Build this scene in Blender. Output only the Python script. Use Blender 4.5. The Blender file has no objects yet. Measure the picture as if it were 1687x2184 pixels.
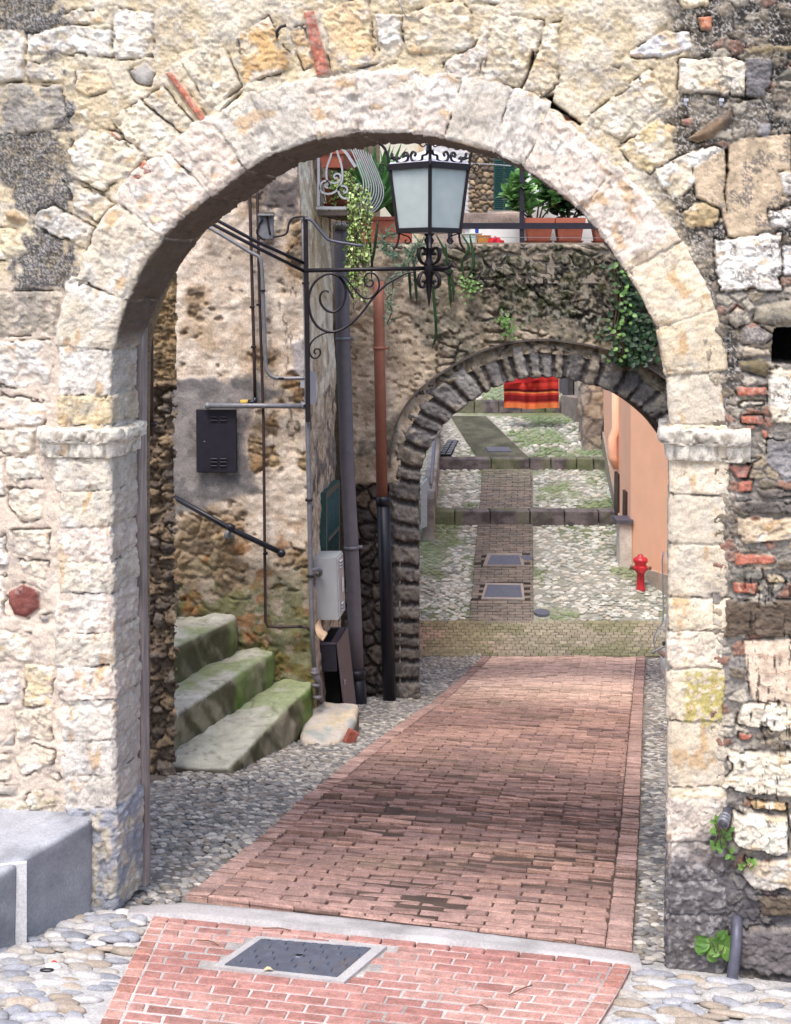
import bpy, bmesh, math, random
import numpy as np
from mathutils import Vector, Matrix

random.seed(7)
RNG = np.random.default_rng(11)
SC = bpy.context.scene
COL = SC.collection
# ---------------------------------------------------------------- camera geometry (a shift lens at the origin, looking along +Y)
F = 2900.0; CX = 843.5; HY = 580.0

def P(px, py, d):
    """point at depth d seen at photo coordinates (px, py)"""
    return np.stack(np.broadcast_arrays((np.asarray(px, float) - CX) / F * d, np.asarray(d, float) + 0 * np.asarray(px, float), (HY - np.asarray(py, float)) / F * d), -1)

# gate frame: u along the wall, v into the passage
ALPHA = math.atan(0.2); CA = math.cos(ALPHA); SA = math.sin(ALPHA)
GP = np.array([(1430 - CX) / F * 6.5, 6.5])            # right jamb corner
GN = SA * GP[0] + CA * GP[1]
def gdepth(px, v=0.0):
    x = (np.asarray(px, float) - CX) / F
    return (GN + v) / (SA * x + CA)
def GW(px, py, v=0.0):
    """point on the gate's plane (offset v into the passage)"""
    return P(px, py, gdepth(px, v))
def gv(X, Y): return SA * X + CA * Y - GN
def gu(X, Y): return CA * (X - GP[0]) - SA * (Y - GP[1])
def GL(u, v, z):
    """gate local -> world (u from the right jamb corner)"""
    return np.stack(np.broadcast_arrays(GP[0] + CA * np.asarray(u, float) + SA * np.asarray(v, float), GP[1] - SA * np.asarray(u, float) + CA * np.asarray(v, float), np.asarray(z, float)), -1)

def sstep(a, b, x):
    t = np.clip((np.asarray(x, float) - a) / (b - a), 0, 1); return t * t * (3 - 2 * t)

# ---------------------------------------------------------------- ground profile
STEP1, STEP2, STEP3 = 26.5, 28.9, 32.2
WK = [-8, 6.5, 16.0, 20.8, 22.2, STEP1, STEP1 + .004, STEP2, STEP2 + .004, STEP3, STEP3 + .004, 36, 44, 80]
ZK = [-0.65, -3.3, -5.04, -5.88, -5.74, -4.80, -4.62, -4.08, -3.94, -3.22, -3.04, -2.2, -0.6, 4]
def wcoord(X, Y):
    X = np.asarray(X, float); Y = np.asarray(Y, float)
    b = sstep(13, 19, Y)
    return (gv(X, Y) + 6.5) * (1 - b) + Y * b
def zg(X, Y):
    return np.interp(wcoord(X, Y), WK, ZK)
def GRD(px, py, dz=0.0):
    """where the ray of a photo point meets the ground"""
    lo, hi = 3.0, 60.0
    ds = np.linspace(lo, hi, 6000)
    q = P(px, py, ds)
    f = q[:, 2] - zg(q[:, 0], q[:, 1]) - dz
    i = int(np.argmax(f < 0))
    return q[i]
def GRDL(pts, dz=0.0): return np.array([GRD(a, b, dz) for a, b in pts])

# ---------------------------------------------------------------- noise
def _h(ix, iy, s):
    h = (ix * 374761393 + iy * 668265263 + s * 974711 + 1013) & 0xffffffff
    h = ((h ^ (h >> 13)) * 1274126177) & 0xffffffff
    return ((h ^ (h >> 16)) & 0xffff) / 65535.0
def vn(x, y, s=0):
    x = np.asarray(x, float); y = np.asarray(y, float)
    ix = np.floor(x).astype(np.int64); iy = np.floor(y).astype(np.int64)
    fx = x - ix; fy = y - iy
    fx = fx * fx * (3 - 2 * fx); fy = fy * fy * (3 - 2 * fy)
    a = _h(ix, iy, s); b = _h(ix + 1, iy, s); c = _h(ix, iy + 1, s); d = _h(ix + 1, iy + 1, s)
    return (a * (1 - fx) + b * fx) * (1 - fy) + (c * (1 - fx) + d * fx) * fy
def fbm(x, y, o=4, s=0, g=0.5):
    t = 0; a = 1; n = 0
    for k in range(o):
        t = t + a * vn(x * 2 ** k + 17.3 * k, y * 2 ** k - 9.1 * k, s + k * 31); n += a; a *= g
    return t / n
def ridge(x, y, o=4, s=0):
    t = 0; a = 1; n = 0
    for k in range(o):
        t = t + a * (1 - np.abs(2 * vn(x * 2 ** k + 7.7 * k, y * 2 ** k, s + k * 17) - 1)); n += a; a *= .5
    return t / n
def voro(x, y, s=0, jit=0.85):
    """F1, F2 and a random id per cell"""
    x = np.asarray(x, float); y = np.asarray(y, float)
    ix = np.floor(x).astype(np.int64); iy = np.floor(y).astype(np.int64)
    f1 = np.full(x.shape, 9.0); f2 = np.full(x.shape, 9.0); cid = np.zeros(x.shape)
    for dx in (-1, 0, 1):
        for dy in (-1, 0, 1):
            a = ix + dx; b = iy + dy
            qx = a + .5 + jit * (_h(a, b, s) - .5); qy = b + .5 + jit * (_h(a, b, s + 5) - .5)
            d = np.hypot(x - qx, y - qy); r = _h(a, b, s + 9)
            nearer = d < f1
            f2 = np.where(nearer, f1, np.minimum(f2, d)); cid = np.where(nearer, r, cid); f1 = np.where(nearer, d, f1)
    return f1, f2, cid
def facet(x, y, s=0):
    """split-stone facets: every cell a little plane of its own slope"""
    x = np.asarray(x, float); y = np.asarray(y, float)
    ix = np.floor(x).astype(np.int64); iy = np.floor(y).astype(np.int64)
    f1 = np.full(x.shape, 9.0); out = np.zeros(x.shape)
    for dx in (-1, 0, 1):
        for dy in (-1, 0, 1):
            a = ix + dx; b = iy + dy
            qx = a + _h(a, b, s); qy = b + _h(a, b, s + 5)
            d = np.hypot(x - qx, y - qy); near = d < f1
            out = np.where(near, (x - qx) * (_h(a, b, s + 9) - .5) * 2 + (y - qy) * (_h(a, b, s + 13) - .35) * 2 + (_h(a, b, s + 17) - .5) * .6, out); f1 = np.where(near, d, f1)
    return out
def psd(px, py, poly):
    """signed distance to a polygon, positive inside"""
    poly = np.asarray(poly, float)
    d = np.full(px.shape, 1e9); ins = np.zeros(px.shape, bool)
    n = len(poly)
    for i in range(n):
        ax, ay = poly[i]; bx, by = poly[(i + 1) % n]
        ex, ey = bx - ax, by - ay
        t = np.clip(((px - ax) * ex + (py - ay) * ey) / (ex * ex + ey * ey + 1e-9), 0, 1)
        d = np.minimum(d, np.hypot(px - ax - t * ex, py - ay - t * ey))
        c = ((ay > py) != (by > py)) & (px < (bx - ax) * (py - ay) / (by - ay + 1e-12) + ax)
        ins ^= c
    return np.where(ins, d, -d)

# ---------------------------------------------------------------- colour
SAT = .84
def S(r, g, b, k=1.0):
    f = lambda c: (c / 255 / 12.92 if c / 255 <= .04045 else ((c / 255 + .055) / 1.055) ** 2.4) * k
    c = np.array([f(r), f(g), f(b)]); l = c @ np.array([.2126, .7152, .0722])
    return l + (c - l) * SAT
def mixc(a, b, t):
    t = np.asarray(t)[..., None]; return a * (1 - t) + b * t

# ---------------------------------------------------------------- materials
MATS = {}
def _new(name):
    m = bpy.data.materials.new(name); m.use_nodes = True
    nt = m.node_tree; nt.nodes.clear()
    o = nt.nodes.new('ShaderNodeOutputMaterial'); b = nt.nodes.new('ShaderNodeBsdfPrincipled')
    nt.links.new(b.outputs[0], o.inputs[0]); MATS[name] = m
    return m, nt, b, o
def _noise(nt, vec, sc, det=6, ro=.6, w=0):
    n = nt.nodes.new('ShaderNodeTexNoise'); n.inputs['Scale'].default_value = sc
    n.inputs['Detail'].default_value = det; n.inputs['Roughness'].default_value = ro
    nt.links.new(vec, n.inputs['Vector']); return n
def _ramp(nt, inp, stops):
    r = nt.nodes.new('ShaderNodeValToRGB'); e = r.color_ramp.elements
    while len(e) < len(stops): e.new(.5)
    for k, (p, c) in enumerate(stops):
        e[k].position = p; e[k].color = (*c, 1) if len(c) == 3 else c
    nt.links.new(inp, r.inputs[0]); return r
def _mul(nt, a, b, f=1.0, mode='MULTIPLY'):
    m = nt.nodes.new('ShaderNodeMix'); m.data_type = 'RGBA'; m.blend_type = mode
    m.inputs[0].default_value = f
    for s, i in ((a, 6), (b, 7)):
        if hasattr(s, 'links'): nt.links.new(s, m.inputs[i])
        else: m.inputs[i].default_value = (*s, 1)
    return m.outputs[2]
def masonry(name, sc=14.0, fine=90.0, var=(.68, 1.22), bump=.5, dist=.012, rough=.92, spec=.25, speck=None, fbump=.35):
    """colour from the mesh's Col attribute, mottled and pitted by procedural noise"""
    m, nt, b, o = _new(name)
    at = nt.nodes.new('ShaderNodeAttribute'); at.attribute_name = 'Col'
    tc = nt.nodes.new('ShaderNodeTexCoord'); v = tc.outputs['Object']
    n1 = _noise(nt, v, sc, 8, .68); n2 = _noise(nt, v, fine, 8, .72)
    lo, hi = var
    r1 = _ramp(nt, n1.outputs[0], [(.3, (lo, lo, lo * .97)), (.7, (hi, hi, hi * .98))])
    c = _mul(nt, at.outputs[0], r1.outputs[0])
    l2 = 1 - (1 - lo) * 1.05; h2 = 1 + (hi - 1) * 1.2
    r2 = _ramp(nt, n2.outputs[0], [(.34, (l2, l2, l2)), (.66, (h2, h2, h2))])
    c = _mul(nt, c, r2.outputs[0])
    if speck:
        n3 = _noise(nt, v, speck[0], 4, .7)
        r3 = _ramp(nt, n3.outputs[0], [(speck[1], (1, 1, 1)), (speck[1] + .05, speck[2])])
        c = _mul(nt, c, r3.outputs[0])
    nt.links.new(c, b.inputs['Base Color'])
    b.inputs['Roughness'].default_value = rough; b.inputs['Specular IOR Level'].default_value = spec
    bm1 = nt.nodes.new('ShaderNodeBump'); bm1.inputs['Strength'].default_value = bump; bm1.inputs['Distance'].default_value = dist
    bm2 = nt.nodes.new('ShaderNodeBump'); bm2.inputs['Strength'].default_value = fbump; bm2.inputs['Distance'].default_value = dist * .35
    nt.links.new(n1.outputs[0], bm1.inputs['Height']); nt.links.new(n2.outputs[0], bm2.inputs['Height'])
    nt.links.new(bm1.outputs[0], bm2.inputs['Normal']); nt.links.new(bm2.outputs[0], b.inputs['Normal'])
    return m
def plain(name, c, rough=.5, metal=0.0, var=.25, sc=25.0, bump=.15, spec=.4, dist=.004, dirt=None):
    """paint, metal, plastic or cloth with a little wear"""
    m, nt, b, o = _new(name)
    tc = nt.nodes.new('ShaderNodeTexCoord'); v = tc.outputs['Object']
    n1 = _noise(nt, v, sc, 7, .65)
    lo, hi = 1 - var, 1 + var
    r1 = _ramp(nt, n1.outputs[0], [(.3, (lo, lo, lo)), (.7, (hi, hi, hi))])
    cc = _mul(nt, tuple(c), r1.outputs[0])
    if dirt is not None:
        n3 = _noise(nt, v, sc * .35, 8, .75)
        r3 = _ramp(nt, n3.outputs[0], [(dirt[1], (0, 0, 0)), (dirt[1] + .12, (1, 1, 1))])
        mm = nt.nodes.new('ShaderNodeMix'); mm.data_type = 'RGBA'
        nt.links.new(r3.outputs[0], mm.inputs[0]); nt.links.new(cc, mm.inputs[6]); mm.inputs[7].default_value = (*dirt[0], 1)
        cc = mm.outputs[2]
    nt.links.new(cc, b.inputs['Base Color'])
    rr = nt.nodes.new('ShaderNodeMapRange'); rr.inputs[3].default_value = max(.05, rough - .12); rr.inputs[4].default_value = min(1, rough + .12)
    nt.links.new(n1.outputs[0], rr.inputs[0]); nt.links.new(rr.outputs[0], b.inputs['Roughness'])
    b.inputs['Metallic'].default_value = metal; b.inputs['Specular IOR Level'].default_value = spec
    bp = nt.nodes.new('ShaderNodeBump'); bp.inputs['Strength'].default_value = bump; bp.inputs['Distance'].default_value = dist
    nt.links.new(n1.outputs[0], bp.inputs['Height']); nt.links.new(bp.outputs[0], b.inputs['Normal'])
    return m
def leafmat(name, c1, c2, rough=.45, trans=.25):
    m, nt, b, o = _new(name)
    at = nt.nodes.new('ShaderNodeAttribute'); at.attribute_name = 'Col'
    tc = nt.nodes.new('ShaderNodeTexCoord')
    n1 = _noise(nt, tc.outputs['Object'], 9, 5, .6)
    r1 = _ramp(nt, n1.outputs[0], [(.3, tuple(c1)), (.7, tuple(c2))])
    c = _mul(nt, r1.outputs[0], at.outputs[0])
    nt.links.new(c, b.inputs['Base Color']); b.inputs['Roughness'].default_value = rough
    tr = nt.nodes.new('ShaderNodeBsdfTranslucent'); nt.links.new(c, tr.inputs[0])
    mx = nt.nodes.new('ShaderNodeMixShader'); mx.inputs[0].default_value = trans
    nt.links.new(b.outputs[0], mx.inputs[1]); nt.links.new(tr.outputs[0], mx.inputs[2]); nt.links.new(mx.outputs[0], o.inputs[0])
    return m

# ---------------------------------------------------------------- objects
def wloc(o):
    v = Vector((0, 0, 0))
    while o is not None: v = v + o.location; o = o.parent
    return np.array(v)
def tag(o, label=None, cat=None, group=None, kind=None):
    if label: o['label'] = label
    if cat: o['category'] = cat
    if group: o['group'] = group
    if kind: o['kind'] = kind
    return o
def empty(name, loc, label=None, cat=None, group=None):
    o = bpy.data.objects.new(name, None); COL.objects.link(o); o.location = Vector(tuple(float(t) for t in loc)); o.empty_display_size = .1
    return tag(o, label, cat, group)
def link(name, V, Fc, mat, parent=None, col=None, smooth=True, origin=None):
    """V (N,3) world coordinates; Fc an (M,k) array or a list of faces"""
    V = np.asarray(V, float)
    if parent is not None: org = wloc(parent)
    else:
        org = np.array([(V[:, 0].min() + V[:, 0].max()) / 2, (V[:, 1].min() + V[:, 1].max()) / 2, V[:, 2].min()]) if origin is None else np.asarray(origin, float)
    me = bpy.data.meshes.new(name)
    V = V - org
    if isinstance(Fc, np.ndarray):
        nf, k = Fc.shape; tot = np.full(nf, k); flat = Fc.ravel()
    else:
        tot = np.array([len(f) for f in Fc]); flat = np.array([i for f in Fc for i in f])
        nf = len(Fc)
    me.vertices.add(len(V)); me.vertices.foreach_set('co', V.astype(np.float32).ravel())
    me.loops.add(len(flat)); me.loops.foreach_set('vertex_index', flat.astype(np.int32))
    me.polygons.add(nf)
    st = np.concatenate([[0], np.cumsum(tot)[:-1]]).astype(np.int32)
    me.polygons.foreach_set('loop_start', st)
    try: me.polygons.foreach_set('loop_total', tot.astype(np.int32))
    except Exception: pass
    me.update(calc_edges=True); me.validate()
    me.polygons.foreach_set('use_smooth', np.full(len(me.polygons), bool(smooth)))
    if col is not None:
        c = np.asarray(col, float)
        if c.ndim == 1: c = np.tile(c, (len(V), 1))
        ca = me.color_attributes.new('Col', 'FLOAT_COLOR', 'POINT')
        if len(me.vertices) == len(c):
            ca.data.foreach_set('color', np.concatenate([c, np.ones((len(c), 1))], 1).astype(np.float32).ravel())
    if isinstance(mat, str): mat = MATS[mat]
    me.materials.append(mat)
    o = bpy.data.objects.new(name, me); COL.objects.link(o)
    if parent is None: o.location = Vector(tuple(org))
    else: o.parent = parent
    return o
def rotm(d):
    """3x3 with its z axis along d"""
    d = np.asarray(d, float); d = d / (np.linalg.norm(d) + 1e-12)
    a = np.array([0, 0, 1.]) if abs(d[2]) < .9 else np.array([1., 0, 0])
    x = np.cross(a, d); x /= np.linalg.norm(x); y = np.cross(d, x)
    return np.stack([x, y, d], 1)
def frames(pts):
    pts = np.asarray(pts, float); n = len(pts)
    T = np.gradient(pts, axis=0); T /= np.linalg.norm(T, axis=1)[:, None] + 1e-12
    X = np.zeros_like(T); x = rotm(T[0])[:, 0]
    for i in range(n):
        x = x - T[i] * np.dot(x, T[i]); x /= np.linalg.norm(x) + 1e-12; X[i] = x
    return T, X, np.cross(T, X)
def spline(pts, n=8):
    """Catmull-Rom through the points"""
    p = np.asarray(pts, float); p = np.concatenate([[2 * p[0] - p[1]], p, [2 * p[-1] - p[-2]]])
    out = []
    for i in range(1, len(p) - 2):
        for t in np.linspace(0, 1, n, endpoint=False):
            a, b, c, d = p[i - 1:i + 3]
            out.append(.5 * (2 * b + (c - a) * t + (2 * a - 5 * b + 4 * c - d) * t * t + (3 * b - a - 3 * c + d) * t ** 3))
    out.append(p[-2]); return np.array(out)
class MB:
    def __init__(s): s.v = []; s.f = []; s.c = []; s.n = 0
    def add(s, V, Fc, col=(1, 1, 1)):
        V = np.asarray(V, float).reshape(-1, 3); s.v.append(V)
        c = np.asarray(col, float); s.c.append(np.tile(c, (len(V), 1)) if c.ndim == 1 else c)
        s.f.extend([[i + s.n for i in f] for f in Fc]); s.n += len(V); return s
    def box(s, c, size, R=None, col=(1, 1, 1), bev=0.0):
        hx, hy, hz = [t / 2 for t in size]; R = np.eye(3) if R is None else np.asarray(R)
        if bev <= 0:
            V = np.array([[x, y, z] for z in (-hz, hz) for y in (-hy, hy) for x in (-hx, hx)])
            Fc = [[0, 2, 3, 1], [4, 5, 7, 6], [0, 1, 5, 4], [2, 6, 7, 3], [0, 4, 6, 2], [1, 3, 7, 5]]
        else:
            b = min(bev, hx * .8, hy * .8, hz * .8)
            bm = bmesh.new(); bmesh.ops.create_cube(bm, size=1)
            for v in bm.verts: v.co = Vector((v.co.x * hx * 2, v.co.y * hy * 2, v.co.z * hz * 2))
            bmesh.ops.bevel(bm, geom=list(bm.edges), offset=b, segments=2, affect='EDGES', profile=.5)
            bm.verts.index_update()
            V = np.array([v.co[:] for v in bm.verts]); Fc = [[v.index for v in f.verts] for f in bm.faces]; bm.free()
        return s.add(V @ R.T + np.asarray(c, float), Fc, col)
    def tube(s, pts, r, seg=8, col=(1, 1, 1), cap=True):
        pts = np.asarray(pts, float); n = len(pts); T, X, Y = frames(pts)
        r = np.broadcast_to(np.asarray(r, float), (n,))
        a = np.linspace(0, 2 * np.pi, seg, endpoint=False)
        V = pts[:, None, :] + r[:, None, None] * (np.cos(a)[None, :, None] * X[:, None, :] + np.sin(a)[None, :, None] * Y[:, None, :])
        Fc = [[i * seg + j, i * seg + (j + 1) % seg, (i + 1) * seg + (j + 1) % seg, (i + 1) * seg + j] for i in range(n - 1) for j in range(seg)]
        if cap: Fc += [list(range(seg))[::-1], [(n - 1) * seg + j for j in range(seg)]]
        return s.add(V.reshape(-1, 3), Fc, col)
    def bar(s, pts, w, t, side, col=(1, 1, 1)):
        """flat bar swept along pts; `side` is the direction of its width w"""
        pts = np.asarray(pts, float); n = len(pts); side = np.asarray(side, float); side = side / np.linalg.norm(side)
        T = np.gradient(pts, axis=0); T /= np.linalg.norm(T, axis=1)[:, None] + 1e-12
        N = np.cross(T, side); N /= np.linalg.norm(N, axis=1)[:, None] + 1e-12
        w = np.broadcast_to(np.asarray(w, float), (n,))[:, None]; t = np.broadcast_to(np.asarray(t, float), (n,))[:, None]
        V = np.stack([pts + side * w / 2 + N * t / 2, pts - side * w / 2 + N * t / 2, pts - side * w / 2 - N * t / 2, pts + side * w / 2 - N * t / 2], 1)
        Fc = [[i * 4 + j, i * 4 + (j + 1) % 4, (i + 1) * 4 + (j + 1) % 4, (i + 1) * 4 + j] for i in range(n - 1) for j in range(4)]
        Fc += [[3, 2, 1, 0], [(n - 1) * 4 + j for j in range(4)]]
        return s.add(V.reshape(-1, 3), Fc, col)
    def lathe(s, prof, c, seg=16, R=None, col=(1, 1, 1), sq=False):
        """prof: (radius, height) from bottom to top"""
        a = np.linspace(0, 2 * np.pi, seg, endpoint=False)
        p = np.asarray(prof, float)
        V = np.stack([p[:, 0, None] * np.cos(a), p[:, 0, None] * np.sin(a), p[:, 1, None] + 0 * a], -1)
        R = np.eye(3) if R is None else np.asarray(R); n = len(p)
        Fc = [[i * seg + j, i * seg + (j + 1) % seg, (i + 1) * seg + (j + 1) % seg, (i + 1) * seg + j] for i in range(n - 1) for j in range(seg)]
        Fc += [list(range(seg))[::-1], [(n - 1) * seg + j for j in range(seg)]]
        return s.add(V.reshape(-1, 3) @ R.T + np.asarray(c, float), Fc, col)
    def sphere(s, c, r, seg=10, rings=6, R=None, col=(1, 1, 1)):
        r = np.broadcast_to(np.asarray(r, float), (3,)); V = [[0, 0, -1]]
        for i in range(1, rings):
            th = -math.pi / 2 + math.pi * i / rings
            V += [[math.cos(th) * math.cos(2 * math.pi * j / seg), math.cos(th) * math.sin(2 * math.pi * j / seg), math.sin(th)] for j in range(seg)]
        V.append([0, 0, 1]); V = np.array(V) * r; R = np.eye(3) if R is None else np.asarray(R)
        Fc = [[0, 1 + (j + 1) % seg, 1 + j] for j in range(seg)]
        for i in range(rings - 2):
            a = 1 + i * seg
            Fc += [[a + j, a + (j + 1) % seg, a + seg + (j + 1) % seg, a + seg + j] for j in range(seg)]
        a = 1 + (rings - 2) * seg; t = len(V) - 1
        Fc += [[a + j, a + (j + 1) % seg, t] for j in range(seg)]
        return s.add(V @ R.T + np.asarray(c, float), Fc, col)
    def prism(s, poly, off, col=(1, 1, 1)):
        """closed polygon (world points) extruded by the vector off"""
        p = np.asarray(poly, float); n = len(p); V = np.concatenate([p, p + np.asarray(off, float)])
        Fc = [list(range(n))[::-1], list(range(n, 2 * n))] + [[i, (i + 1) % n, n + (i + 1) % n, n + i] for i in range(n)]
        return s.add(V, Fc, col)
    def leaf(s, c, d, nrm, L, W, fold=.15, curl=.0, col=(1, 1, 1), shape=(0, .55, 1, .75, 0)):
        """a leaf blade: base at c, direction d, facing nrm"""
        d = np.asarray(d, float); d = d / (np.linalg.norm(d) + 1e-9)
        nrm = np.asarray(nrm, float); sd = np.cross(d, nrm); sd /= np.linalg.norm(sd) + 1e-9; up = np.cross(sd, d)
        k = len(shape); V = []; Fc = []
        for i, w in enumerate(shape):
            t = i / (k - 1); base = np.asarray(c, float) + d * L * t + up * (-curl * L * t * t)
            V += [base - sd * W / 2 * w + up * fold * W * w, base, base + sd * W / 2 * w + up * fold * W * w]
        for i in range(k - 1):
            a = i * 3; Fc += [[a, a + 1, a + 4, a + 3], [a + 1, a + 2, a + 5, a + 4]]
        return s.add(V, Fc, col)
    def build(s, name, mat, parent=None, smooth=False, col=True, origin=None):
        V = np.concatenate(s.v); C = np.concatenate(s.c)
        return link(name, V, s.f, mat, parent, C if col else None, smooth, origin)
def shade_auto(o, ang=40):
    """smooth faces with creases left sharp"""
    me = o.data; bm = bmesh.new(); bm.from_mesh(me); a = math.radians(ang)
    for e in bm.edges:
        e.smooth = len(e.link_faces) == 2 and e.calc_face_angle(0) < a
    for f in bm.faces: f.smooth = True
    bm.to_mesh(me); bm.free(); return o
def rough_block(name, poly, z0, z1, mat, parent=None, bev=.03, res=.05, amp=.012, nsc=6.0, colf=None, seed=0, seg=2, side=None, label=None):
    """a worn stone block: a plan polygon raised from z0 to z1 (numbers or lists per corner), bevelled, subdivided and roughened"""
    poly = np.asarray(poly, float); n = len(poly)
    z0 = np.broadcast_to(np.asarray(z0, float), (n,)); z1 = np.broadcast_to(np.asarray(z1, float), (n,))
    bm = bmesh.new()
    lo = [bm.verts.new((poly[i][0], poly[i][1], z0[i])) for i in range(n)]; hi = [bm.verts.new((poly[i][0], poly[i][1], z1[i])) for i in range(n)]
    bm.faces.new(lo[::-1]); bm.faces.new(hi)
    for i in range(n): bm.faces.new((lo[i], lo[(i + 1) % n], hi[(i + 1) % n], hi[i]))
    bmesh.ops.recalc_face_normals(bm, faces=bm.faces[:])
    if bev > 0: bmesh.ops.bevel(bm, geom=bm.edges[:], offset=bev, segments=seg, affect='EDGES', profile=.6)
    bmesh.ops.triangulate(bm, faces=[f for f in bm.faces if len(f.verts) > 4])
    for _ in range(7):
        ed = [e for e in bm.edges if e.calc_length() > res]
        if not ed: break
        bmesh.ops.subdivide_edges(bm, edges=ed, cuts=1, use_grid_fill=False)
        bmesh.ops.triangulate(bm, faces=[f for f in bm.faces if len(f.verts) > 4])
    bm.normal_update(); bm.verts.index_update()
    V = np.array([v.co[:] for v in bm.verts]); N = np.array([v.normal[:] for v in bm.verts])
    Fc = [[v.index for v in f.verts] for f in bm.faces]; bm.free()
    q = V * nsc
    nz = (fbm(q[:, 0] + .7 * q[:, 2], q[:, 1] - .6 * q[:, 2], 4, seed) + fbm(q[:, 0] * 1.1 - q[:, 2], q[:, 2] + .5 * q[:, 1], 4, seed + 3) - 1.0) * 2
    V = V + N * (nz * amp)[:, None]
    C = colf(V, N) if colf else np.tile(np.array([.4, .38, .34]), (len(V), 1))
    return link(name, V, Fc, mat, parent, C, True)
def heightfield(name, x0, x1, y0, y1, step, mapf, fn, mat, parent=None, smooth=True, stepy=None):
    """a relief sheet: fn(px,py) -> height, colour, keep ; mapf(px,py,h) -> world"""
    xs = np.arange(x0, x1 + step * .5, step); ys = np.arange(y0, y1 + step * .5, stepy or step)
    px, py = np.meshgrid(xs, ys)
    h, c, keep = fn(px, py)
    V = mapf(px, py, h); ny, nx = px.shape
    idx = np.arange(ny * nx).reshape(ny, nx)
    k = keep[:-1, :-1] & keep[1:, :-1] & keep[1:, 1:] & keep[:-1, 1:]
    Fq = np.stack([idx[:-1, :-1][k], idx[1:, :-1][k], idx[1:, 1:][k], idx[:-1, 1:][k]], 1)
    used = np.unique(Fq); re = np.full(ny * nx, -1); re[used] = np.arange(len(used))
    return link(name, V.reshape(-1, 3)[used], re[Fq], mat, parent, c.reshape(-1, 3)[used], smooth)
def ring(pairs, mapf, joints, face_step, along, th, depth_n, fn, name, mat, parent, rnd=5, pxm=415.0, R=.035):
    """dressed stones round an opening: pairs of (inner, outer) photo points from left base over the crown to the right base.
    cross section: outer edge -> front face -> rounded arris -> reveal.  fn(s, w, q, nearest joint distance, block id) -> height, colour"""
    I = np.array([p[0] for p in pairs], float); O = np.array([p[1] for p in pairs], float)
    mid = (I + O) / 2; seg = np.concatenate([[0], np.cumsum(np.linalg.norm(np.diff(mid, axis=0), axis=1))])
    tt = np.arange(0, seg[-1], along)
    # smooth the polyline a little
    def samp(A): return np.stack([np.interp(tt, seg, A[:, 0]), np.interp(tt, seg, A[:, 1])], 1)
    Is, Os = samp(I), samp(O)
    k = max(1, int(40 / along)); ker = np.hanning(2 * k + 1); ker /= ker.sum()
    def sm(A):
        B = np.pad(A, ((k, k), (0, 0)), mode='edge'); return np.stack([np.convolve(B[:, j], ker, 'valid') for j in (0, 1)], 1)
    # straight jambs stay straight except near the spring
    Is, Os = sm(Is), sm(Os)
    ms = (Is + Os) / 2
    js = sorted([float(tt[np.argmin(np.hypot(ms[:, 0] - a, ms[:, 1] - b))]) for a, b in joints])
    js = np.array([-60.] + js + [seg[-1] + 60.])
    nf = max(4, int(np.linalg.norm(I[0] - O[0]) / face_step))
    ws = np.concatenate([np.linspace(0, 1, nf), 1 + np.linspace(0, 1, rnd + 1)[1:], 2 + np.linspace(0, 1, depth_n + 1)[1:]])
    s2, w2 = np.meshgrid(tt, ws, indexing='ij')
    # wobbling joints
    wob = (fbm(w2 * 3.1, s2 / 60., 3, 5) - .5) * 9
    sj = s2 + wob
    b = np.searchsorted(js, sj) - 1; b = np.clip(b, 0, len(js) - 2)
    jd = np.minimum(sj - js[b], js[b + 1] - sj); jw = js[b + 1] - js[b]
    h, c, outw = fn(s2, w2, np.clip(jd, 0, None), b, Is[:, None, :] + 0 * w2[..., None], jw)
    Ip, Op = Is[:, None, :], Os[:, None, :]
    Op = Op + (Op - Ip) * outw[..., None]
    thv = np.interp(tt, seg, th)[:, None] if np.ndim(th) else np.full((len(tt), 1), th)
    face = np.clip(w2, 0, 1); arc = np.clip(w2 - 1, 0, 1) * math.pi / 2; dep = np.clip(w2 - 2, 0, 1)
    Q = Op + (Ip - Op) * face[..., None]
    Ldir = (Ip - Op); Lpx = np.linalg.norm(Ldir, axis=-1, keepdims=True)
    Rpx = R * pxm
    Q = Q - Ldir / Lpx * Rpx * np.clip(1 - np.sin(arc), 0, 1)[..., None] * (w2 >= .999)[..., None] - Ldir / Lpx * Rpx * np.where(w2 < .999, face, 0)[..., None]
    v = np.where(w2 <= 1, 0, R * (1 - np.cos(arc))) + dep * (thv - R)
    # displacement: outwards (towards the camera) on the face, into the opening on the reveal
    out = np.cos(arc) * h; inn = np.sin(arc) * h
    inn = np.where(w2 > 2, h, inn); out = np.where(w2 > 2, 0, out)
    V = mapf(Q[..., 0] + (Ldir / Lpx)[..., 0] * inn * pxm, Q[..., 1] + (Ldir / Lpx)[..., 1] * inn * pxm, 0 * v)
    V = mapf.deep(V, v - out)
    ns, nw = s2.shape; idx = np.arange(ns * nw).reshape(ns, nw)
    Fq = np.stack([idx[:-1, :-1].ravel(), idx[:-1, 1:].ravel(), idx[1:, 1:].ravel(), idx[1:, :-1].ravel()], 1)
    return link(name, V.reshape(-1, 3), Fq, mat, parent, c.reshape(-1, 3), True), Is, Os
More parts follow.
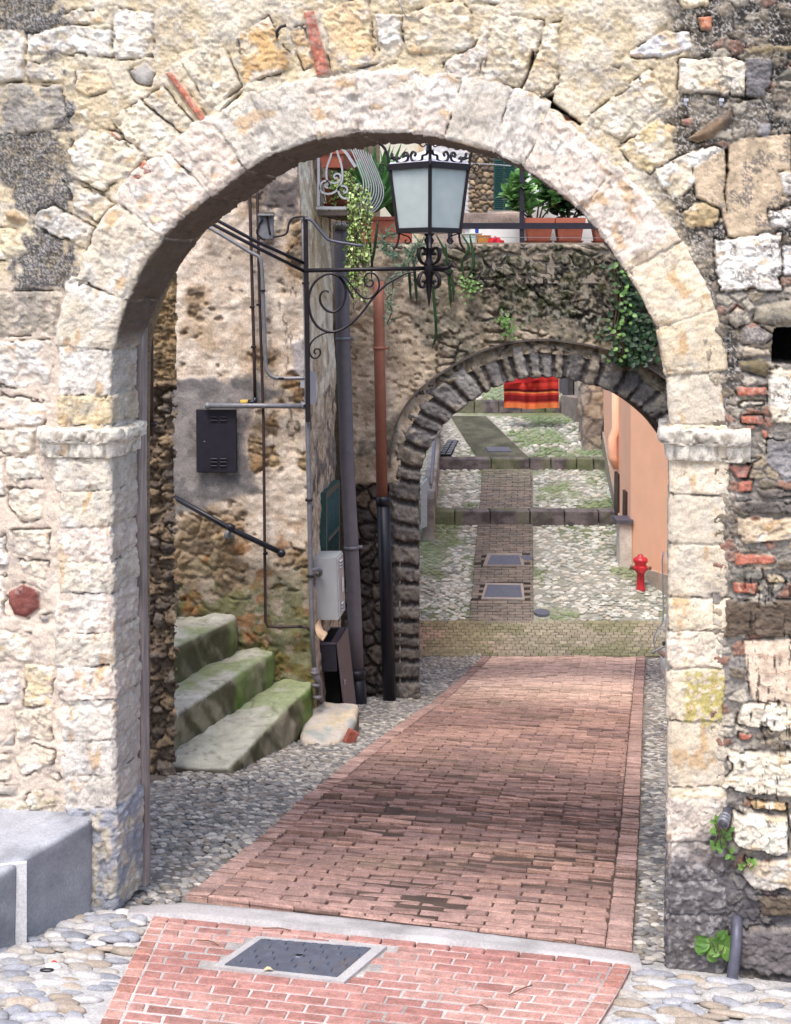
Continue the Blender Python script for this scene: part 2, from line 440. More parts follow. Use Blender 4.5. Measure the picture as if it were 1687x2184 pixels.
# ================================================================ materials
masonry('limestone', 9, 105, (.80, 1.15), .5, .014, fbump=.9, speck=(48, .63, (.56, .52, .50)))
masonry('pier_stone', 9, 70, (.66, 1.24), .6, .018, fbump=.8)
masonry('plaster', 7, 64, (.72, 1.2), .5, .016, fbump=.8)
masonry('brick', 12, 90, (.66, 1.26), .4, .006, fbump=.4)
masonry('pebble', 20, 110, (.72, 1.22), .25, .004, rough=.78, spec=.35)
masonry('bed', 5, 60, (.7, 1.2), .5, .01, fbump=.5)
masonry('slab', 5, 80, (.82, 1.12), .2, .005, fbump=.2)
masonry('render_paint', 3, 50, (.92, 1.06), .12, .004, fbump=.15)
plain('black_iron', S(38, 32, 38), .45, .3, .3, spec=.5)
plain('brown_iron', S(70, 52, 50), .55, .2, .35)
plain('zinc', S(128, 128, 134), .5, .3, .2, dirt=(S(95, 85, 80), .62))
plain('white_iron', S(176, 178, 186), .5, .1, .12, dirt=(S(140, 115, 95), .66))
plain('grey_pvc', S(114, 107, 114), .5, 0, .15, 9, dirt=(S(75, 68, 74), .6))
plain('orange_pvc', S(160, 98, 74), .55, 0, .15, 9, dirt=(S(110, 75, 62), .62))
plain('black_pipe', S(30, 30, 40), .38, 0, .3)
plain('dark_steel', S(47, 44, 56), .4, .2, .15, 12)
plain('door_steel', S(84, 74, 86), .45, .1, .12, 12)
plain('cabinet_grey', S(172, 176, 180), .42, .25, .08, 8, dirt=(S(120, 118, 116), .66))
plain('green_paint', S(22, 66, 66), .5, 0, .25)
plain('shutter_paint', S(24, 72, 70), .55, 0, .2)
plain('dark_hole', S(10, 9, 10), .9, 0, .1)
plain('terracotta', S(178, 92, 64), .75, 0, .16, 14, dirt=(S(200, 165, 140), .7))
plain('hydrant_red', S(196, 18, 40), .35, 0, .15, spec=.5)
plain('brass', S(120, 84, 60), .45, .6, .2)
plain('white_paint', S(232, 232, 232), .5, 0, .05)
plain('yellow_plastic', S(226, 176, 20), .45, 0, .05)
plain('red_cloth', S(205, 16, 40), .9, 0, .15, 40, bump=.4)
plain('blue_plastic', S(30, 70, 190), .4, 0, .05)
plain('teal_plastic', S(40, 170, 185), .4, 0, .05)
plain('pale_plastic', S(205, 226, 218), .4, 0, .05)
plain('orange_plastic', S(232, 150, 40), .45, 0, .05)
plain('cast_iron', S(104, 108, 122), .55, .35, .2, 18, dirt=(S(132, 112, 100), .58))
plain('black_rubber', S(26, 25, 28), .6, 0, .2)
plain('scooter_paint', S(190, 194, 200), .3, .1, .05)
plain('soil', S(60, 48, 38), .95, 0, .4, 30)
plain('frost_roof', S(214, 212, 224), .45, 0, .05)
plain('lead', S(92, 92, 106), .5, .3, .25)
def woodmat(name, c1, c2, sc=(60, 60, 3)):
    m, nt, b, o = _new(name)
    tc = nt.nodes.new('ShaderNodeTexCoord'); mp = nt.nodes.new('ShaderNodeMapping'); mp.inputs['Scale'].default_value = sc
    nt.links.new(tc.outputs['Object'], mp.inputs[0])
    n = _noise(nt, mp.outputs[0], 1, 8, .65); r = _ramp(nt, n.outputs[0], [(.28, tuple(c1)), (.72, tuple(c2))])
    n2 = _noise(nt, tc.outputs['Object'], 4, 5, .6); r2 = _ramp(nt, n2.outputs[0], [(.3, (.7, .7, .7)), (.7, (1.2, 1.2, 1.2))])
    nt.links.new(_mul(nt, r.outputs[0], r2.outputs[0]), b.inputs['Base Color']); b.inputs['Roughness'].default_value = .85
    bp = nt.nodes.new('ShaderNodeBump'); bp.inputs['Strength'].default_value = .7; bp.inputs['Distance'].default_value = .006
    nt.links.new(n.outputs[0], bp.inputs['Height']); nt.links.new(bp.outputs[0], b.inputs['Normal'])
woodmat('old_wood', S(104, 92, 88), S(172, 158, 152))
def frosted():
    m, nt, b, o = _new('frosted_glass')
    tc = nt.nodes.new('ShaderNodeTexCoord'); n = _noise(nt, tc.outputs['Object'], 7, 6, .6)
    r = _ramp(nt, n.outputs[0], [(.25, tuple(S(226, 238, 236))), (.75, tuple(S(246, 252, 250)))])
    nt.links.new(r.outputs[0], b.inputs['Base Color']); b.inputs['Roughness'].default_value = .3
    tr = nt.nodes.new('ShaderNodeBsdfTranslucent'); nt.links.new(r.outputs[0], tr.inputs[0])
    mx = nt.nodes.new('ShaderNodeMixShader'); mx.inputs[0].default_value = .55
    nt.links.new(b.outputs[0], mx.inputs[1]); nt.links.new(tr.outputs[0], mx.inputs[2]); nt.links.new(mx.outputs[0], o.inputs[0])
frosted()
def clear_glass():
    m, nt, b, o = _new('clear_plastic')
    g = nt.nodes.new('ShaderNodeBsdfTransparent'); g.inputs[0].default_value = (.93, .94, .95, 1)
    gl = nt.nodes.new('ShaderNodeBsdfGlossy'); gl.inputs['Roughness'].default_value = .06
    lw = nt.nodes.new('ShaderNodeFresnel'); lw.inputs[0].default_value = 1.45
    mx = nt.nodes.new('ShaderNodeMixShader'); nt.links.new(lw.outputs[0], mx.inputs[0])
    nt.links.new(g.outputs[0], mx.inputs[1]); nt.links.new(gl.outputs[0], mx.inputs[2]); nt.links.new(mx.outputs[0], o.inputs[0])
clear_glass()

# ================================================================ the near gateway
def gate_map(px, py, h): return GW(px, py, 0.0) - h[..., None] * np.array([SA, CA, 0.])
def gate_ring_map(px, py, v): return GW(px, py, 0.0)
gate_ring_map.deep = lambda V, v: V + v[..., None] * np.array([SA, CA, 0.])

GATE = [((240, 1950), (150, 1950)), ((244, 1720), (138, 1720)), ((240, 1500), (126, 1500)), ((234, 1200), (120, 1200)), ((232, 975), (118, 975)), ((232, 900), (118, 900)),
        ((234, 745), (122, 742)), ((258, 655), (146, 610)), ((301, 561), (195, 490)), ((364, 478), (268, 392)), ((430, 427), (335, 330)), ((511, 364), (430, 255)),
        ((581, 324), (535, 200)), ((672, 291), (645, 168)), ((763, 278), (758, 154)), ((853, 278), (868, 150)), ((916, 284), (945, 156)), ((984, 300), (1025, 168)),
        ((1052, 321), (1100, 190)), ((1131, 360), (1185, 232)), ((1221, 423), (1290, 322)), ((1273, 478), (1362, 392)), ((1326, 557), (1440, 490)), ((1372, 632), (1492, 575)),
        ((1405, 700), (1527, 662)), ((1424, 800), (1548, 790)), ((1432, 900), (1558, 900)), ((1432, 980), (1560, 985)), ((1430, 1300), (1556, 1300)), ((1428, 1700), (1545, 1700)), ((1427, 2095), (1556, 2095))]
GJ = [(195, 1722), (190, 1655), (185, 1578), (182, 1492), (182, 1420), (180, 1348), (180, 1265), (178, 1198), (176, 1122), (176, 1046), (176, 972), (176, 905), (176, 842), (180, 742),
      (210, 615), (300, 470), (400, 366), (480, 300), (556, 262), (660, 230), (762, 216), (884, 214), (968, 230), (1068, 262), (1143, 295), (1280, 400), (1395, 548), (1466, 680), (1486, 798), (1494, 905),
      (1494, 978), (1493, 1055), (1492, 1160), (1492, 1275), (1490, 1345), (1490, 1424), (1488, 1538), (1487, 1676), (1487, 1798), (1487, 1880), (1488, 1950)]
GTH = np.interp([p[0][1] for p in GATE], [0, 300, 561, 745, 3000], [.56, .56, .50, .34, .33])
GTH[18:] = .5
def gate_ring_fn(s, w, jd, b, I, jw):
    rb = _h(b, b * 0 + 3, 1); rb2 = _h(b, b * 0 + 7, 2); rb3 = _h(b, b * 0 + 11, 3)
    iy = I[..., 1]; ix = I[..., 0]
    left = ix < 843
    wy = np.clip(w, 0, 3) * 110
    n1 = fbm(s / 34, wy / 34, 4, 21); n2 = fbm(s / 9, wy / 9, 4, 22); n3 = ridge(s / 22 + .01 * wy, wy / 14, 4, 23)
    edge = jd - 6 * (fbm(s / 8, wy / 8, 3, 24) - .35)
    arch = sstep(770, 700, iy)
    gap = 1.6 + 1.6 * rb
    j = sstep(0, gap, edge)
    jm = np.where((ix > 1300) & (iy > 540), .85, .12 + .88 * sstep(.50, .60, fbm(s / 34 + b * 3.1, wy / 26, 3, 48)))
    j = 1 - (1 - j) * jm
    pil = sstep(0, 16, edge)
    out = sstep(-.02, .07, w + (n2 - .5) * .05)
    fc = facet(s / 19 + n1 * .8, wy / 15 + n2 * .4, 25) * .0075 * (.5 + rb2) + facet(s / 8, wy / 7 + n1, 26) * .003
    h = (.008 + .012 * rb) * j + .002 * pil + (n1 - .5) * .012 + (n2 - .5) * .009 + (n3 - .5) * .008 * (.4 + rb2) + fc * sstep(0, 8, edge) * np.where((ix > 1300) & (iy < 1700), .55, 1)
    # chips out of the arrises
    chip = sstep(.60, .72, fbm(s / 26, wy / 26, 3, 29)) * sstep(26, 4, edge)
    h = h - .018 * chip
    h = np.where(w < 1.2, h * out - np.where(ix > 1300, .03, .012) * (1 - out), h)
    white = S(222, 212, 202); cream = S(216, 200, 176); pink = S(222, 202, 188); yel = S(226, 200, 150); grey = S(172, 166, 160)
    c = mixc(np.broadcast_to(white, s.shape + (3,)), cream, rb)
    c = mixc(c, pink, sstep(.55, .8, rb2) * .8)
    c = mixc(c, np.broadcast_to(S(216, 204, 186), c.shape), sstep(740, 780, iy) * (ix > 1000) * .4)
    c = mixc(c, np.broadcast_to(S(226, 202, 164), c.shape), ((ix > 1300) & (iy > 560) & (iy < 1700)) * (.35 + .4 * rb3))
    c = mixc(c, np.broadcast_to(yel, c.shape), (left & (iy > 842) & (iy < 905)) * .75)
    # scaled limewash and iron-yellow veins
    c = mixc(c, np.broadcast_to(S(230, 224, 217), c.shape), sstep(.56, .68, fbm(s / 40, wy / 30, 4, 40)) * np.where(ix > 1300, .25, .6))
    c = mixc(c, np.broadcast_to(S(206, 156, 84), c.shape), sstep(.66, .74, fbm(s / 55, wy / 24, 4, 41)) * .6)
    c = mixc(c, grey, sstep(.60, .72, fbm(s / 30, wy / 30, 5, 42)) * np.where(ix > 1300, .2, .5))
    c = mixc(c, np.broadcast_to(S(150, 140, 132), c.shape), sstep(.64, .72, fbm(s / 10, wy / 10, 4, 47)) * np.where(ix > 1300, .25, .5))
    c = c * (.86 + .2 * rb2)[..., None]; c = mixc(c, S(150, 142, 136), sstep(.56, .70, fbm(s / 60, wy / 40, 5, 49)) * sstep(.40, .56, fbm(s / 5, wy / 5, 3, 50)) * .5)
    # reveal: weathered grey brown, with the shade of soffit and jamb side painted in
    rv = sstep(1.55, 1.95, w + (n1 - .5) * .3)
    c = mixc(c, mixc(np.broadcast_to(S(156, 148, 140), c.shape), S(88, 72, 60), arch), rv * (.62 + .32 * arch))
    # joints
    mort = mixc(np.broadcast_to(S(204, 190, 172), c.shape), S(70, 62, 58), sstep(.50, .60, fbm(s / 20, wy / 44, 3, 43)))
    c = mixc(mort, c, j)
    # yellow lichen on the right jamb
    lich = (ix > 1300) * sstep(1420, 1436, iy) * sstep(1560, 1535, iy) * sstep(.85, .7, w) * sstep(.40, .50, fbm(s / 9, wy / 9, 4, 44))
    lich = lich * np.where(iy > 1541, sstep(.60, .45, w) * sstep(.2, .3, w), 1)
    c = mixc(c, np.broadcast_to(S(180, 164, 70), c.shape), lich * .85)
    # soot and damp at the foot of the right jamb, blue-grey stone at the foot of the left one
    damp = (ix > 1300) * sstep(1770, 1850, iy + (n1 - .5) * 130 + 60 * (1 - np.clip(w, 0, 1)))
    c = mixc(c, mixc(np.broadcast_to(S(84, 80, 86), c.shape), S(140, 136, 138), sstep(.5, .7, n2)), damp * .93)
    foot = left * sstep(1716, 1726, iy)
    c = mixc(c, mixc(np.broadcast_to(S(140, 144, 156), c.shape), S(182, 172, 156), sstep(.5, .62, n1)), foot * .92)
    h = h + foot * .012
    outw = (rb3 - .45) * .13 + (fbm(s / 26, s * 0, 3, 45) - .5) * np.where(ix > 1300, .07, .13)
    return h, c, outw
GATE_ROOT = empty('stone_gateway', GL(-1.43, .3, -3.3), 'tall round archway of pale dressed stone, nearest of the two arches', 'archway')
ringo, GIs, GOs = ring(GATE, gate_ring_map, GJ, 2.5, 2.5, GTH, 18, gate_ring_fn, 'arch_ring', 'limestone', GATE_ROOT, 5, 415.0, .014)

# wall stones: (polygon, height m, colour, kind)   kinds: s stone, b brick, p pebble, h hole, f plaster
WH = S(224, 216, 208); CR = S(220, 205, 182); CR2 = S(212, 194, 166); OC = S(206, 158, 88); PK = S(216, 196, 180); TAN = S(192, 168, 132); GR = S(160, 154, 148)
BRK = S(184, 104, 80); BRN = S(128, 104, 80); DK = S(66, 58, 54); HOLE = S(16, 13, 12); LOR = S(226, 190, 142); GRD1 = S(100, 94, 92)
STONES = []
def reg(ox, oy, k, items):
    for it in items:
        STONES.append(([(ox + a * k, oy + b * k) for a, b in it[0]],) + tuple(it[1:]))
reg(0, 0, .50568, [
    ([(-160, 120), (85, 135), (100, 165), (95, 330), (0, 345), (-160, 340)], .026, WH, 's'), ([(120, 140), (300, 108), (470, 120), (470, 235), (125, 220)], .02, WH, 's'),
    ([(480, 40), (640, 60), (640, 240), (475, 245)], .012, S(222, 212, 202), 's'), ([(110, 265), (270, 250), (265, 340), (110, 345)], .014, S(196, 188, 180), 's'),
    ([(745, 225), (930, 175), (1010, 360), (890, 460)], .032, CR, 's'), ([(700, 310), (730, 305), (880, 510), (850, 525)], .022, BRK, 'b'),
    ([(1005, 150), (1130, 75), (1210, 210), (1225, 285), (1030, 350), (1010, 250)], .026, OC, 's'), ([(1215, 125), (1290, 110), (1330, 265), (1280, 290)], .022, S(200, 158, 98), 's'),
    ([(1280, 55), (1330, 50), (1395, 310), (1335, 320)], .026, BRK, 'b'), ([(1360, 40), (1545, -10), (1585, 260), (1400, 305)], .03, LOR, 's'),
    ([(471, 500), (590, 430), (780, 580), (660, 680), (540, 610)], .028, CR, 's'), ([(600, 420), (690, 370), (835, 550), (770, 575)], .02, S(200, 186, 164), 's'),
    ([(545, 300), (610, 265), (650, 300), (630, 360), (570, 345)], .014, S(170, 164, 158), 'p'), ([(320, 300), (440, 290), (475, 370), (370, 405), (320, 380)], .012, S(204, 178, 138), 's'),
    ([(290, 640), (370, 540), (480, 560), (600, 650), (560, 740), (430, 800), (310, 760)], .03, CR, 's'), ([(270, 770), (380, 790), (470, 860), (410, 940), (320, 890)], .022, WH, 's'),
    ([(150, 900), (230, 870), (390, 960), (360, 1050), (150, 960)], .028, WH, 's'), ([(555, 750), (605, 675), (660, 720), (590, 760)], .018, BRK, 'b'),
    ([(20, 890), (70, 885), (115, 925), (80, 945), (25, 925)], .03, S(176, 148, 112), 'p'), ([(-160, 950), (60, 970), (115, 1060), (60, 1095), (-160, 1090)], .018, S(222, 204, 170), 's'),
    ([(280, 490), (370, 450), (375, 510), (300, 525)], .012, TAN, 's'), ([(460, 560), (480, 555), (515, 585), (500, 590)], .012, BRK, 'b'),
    ([(1518, 310), (1687, 300), (1770, 305), (1780, 335), (1640, 350), (1530, 345)], -.06, S(178, 92, 56), 'h'),
    ([(255, 60), (300, 40), (470, 30), (470, 95), (300, 100)], .012, CR2, 's'), ([(-150, 370), (60, 350), (250, 360), (270, 520), (100, 560), (-150, 560)], .008, S(150, 144, 140), 's')])
reg(800, 0, .5259, [
    ([(0, 60), (110, 60), (125, 110), (100, 240), (25, 265)], .026, WH, 's'), ([(115, 60), (330, -10), (385, 60), (385, 200), (140, 215), (115, 150)], .016, CR2, 's'),
    ([(390, -30), (570, -30), (540, 12), (390, 12)], .025, WH, 's'), ([(270, 250), (400, 190), (470, 90), (430, 333), (280, 310)], .024, PK, 's'),
    ([(480, 60), (680, 90), (660, 210), (575, 350), (425, 325)], .032, CR, 's'), ([(690, 110), (750, 90), (740, 250), (740, 330), (680, 395), (600, 370), (650, 230)], .02, CR2, 's'),
    ([(860, 480), (1110, 285), (1190, 405), (1000, 560), (890, 520)], .034, CR, 's'), ([(1240, 240), (1500, 235), (1495, 390), (1235, 385)], .034, CR, 's'),
    ([(1504, 240), (1615, 240), (1605, 345), (1580, 395), (1500, 390)], .028, S(120, 116, 120), 's'), ([(1270, 560), (1440, 440), (1450, 490), (1370, 560), (1310, 575)], .05, BRN, 'p'),
    ([(990, 600), (1150, 480), (1215, 520), (1210, 630), (1115, 700), (1060, 680)], .024, S(206, 180, 128), 's'), ([(1140, 680), (1370, 580), (1420, 600), (1380, 690), (1290, 750), (1230, 805), (1160, 750)], .032, WH, 's'),
    ([(1240, 850), (1350, 815), (1400, 850), (1380, 930), (1250, 930)], .022, S(178, 154, 112), 's'), ([(1290, 680), (1480, 560), (1687, 540), (1687, 780), (1600, 910), (1520, 980), (1430, 960), (1400, 850), (1300, 800)], .014, S(196, 172, 142), 'f'),
    ([(1385, 985), (1640, 950), (1645, 1130), (1390, 1110)], .03, WH, 's'), ([(1600, 850), (1800, 820), (1800, 930), (1600, 920)], .022, WH, 's'), ([(1310, 70), (1365, 65), (1365, 125), (1320, 120)], .02, S(196, 120, 84), 'b'),
    ([(1225, -20), (1365, -20), (1360, 25), (1240, 35)], .022, S(222, 204, 168), 's'), ([(1500, 190), (1800, 160), (1800, 200), (1500, 230)], .014, S(150, 132, 100), 's'), ([(1620, 320), (1687, 270), (1800, 270), (1800, 330)], .03, S(116, 112, 102), 'p'),
    ([(1240, 480), (1290, 480), (1280, 510), (1245, 508)], .02, S(190, 140, 124), 'p'), ([(1000, 230), (1180, 120), (1270, 130), (1280, 200), (1170, 230)], .016, S(204, 204, 214), 's'),
    ([(750, 455), (825, 475), (820, 500), (770, 490)], -.03, S(160, 88, 62), 'h'), ([(665, 395), (725, 375), (715, 440), (690, 430)], -.11, HOLE, 'h'), ([(985, 585), (1045, 545), (1020, 580)], -.06, HOLE, 'h'),
    ([(960, 268), (1000, 265), (990, 285)], -.03, S(90, 66, 50), 'h'), ([(1640, 700), (1800, 690), (1800, 800), (1660, 790)], .02, S(206, 196, 188), 's'), ([(1560, 500), (1610, 500), (1600, 560), (1550, 550)], .025, S(150, 146, 150), 'p'),
    ([(1414, 600), (1436, 596), (1436, 700), (1424, 780), (1434, 880), (1424, 880), (1410, 780), (1420, 700)], -.05, S(52, 40, 38), 'h'), ([(1450, 385), (1590, 395), (1500, 412)], -.05, HOLE, 'h')])
reg(1333, 480, .3418, [
    ([(565, 90), (780, 60), (970, 50), (970, 400), (600, 405), (570, 300)], .034, WH, 's'), ([(985, 130), (1200, 110), (1200, 310), (990, 310)], .024, S(216, 212, 212), 's'),
    ([(650, 560), (700, 510), (745, 540), (740, 620), (690, 645), (650, 610)], .035, S(176, 164, 146), 'p'), ([(805, 600), (830, 510), (1036, 465), (1200, 480), (1200, 610), (920, 620)], .05, S(150, 140, 122), 'p'),
    ([(922, 640), (1240, 620), (1240, 880), (912, 872)], -.30, HOLE, 'h'), ([(725, 640), (830, 630), (930, 690), (870, 740), (735, 740)], .028, S(150, 140, 134), 'p'),
    ([(730, 770), (760, 750), (910, 760), (910, 815), (740, 820)], .022, S(184, 166, 144), 's'), ([(715, 850), (860, 830), (905, 870), (885, 950), (720, 900)], .028, S(122, 108, 78), 'p'),
    ([(900, 890), (1240, 910), (1240, 1230), (905, 1225), (895, 1060)], .034, CR, 's'), ([(700, 1010), (880, 1010), (890, 1060), (705, 1070)], .022, BRK, 'b'), ([(715, 1120), (740, 1100), (860, 1100), (860, 1120), (720, 1140)], .02, S(206, 196, 180), 'p'),
    ([(725, 1190), (860, 1190), (870, 1250), (730, 1235)], .022, BRK, 'b'), ([(850, 1270), (890, 1290), (890, 1330), (860, 1330)], .02, BRK, 'b'), ([(640, 1500), (790, 1500), (760, 1580), (700, 1580)], .012, S(180, 116, 100), 'b'),
    ([(710, 1600), (800, 1590), (790, 1660), (710, 1665)], .02, BRK, 'b'), ([(755, 1460), (840, 1455), (770, 1495)], .024, S(150, 148, 150), 'p'), ([(720, 1720), (1240, 1740), (1240, 1810), (740, 1800)], .02, S(96, 88, 84), 's'),
    ([(830, 1650), (1240, 1640), (1240, 1710), (860, 1710)], .022, S(108, 98, 92), 's'), ([(710, 1830), (1240, 1820), (1240, 1940), (720, 1990)], .03, S(200, 176, 146), 's'), ([(690, 2045), (930, 2060), (930, 2110), (690, 2120)], .026, BRK, 'b'),
    ([(900, 1340), (1240, 1330), (1240, 1560), (1000, 1600), (890, 1500)], .012, S(140, 136, 138), 's')])
reg(1333, 1173, .4628, [
    ([(490, 80), (640, 85), (640, 135), (495, 130)], .022, S(122, 116, 106), 's'), ([(495, 145), (610, 150), (600, 205), (500, 195)], .022, BRK, 'b'), ([(650, 110), (740, 120), (740, 150), (660, 150)], .02, S(176, 158, 128), 's'),
    ([(470, 230), (900, 240), (900, 400), (465, 395)], .03, S(98, 82, 68), 's'), ([(545, 415), (900, 395), (900, 760), (690, 730), (585, 690), (560, 560)], .02, S(216, 190, 166), 'f'),
    ([(545, 705), (740, 700), (900, 750), (740, 840), (520, 800)], .024, CR, 's'), ([(525, 840), (595, 850), (570, 880), (525, 870)], .018, BRK, 'b'), ([(480, 930), (900, 935), (900, 1130), (620, 1125), (450, 1090), (450, 1050), (490, 1010)], .034, CR, 's'),
    ([(560, 1145), (750, 1150), (740, 1200), (590, 1190)], .02, S(190, 158, 110), 's'), ([(500, 1205), (745, 1230), (745, 1380), (700, 1400), (490, 1350)], .05, S(226, 214, 196), 's'), ([(760, 1220), (900, 1220), (900, 1390), (760, 1380)], .03, S(170, 160, 150), 's'),
    ([(560, 1420), (900, 1420), (900, 1570), (600, 1560), (550, 1500)], .036, S(196, 176, 150), 's'), ([(600, 1590), (900, 1590), (900, 1690), (640, 1680)], .026, S(104, 88, 68), 's'),
    ([(530, 1740), (900, 1745), (900, 1935), (640, 1945), (530, 1900)], .06, S(112, 104, 104), 's'), ([(530, 1945), (900, 1955), (900, 2060), (580, 2040), (525, 1990)], .05, S(96, 90, 90), 's')])
reg(0, 533, .4425, [
    ([(-200, 205), (285, 205), (265, 400), (-200, 420)], .024, S(156, 146, 130), 's'), ([(-200, 450), (240, 440), (250, 520), (230, 640), (100, 660), (-200, 640)], .024, S(212, 206, 200), 's'),
    ([(-200, 690), (50, 700), (230, 740), (200, 840), (60, 840), (-200, 820)], .02, S(220, 212, 206), 's'), ([(-200, 850), (165, 860), (165, 960), (150, 980), (-200, 980)], .02, CR, 's'),
    ([(30, 1000), (180, 990), (200, 1100), (70, 1120), (30, 1070)], .018, S(224, 214, 196), 's'), ([(35, 1150), (210, 1160), (200, 1290), (110, 1310), (40, 1230)], .022, CR, 's'), ([(-200, 1010), (10, 1010), (15, 1180), (-200, 1190)], .018, WH, 's')])
reg(0, 1120, .4425, [
    ([(60, 30), (250, 20), (240, 130), (180, 160), (60, 140)], .022, CR, 's'), ([(90, 168), (230, 180), (215, 255), (110, 230)], .018, S(224, 210, 184), 's'), ([(40, 320), (110, 285), (190, 320), (190, 400), (130, 445), (70, 430), (40, 360)], .035, S(128, 68, 60), 'p'),
    ([(195, 440), (240, 430), (235, 465), (200, 465)], .025, S(160, 150, 146), 'p'), ([(-200, 520), (150, 510), (150, 650), (-200, 650)], .022, CR, 's'), ([(120, 670), (260, 690), (260, 880), (120, 870)], .026, S(222, 196, 146), 's'),
    ([(-200, 710), (80, 700), (95, 850), (-200, 870)], .018, S(222, 214, 206), 's'), ([(75, 900), (250, 870), (250, 1040), (80, 1030)], .018, S(212, 194, 168), 's'), ([(70, 1110), (160, 1060), (265, 1090), (260, 1160), (110, 1205)], .022, S(206, 186, 158), 's'),
    ([(-200, 1240), (80, 1260), (75, 1300), (-200, 1310)], .02, S(176, 166, 156), 'p'), ([(100, 1330), (160, 1280), (250, 1260), (270, 1350), (160, 1380)], .02, S(206, 186, 154), 's'), ([(200, 1190), (280, 1200), (290, 1230), (210, 1220)], .015, PK, 's'),
    ([(-200, 1100), (45, 1110), (45, 1230), (-200, 1230)], .018, S(214, 198, 176), 's'), ([(-200, 60), (20, 50), (35, 190), (-200, 200)], .02, WH, 's'), ([(-200, 230), (20, 240), (20, 440), (-200, 470)], .015, S(220, 210, 200), 's'),
    ([(10, 1060), (60, 1000), (60, 1060)], .015, GR, 'p')])
STONES += [([(1134, 105), (1143, 108), (1129, 160), (1113, 193), (1105, 190), (1122, 155)], -.05, HOLE, 'h'), ([(1150, 197), (1178, 214), (1212, 238), (1242, 262), (1237, 269), (1205, 247), (1163, 226)], -.06, HOLE, 'h'),
    ([(525, 187), (503, 200), (469, 235), (473, 242), (510, 207)], -.05, HOLE, 'h'), ([(395, 299), (350, 334), (337, 352), (345, 355), (401, 309)], -.05, HOLE, 'h'), ([(762, 150), (772, 150), (770, 178), (764, 178)], -.03, HOLE, 'h')]
LICH_L = [[(-200, -200), (120, -200), (136, 60), (110, 112), (40, 60), (-200, 60)], [(-200, 185), (60, 170), (138, 190), (150, 330), (130, 420), (60, 430), (-200, 380)], [(60, 290), (140, 280), (158, 560), (150, 620), (40, 625), (50, 520), (90, 430)]]
LICH_R = [(1430, -200), (2000, -200), (2000, 700), (1687, 610), (1560, 640), (1590, 760), (1560, 1000), (1620, 1250), (1560, 1250), (1535, 800), (1440, 470), (1360, 330), (1440, 210), (1480, 130), (1420, 60)]
RUBC = [S(120, 112, 104), S(96, 88, 82), S(150, 140, 128), S(166, 148, 122), S(150, 104, 84), S(190, 178, 160), S(112, 98, 80)]
def pick(pal, r):
    pal = np.array(pal); return pal[np.clip((r * len(pal)).astype(int), 0, len(pal) - 1)]
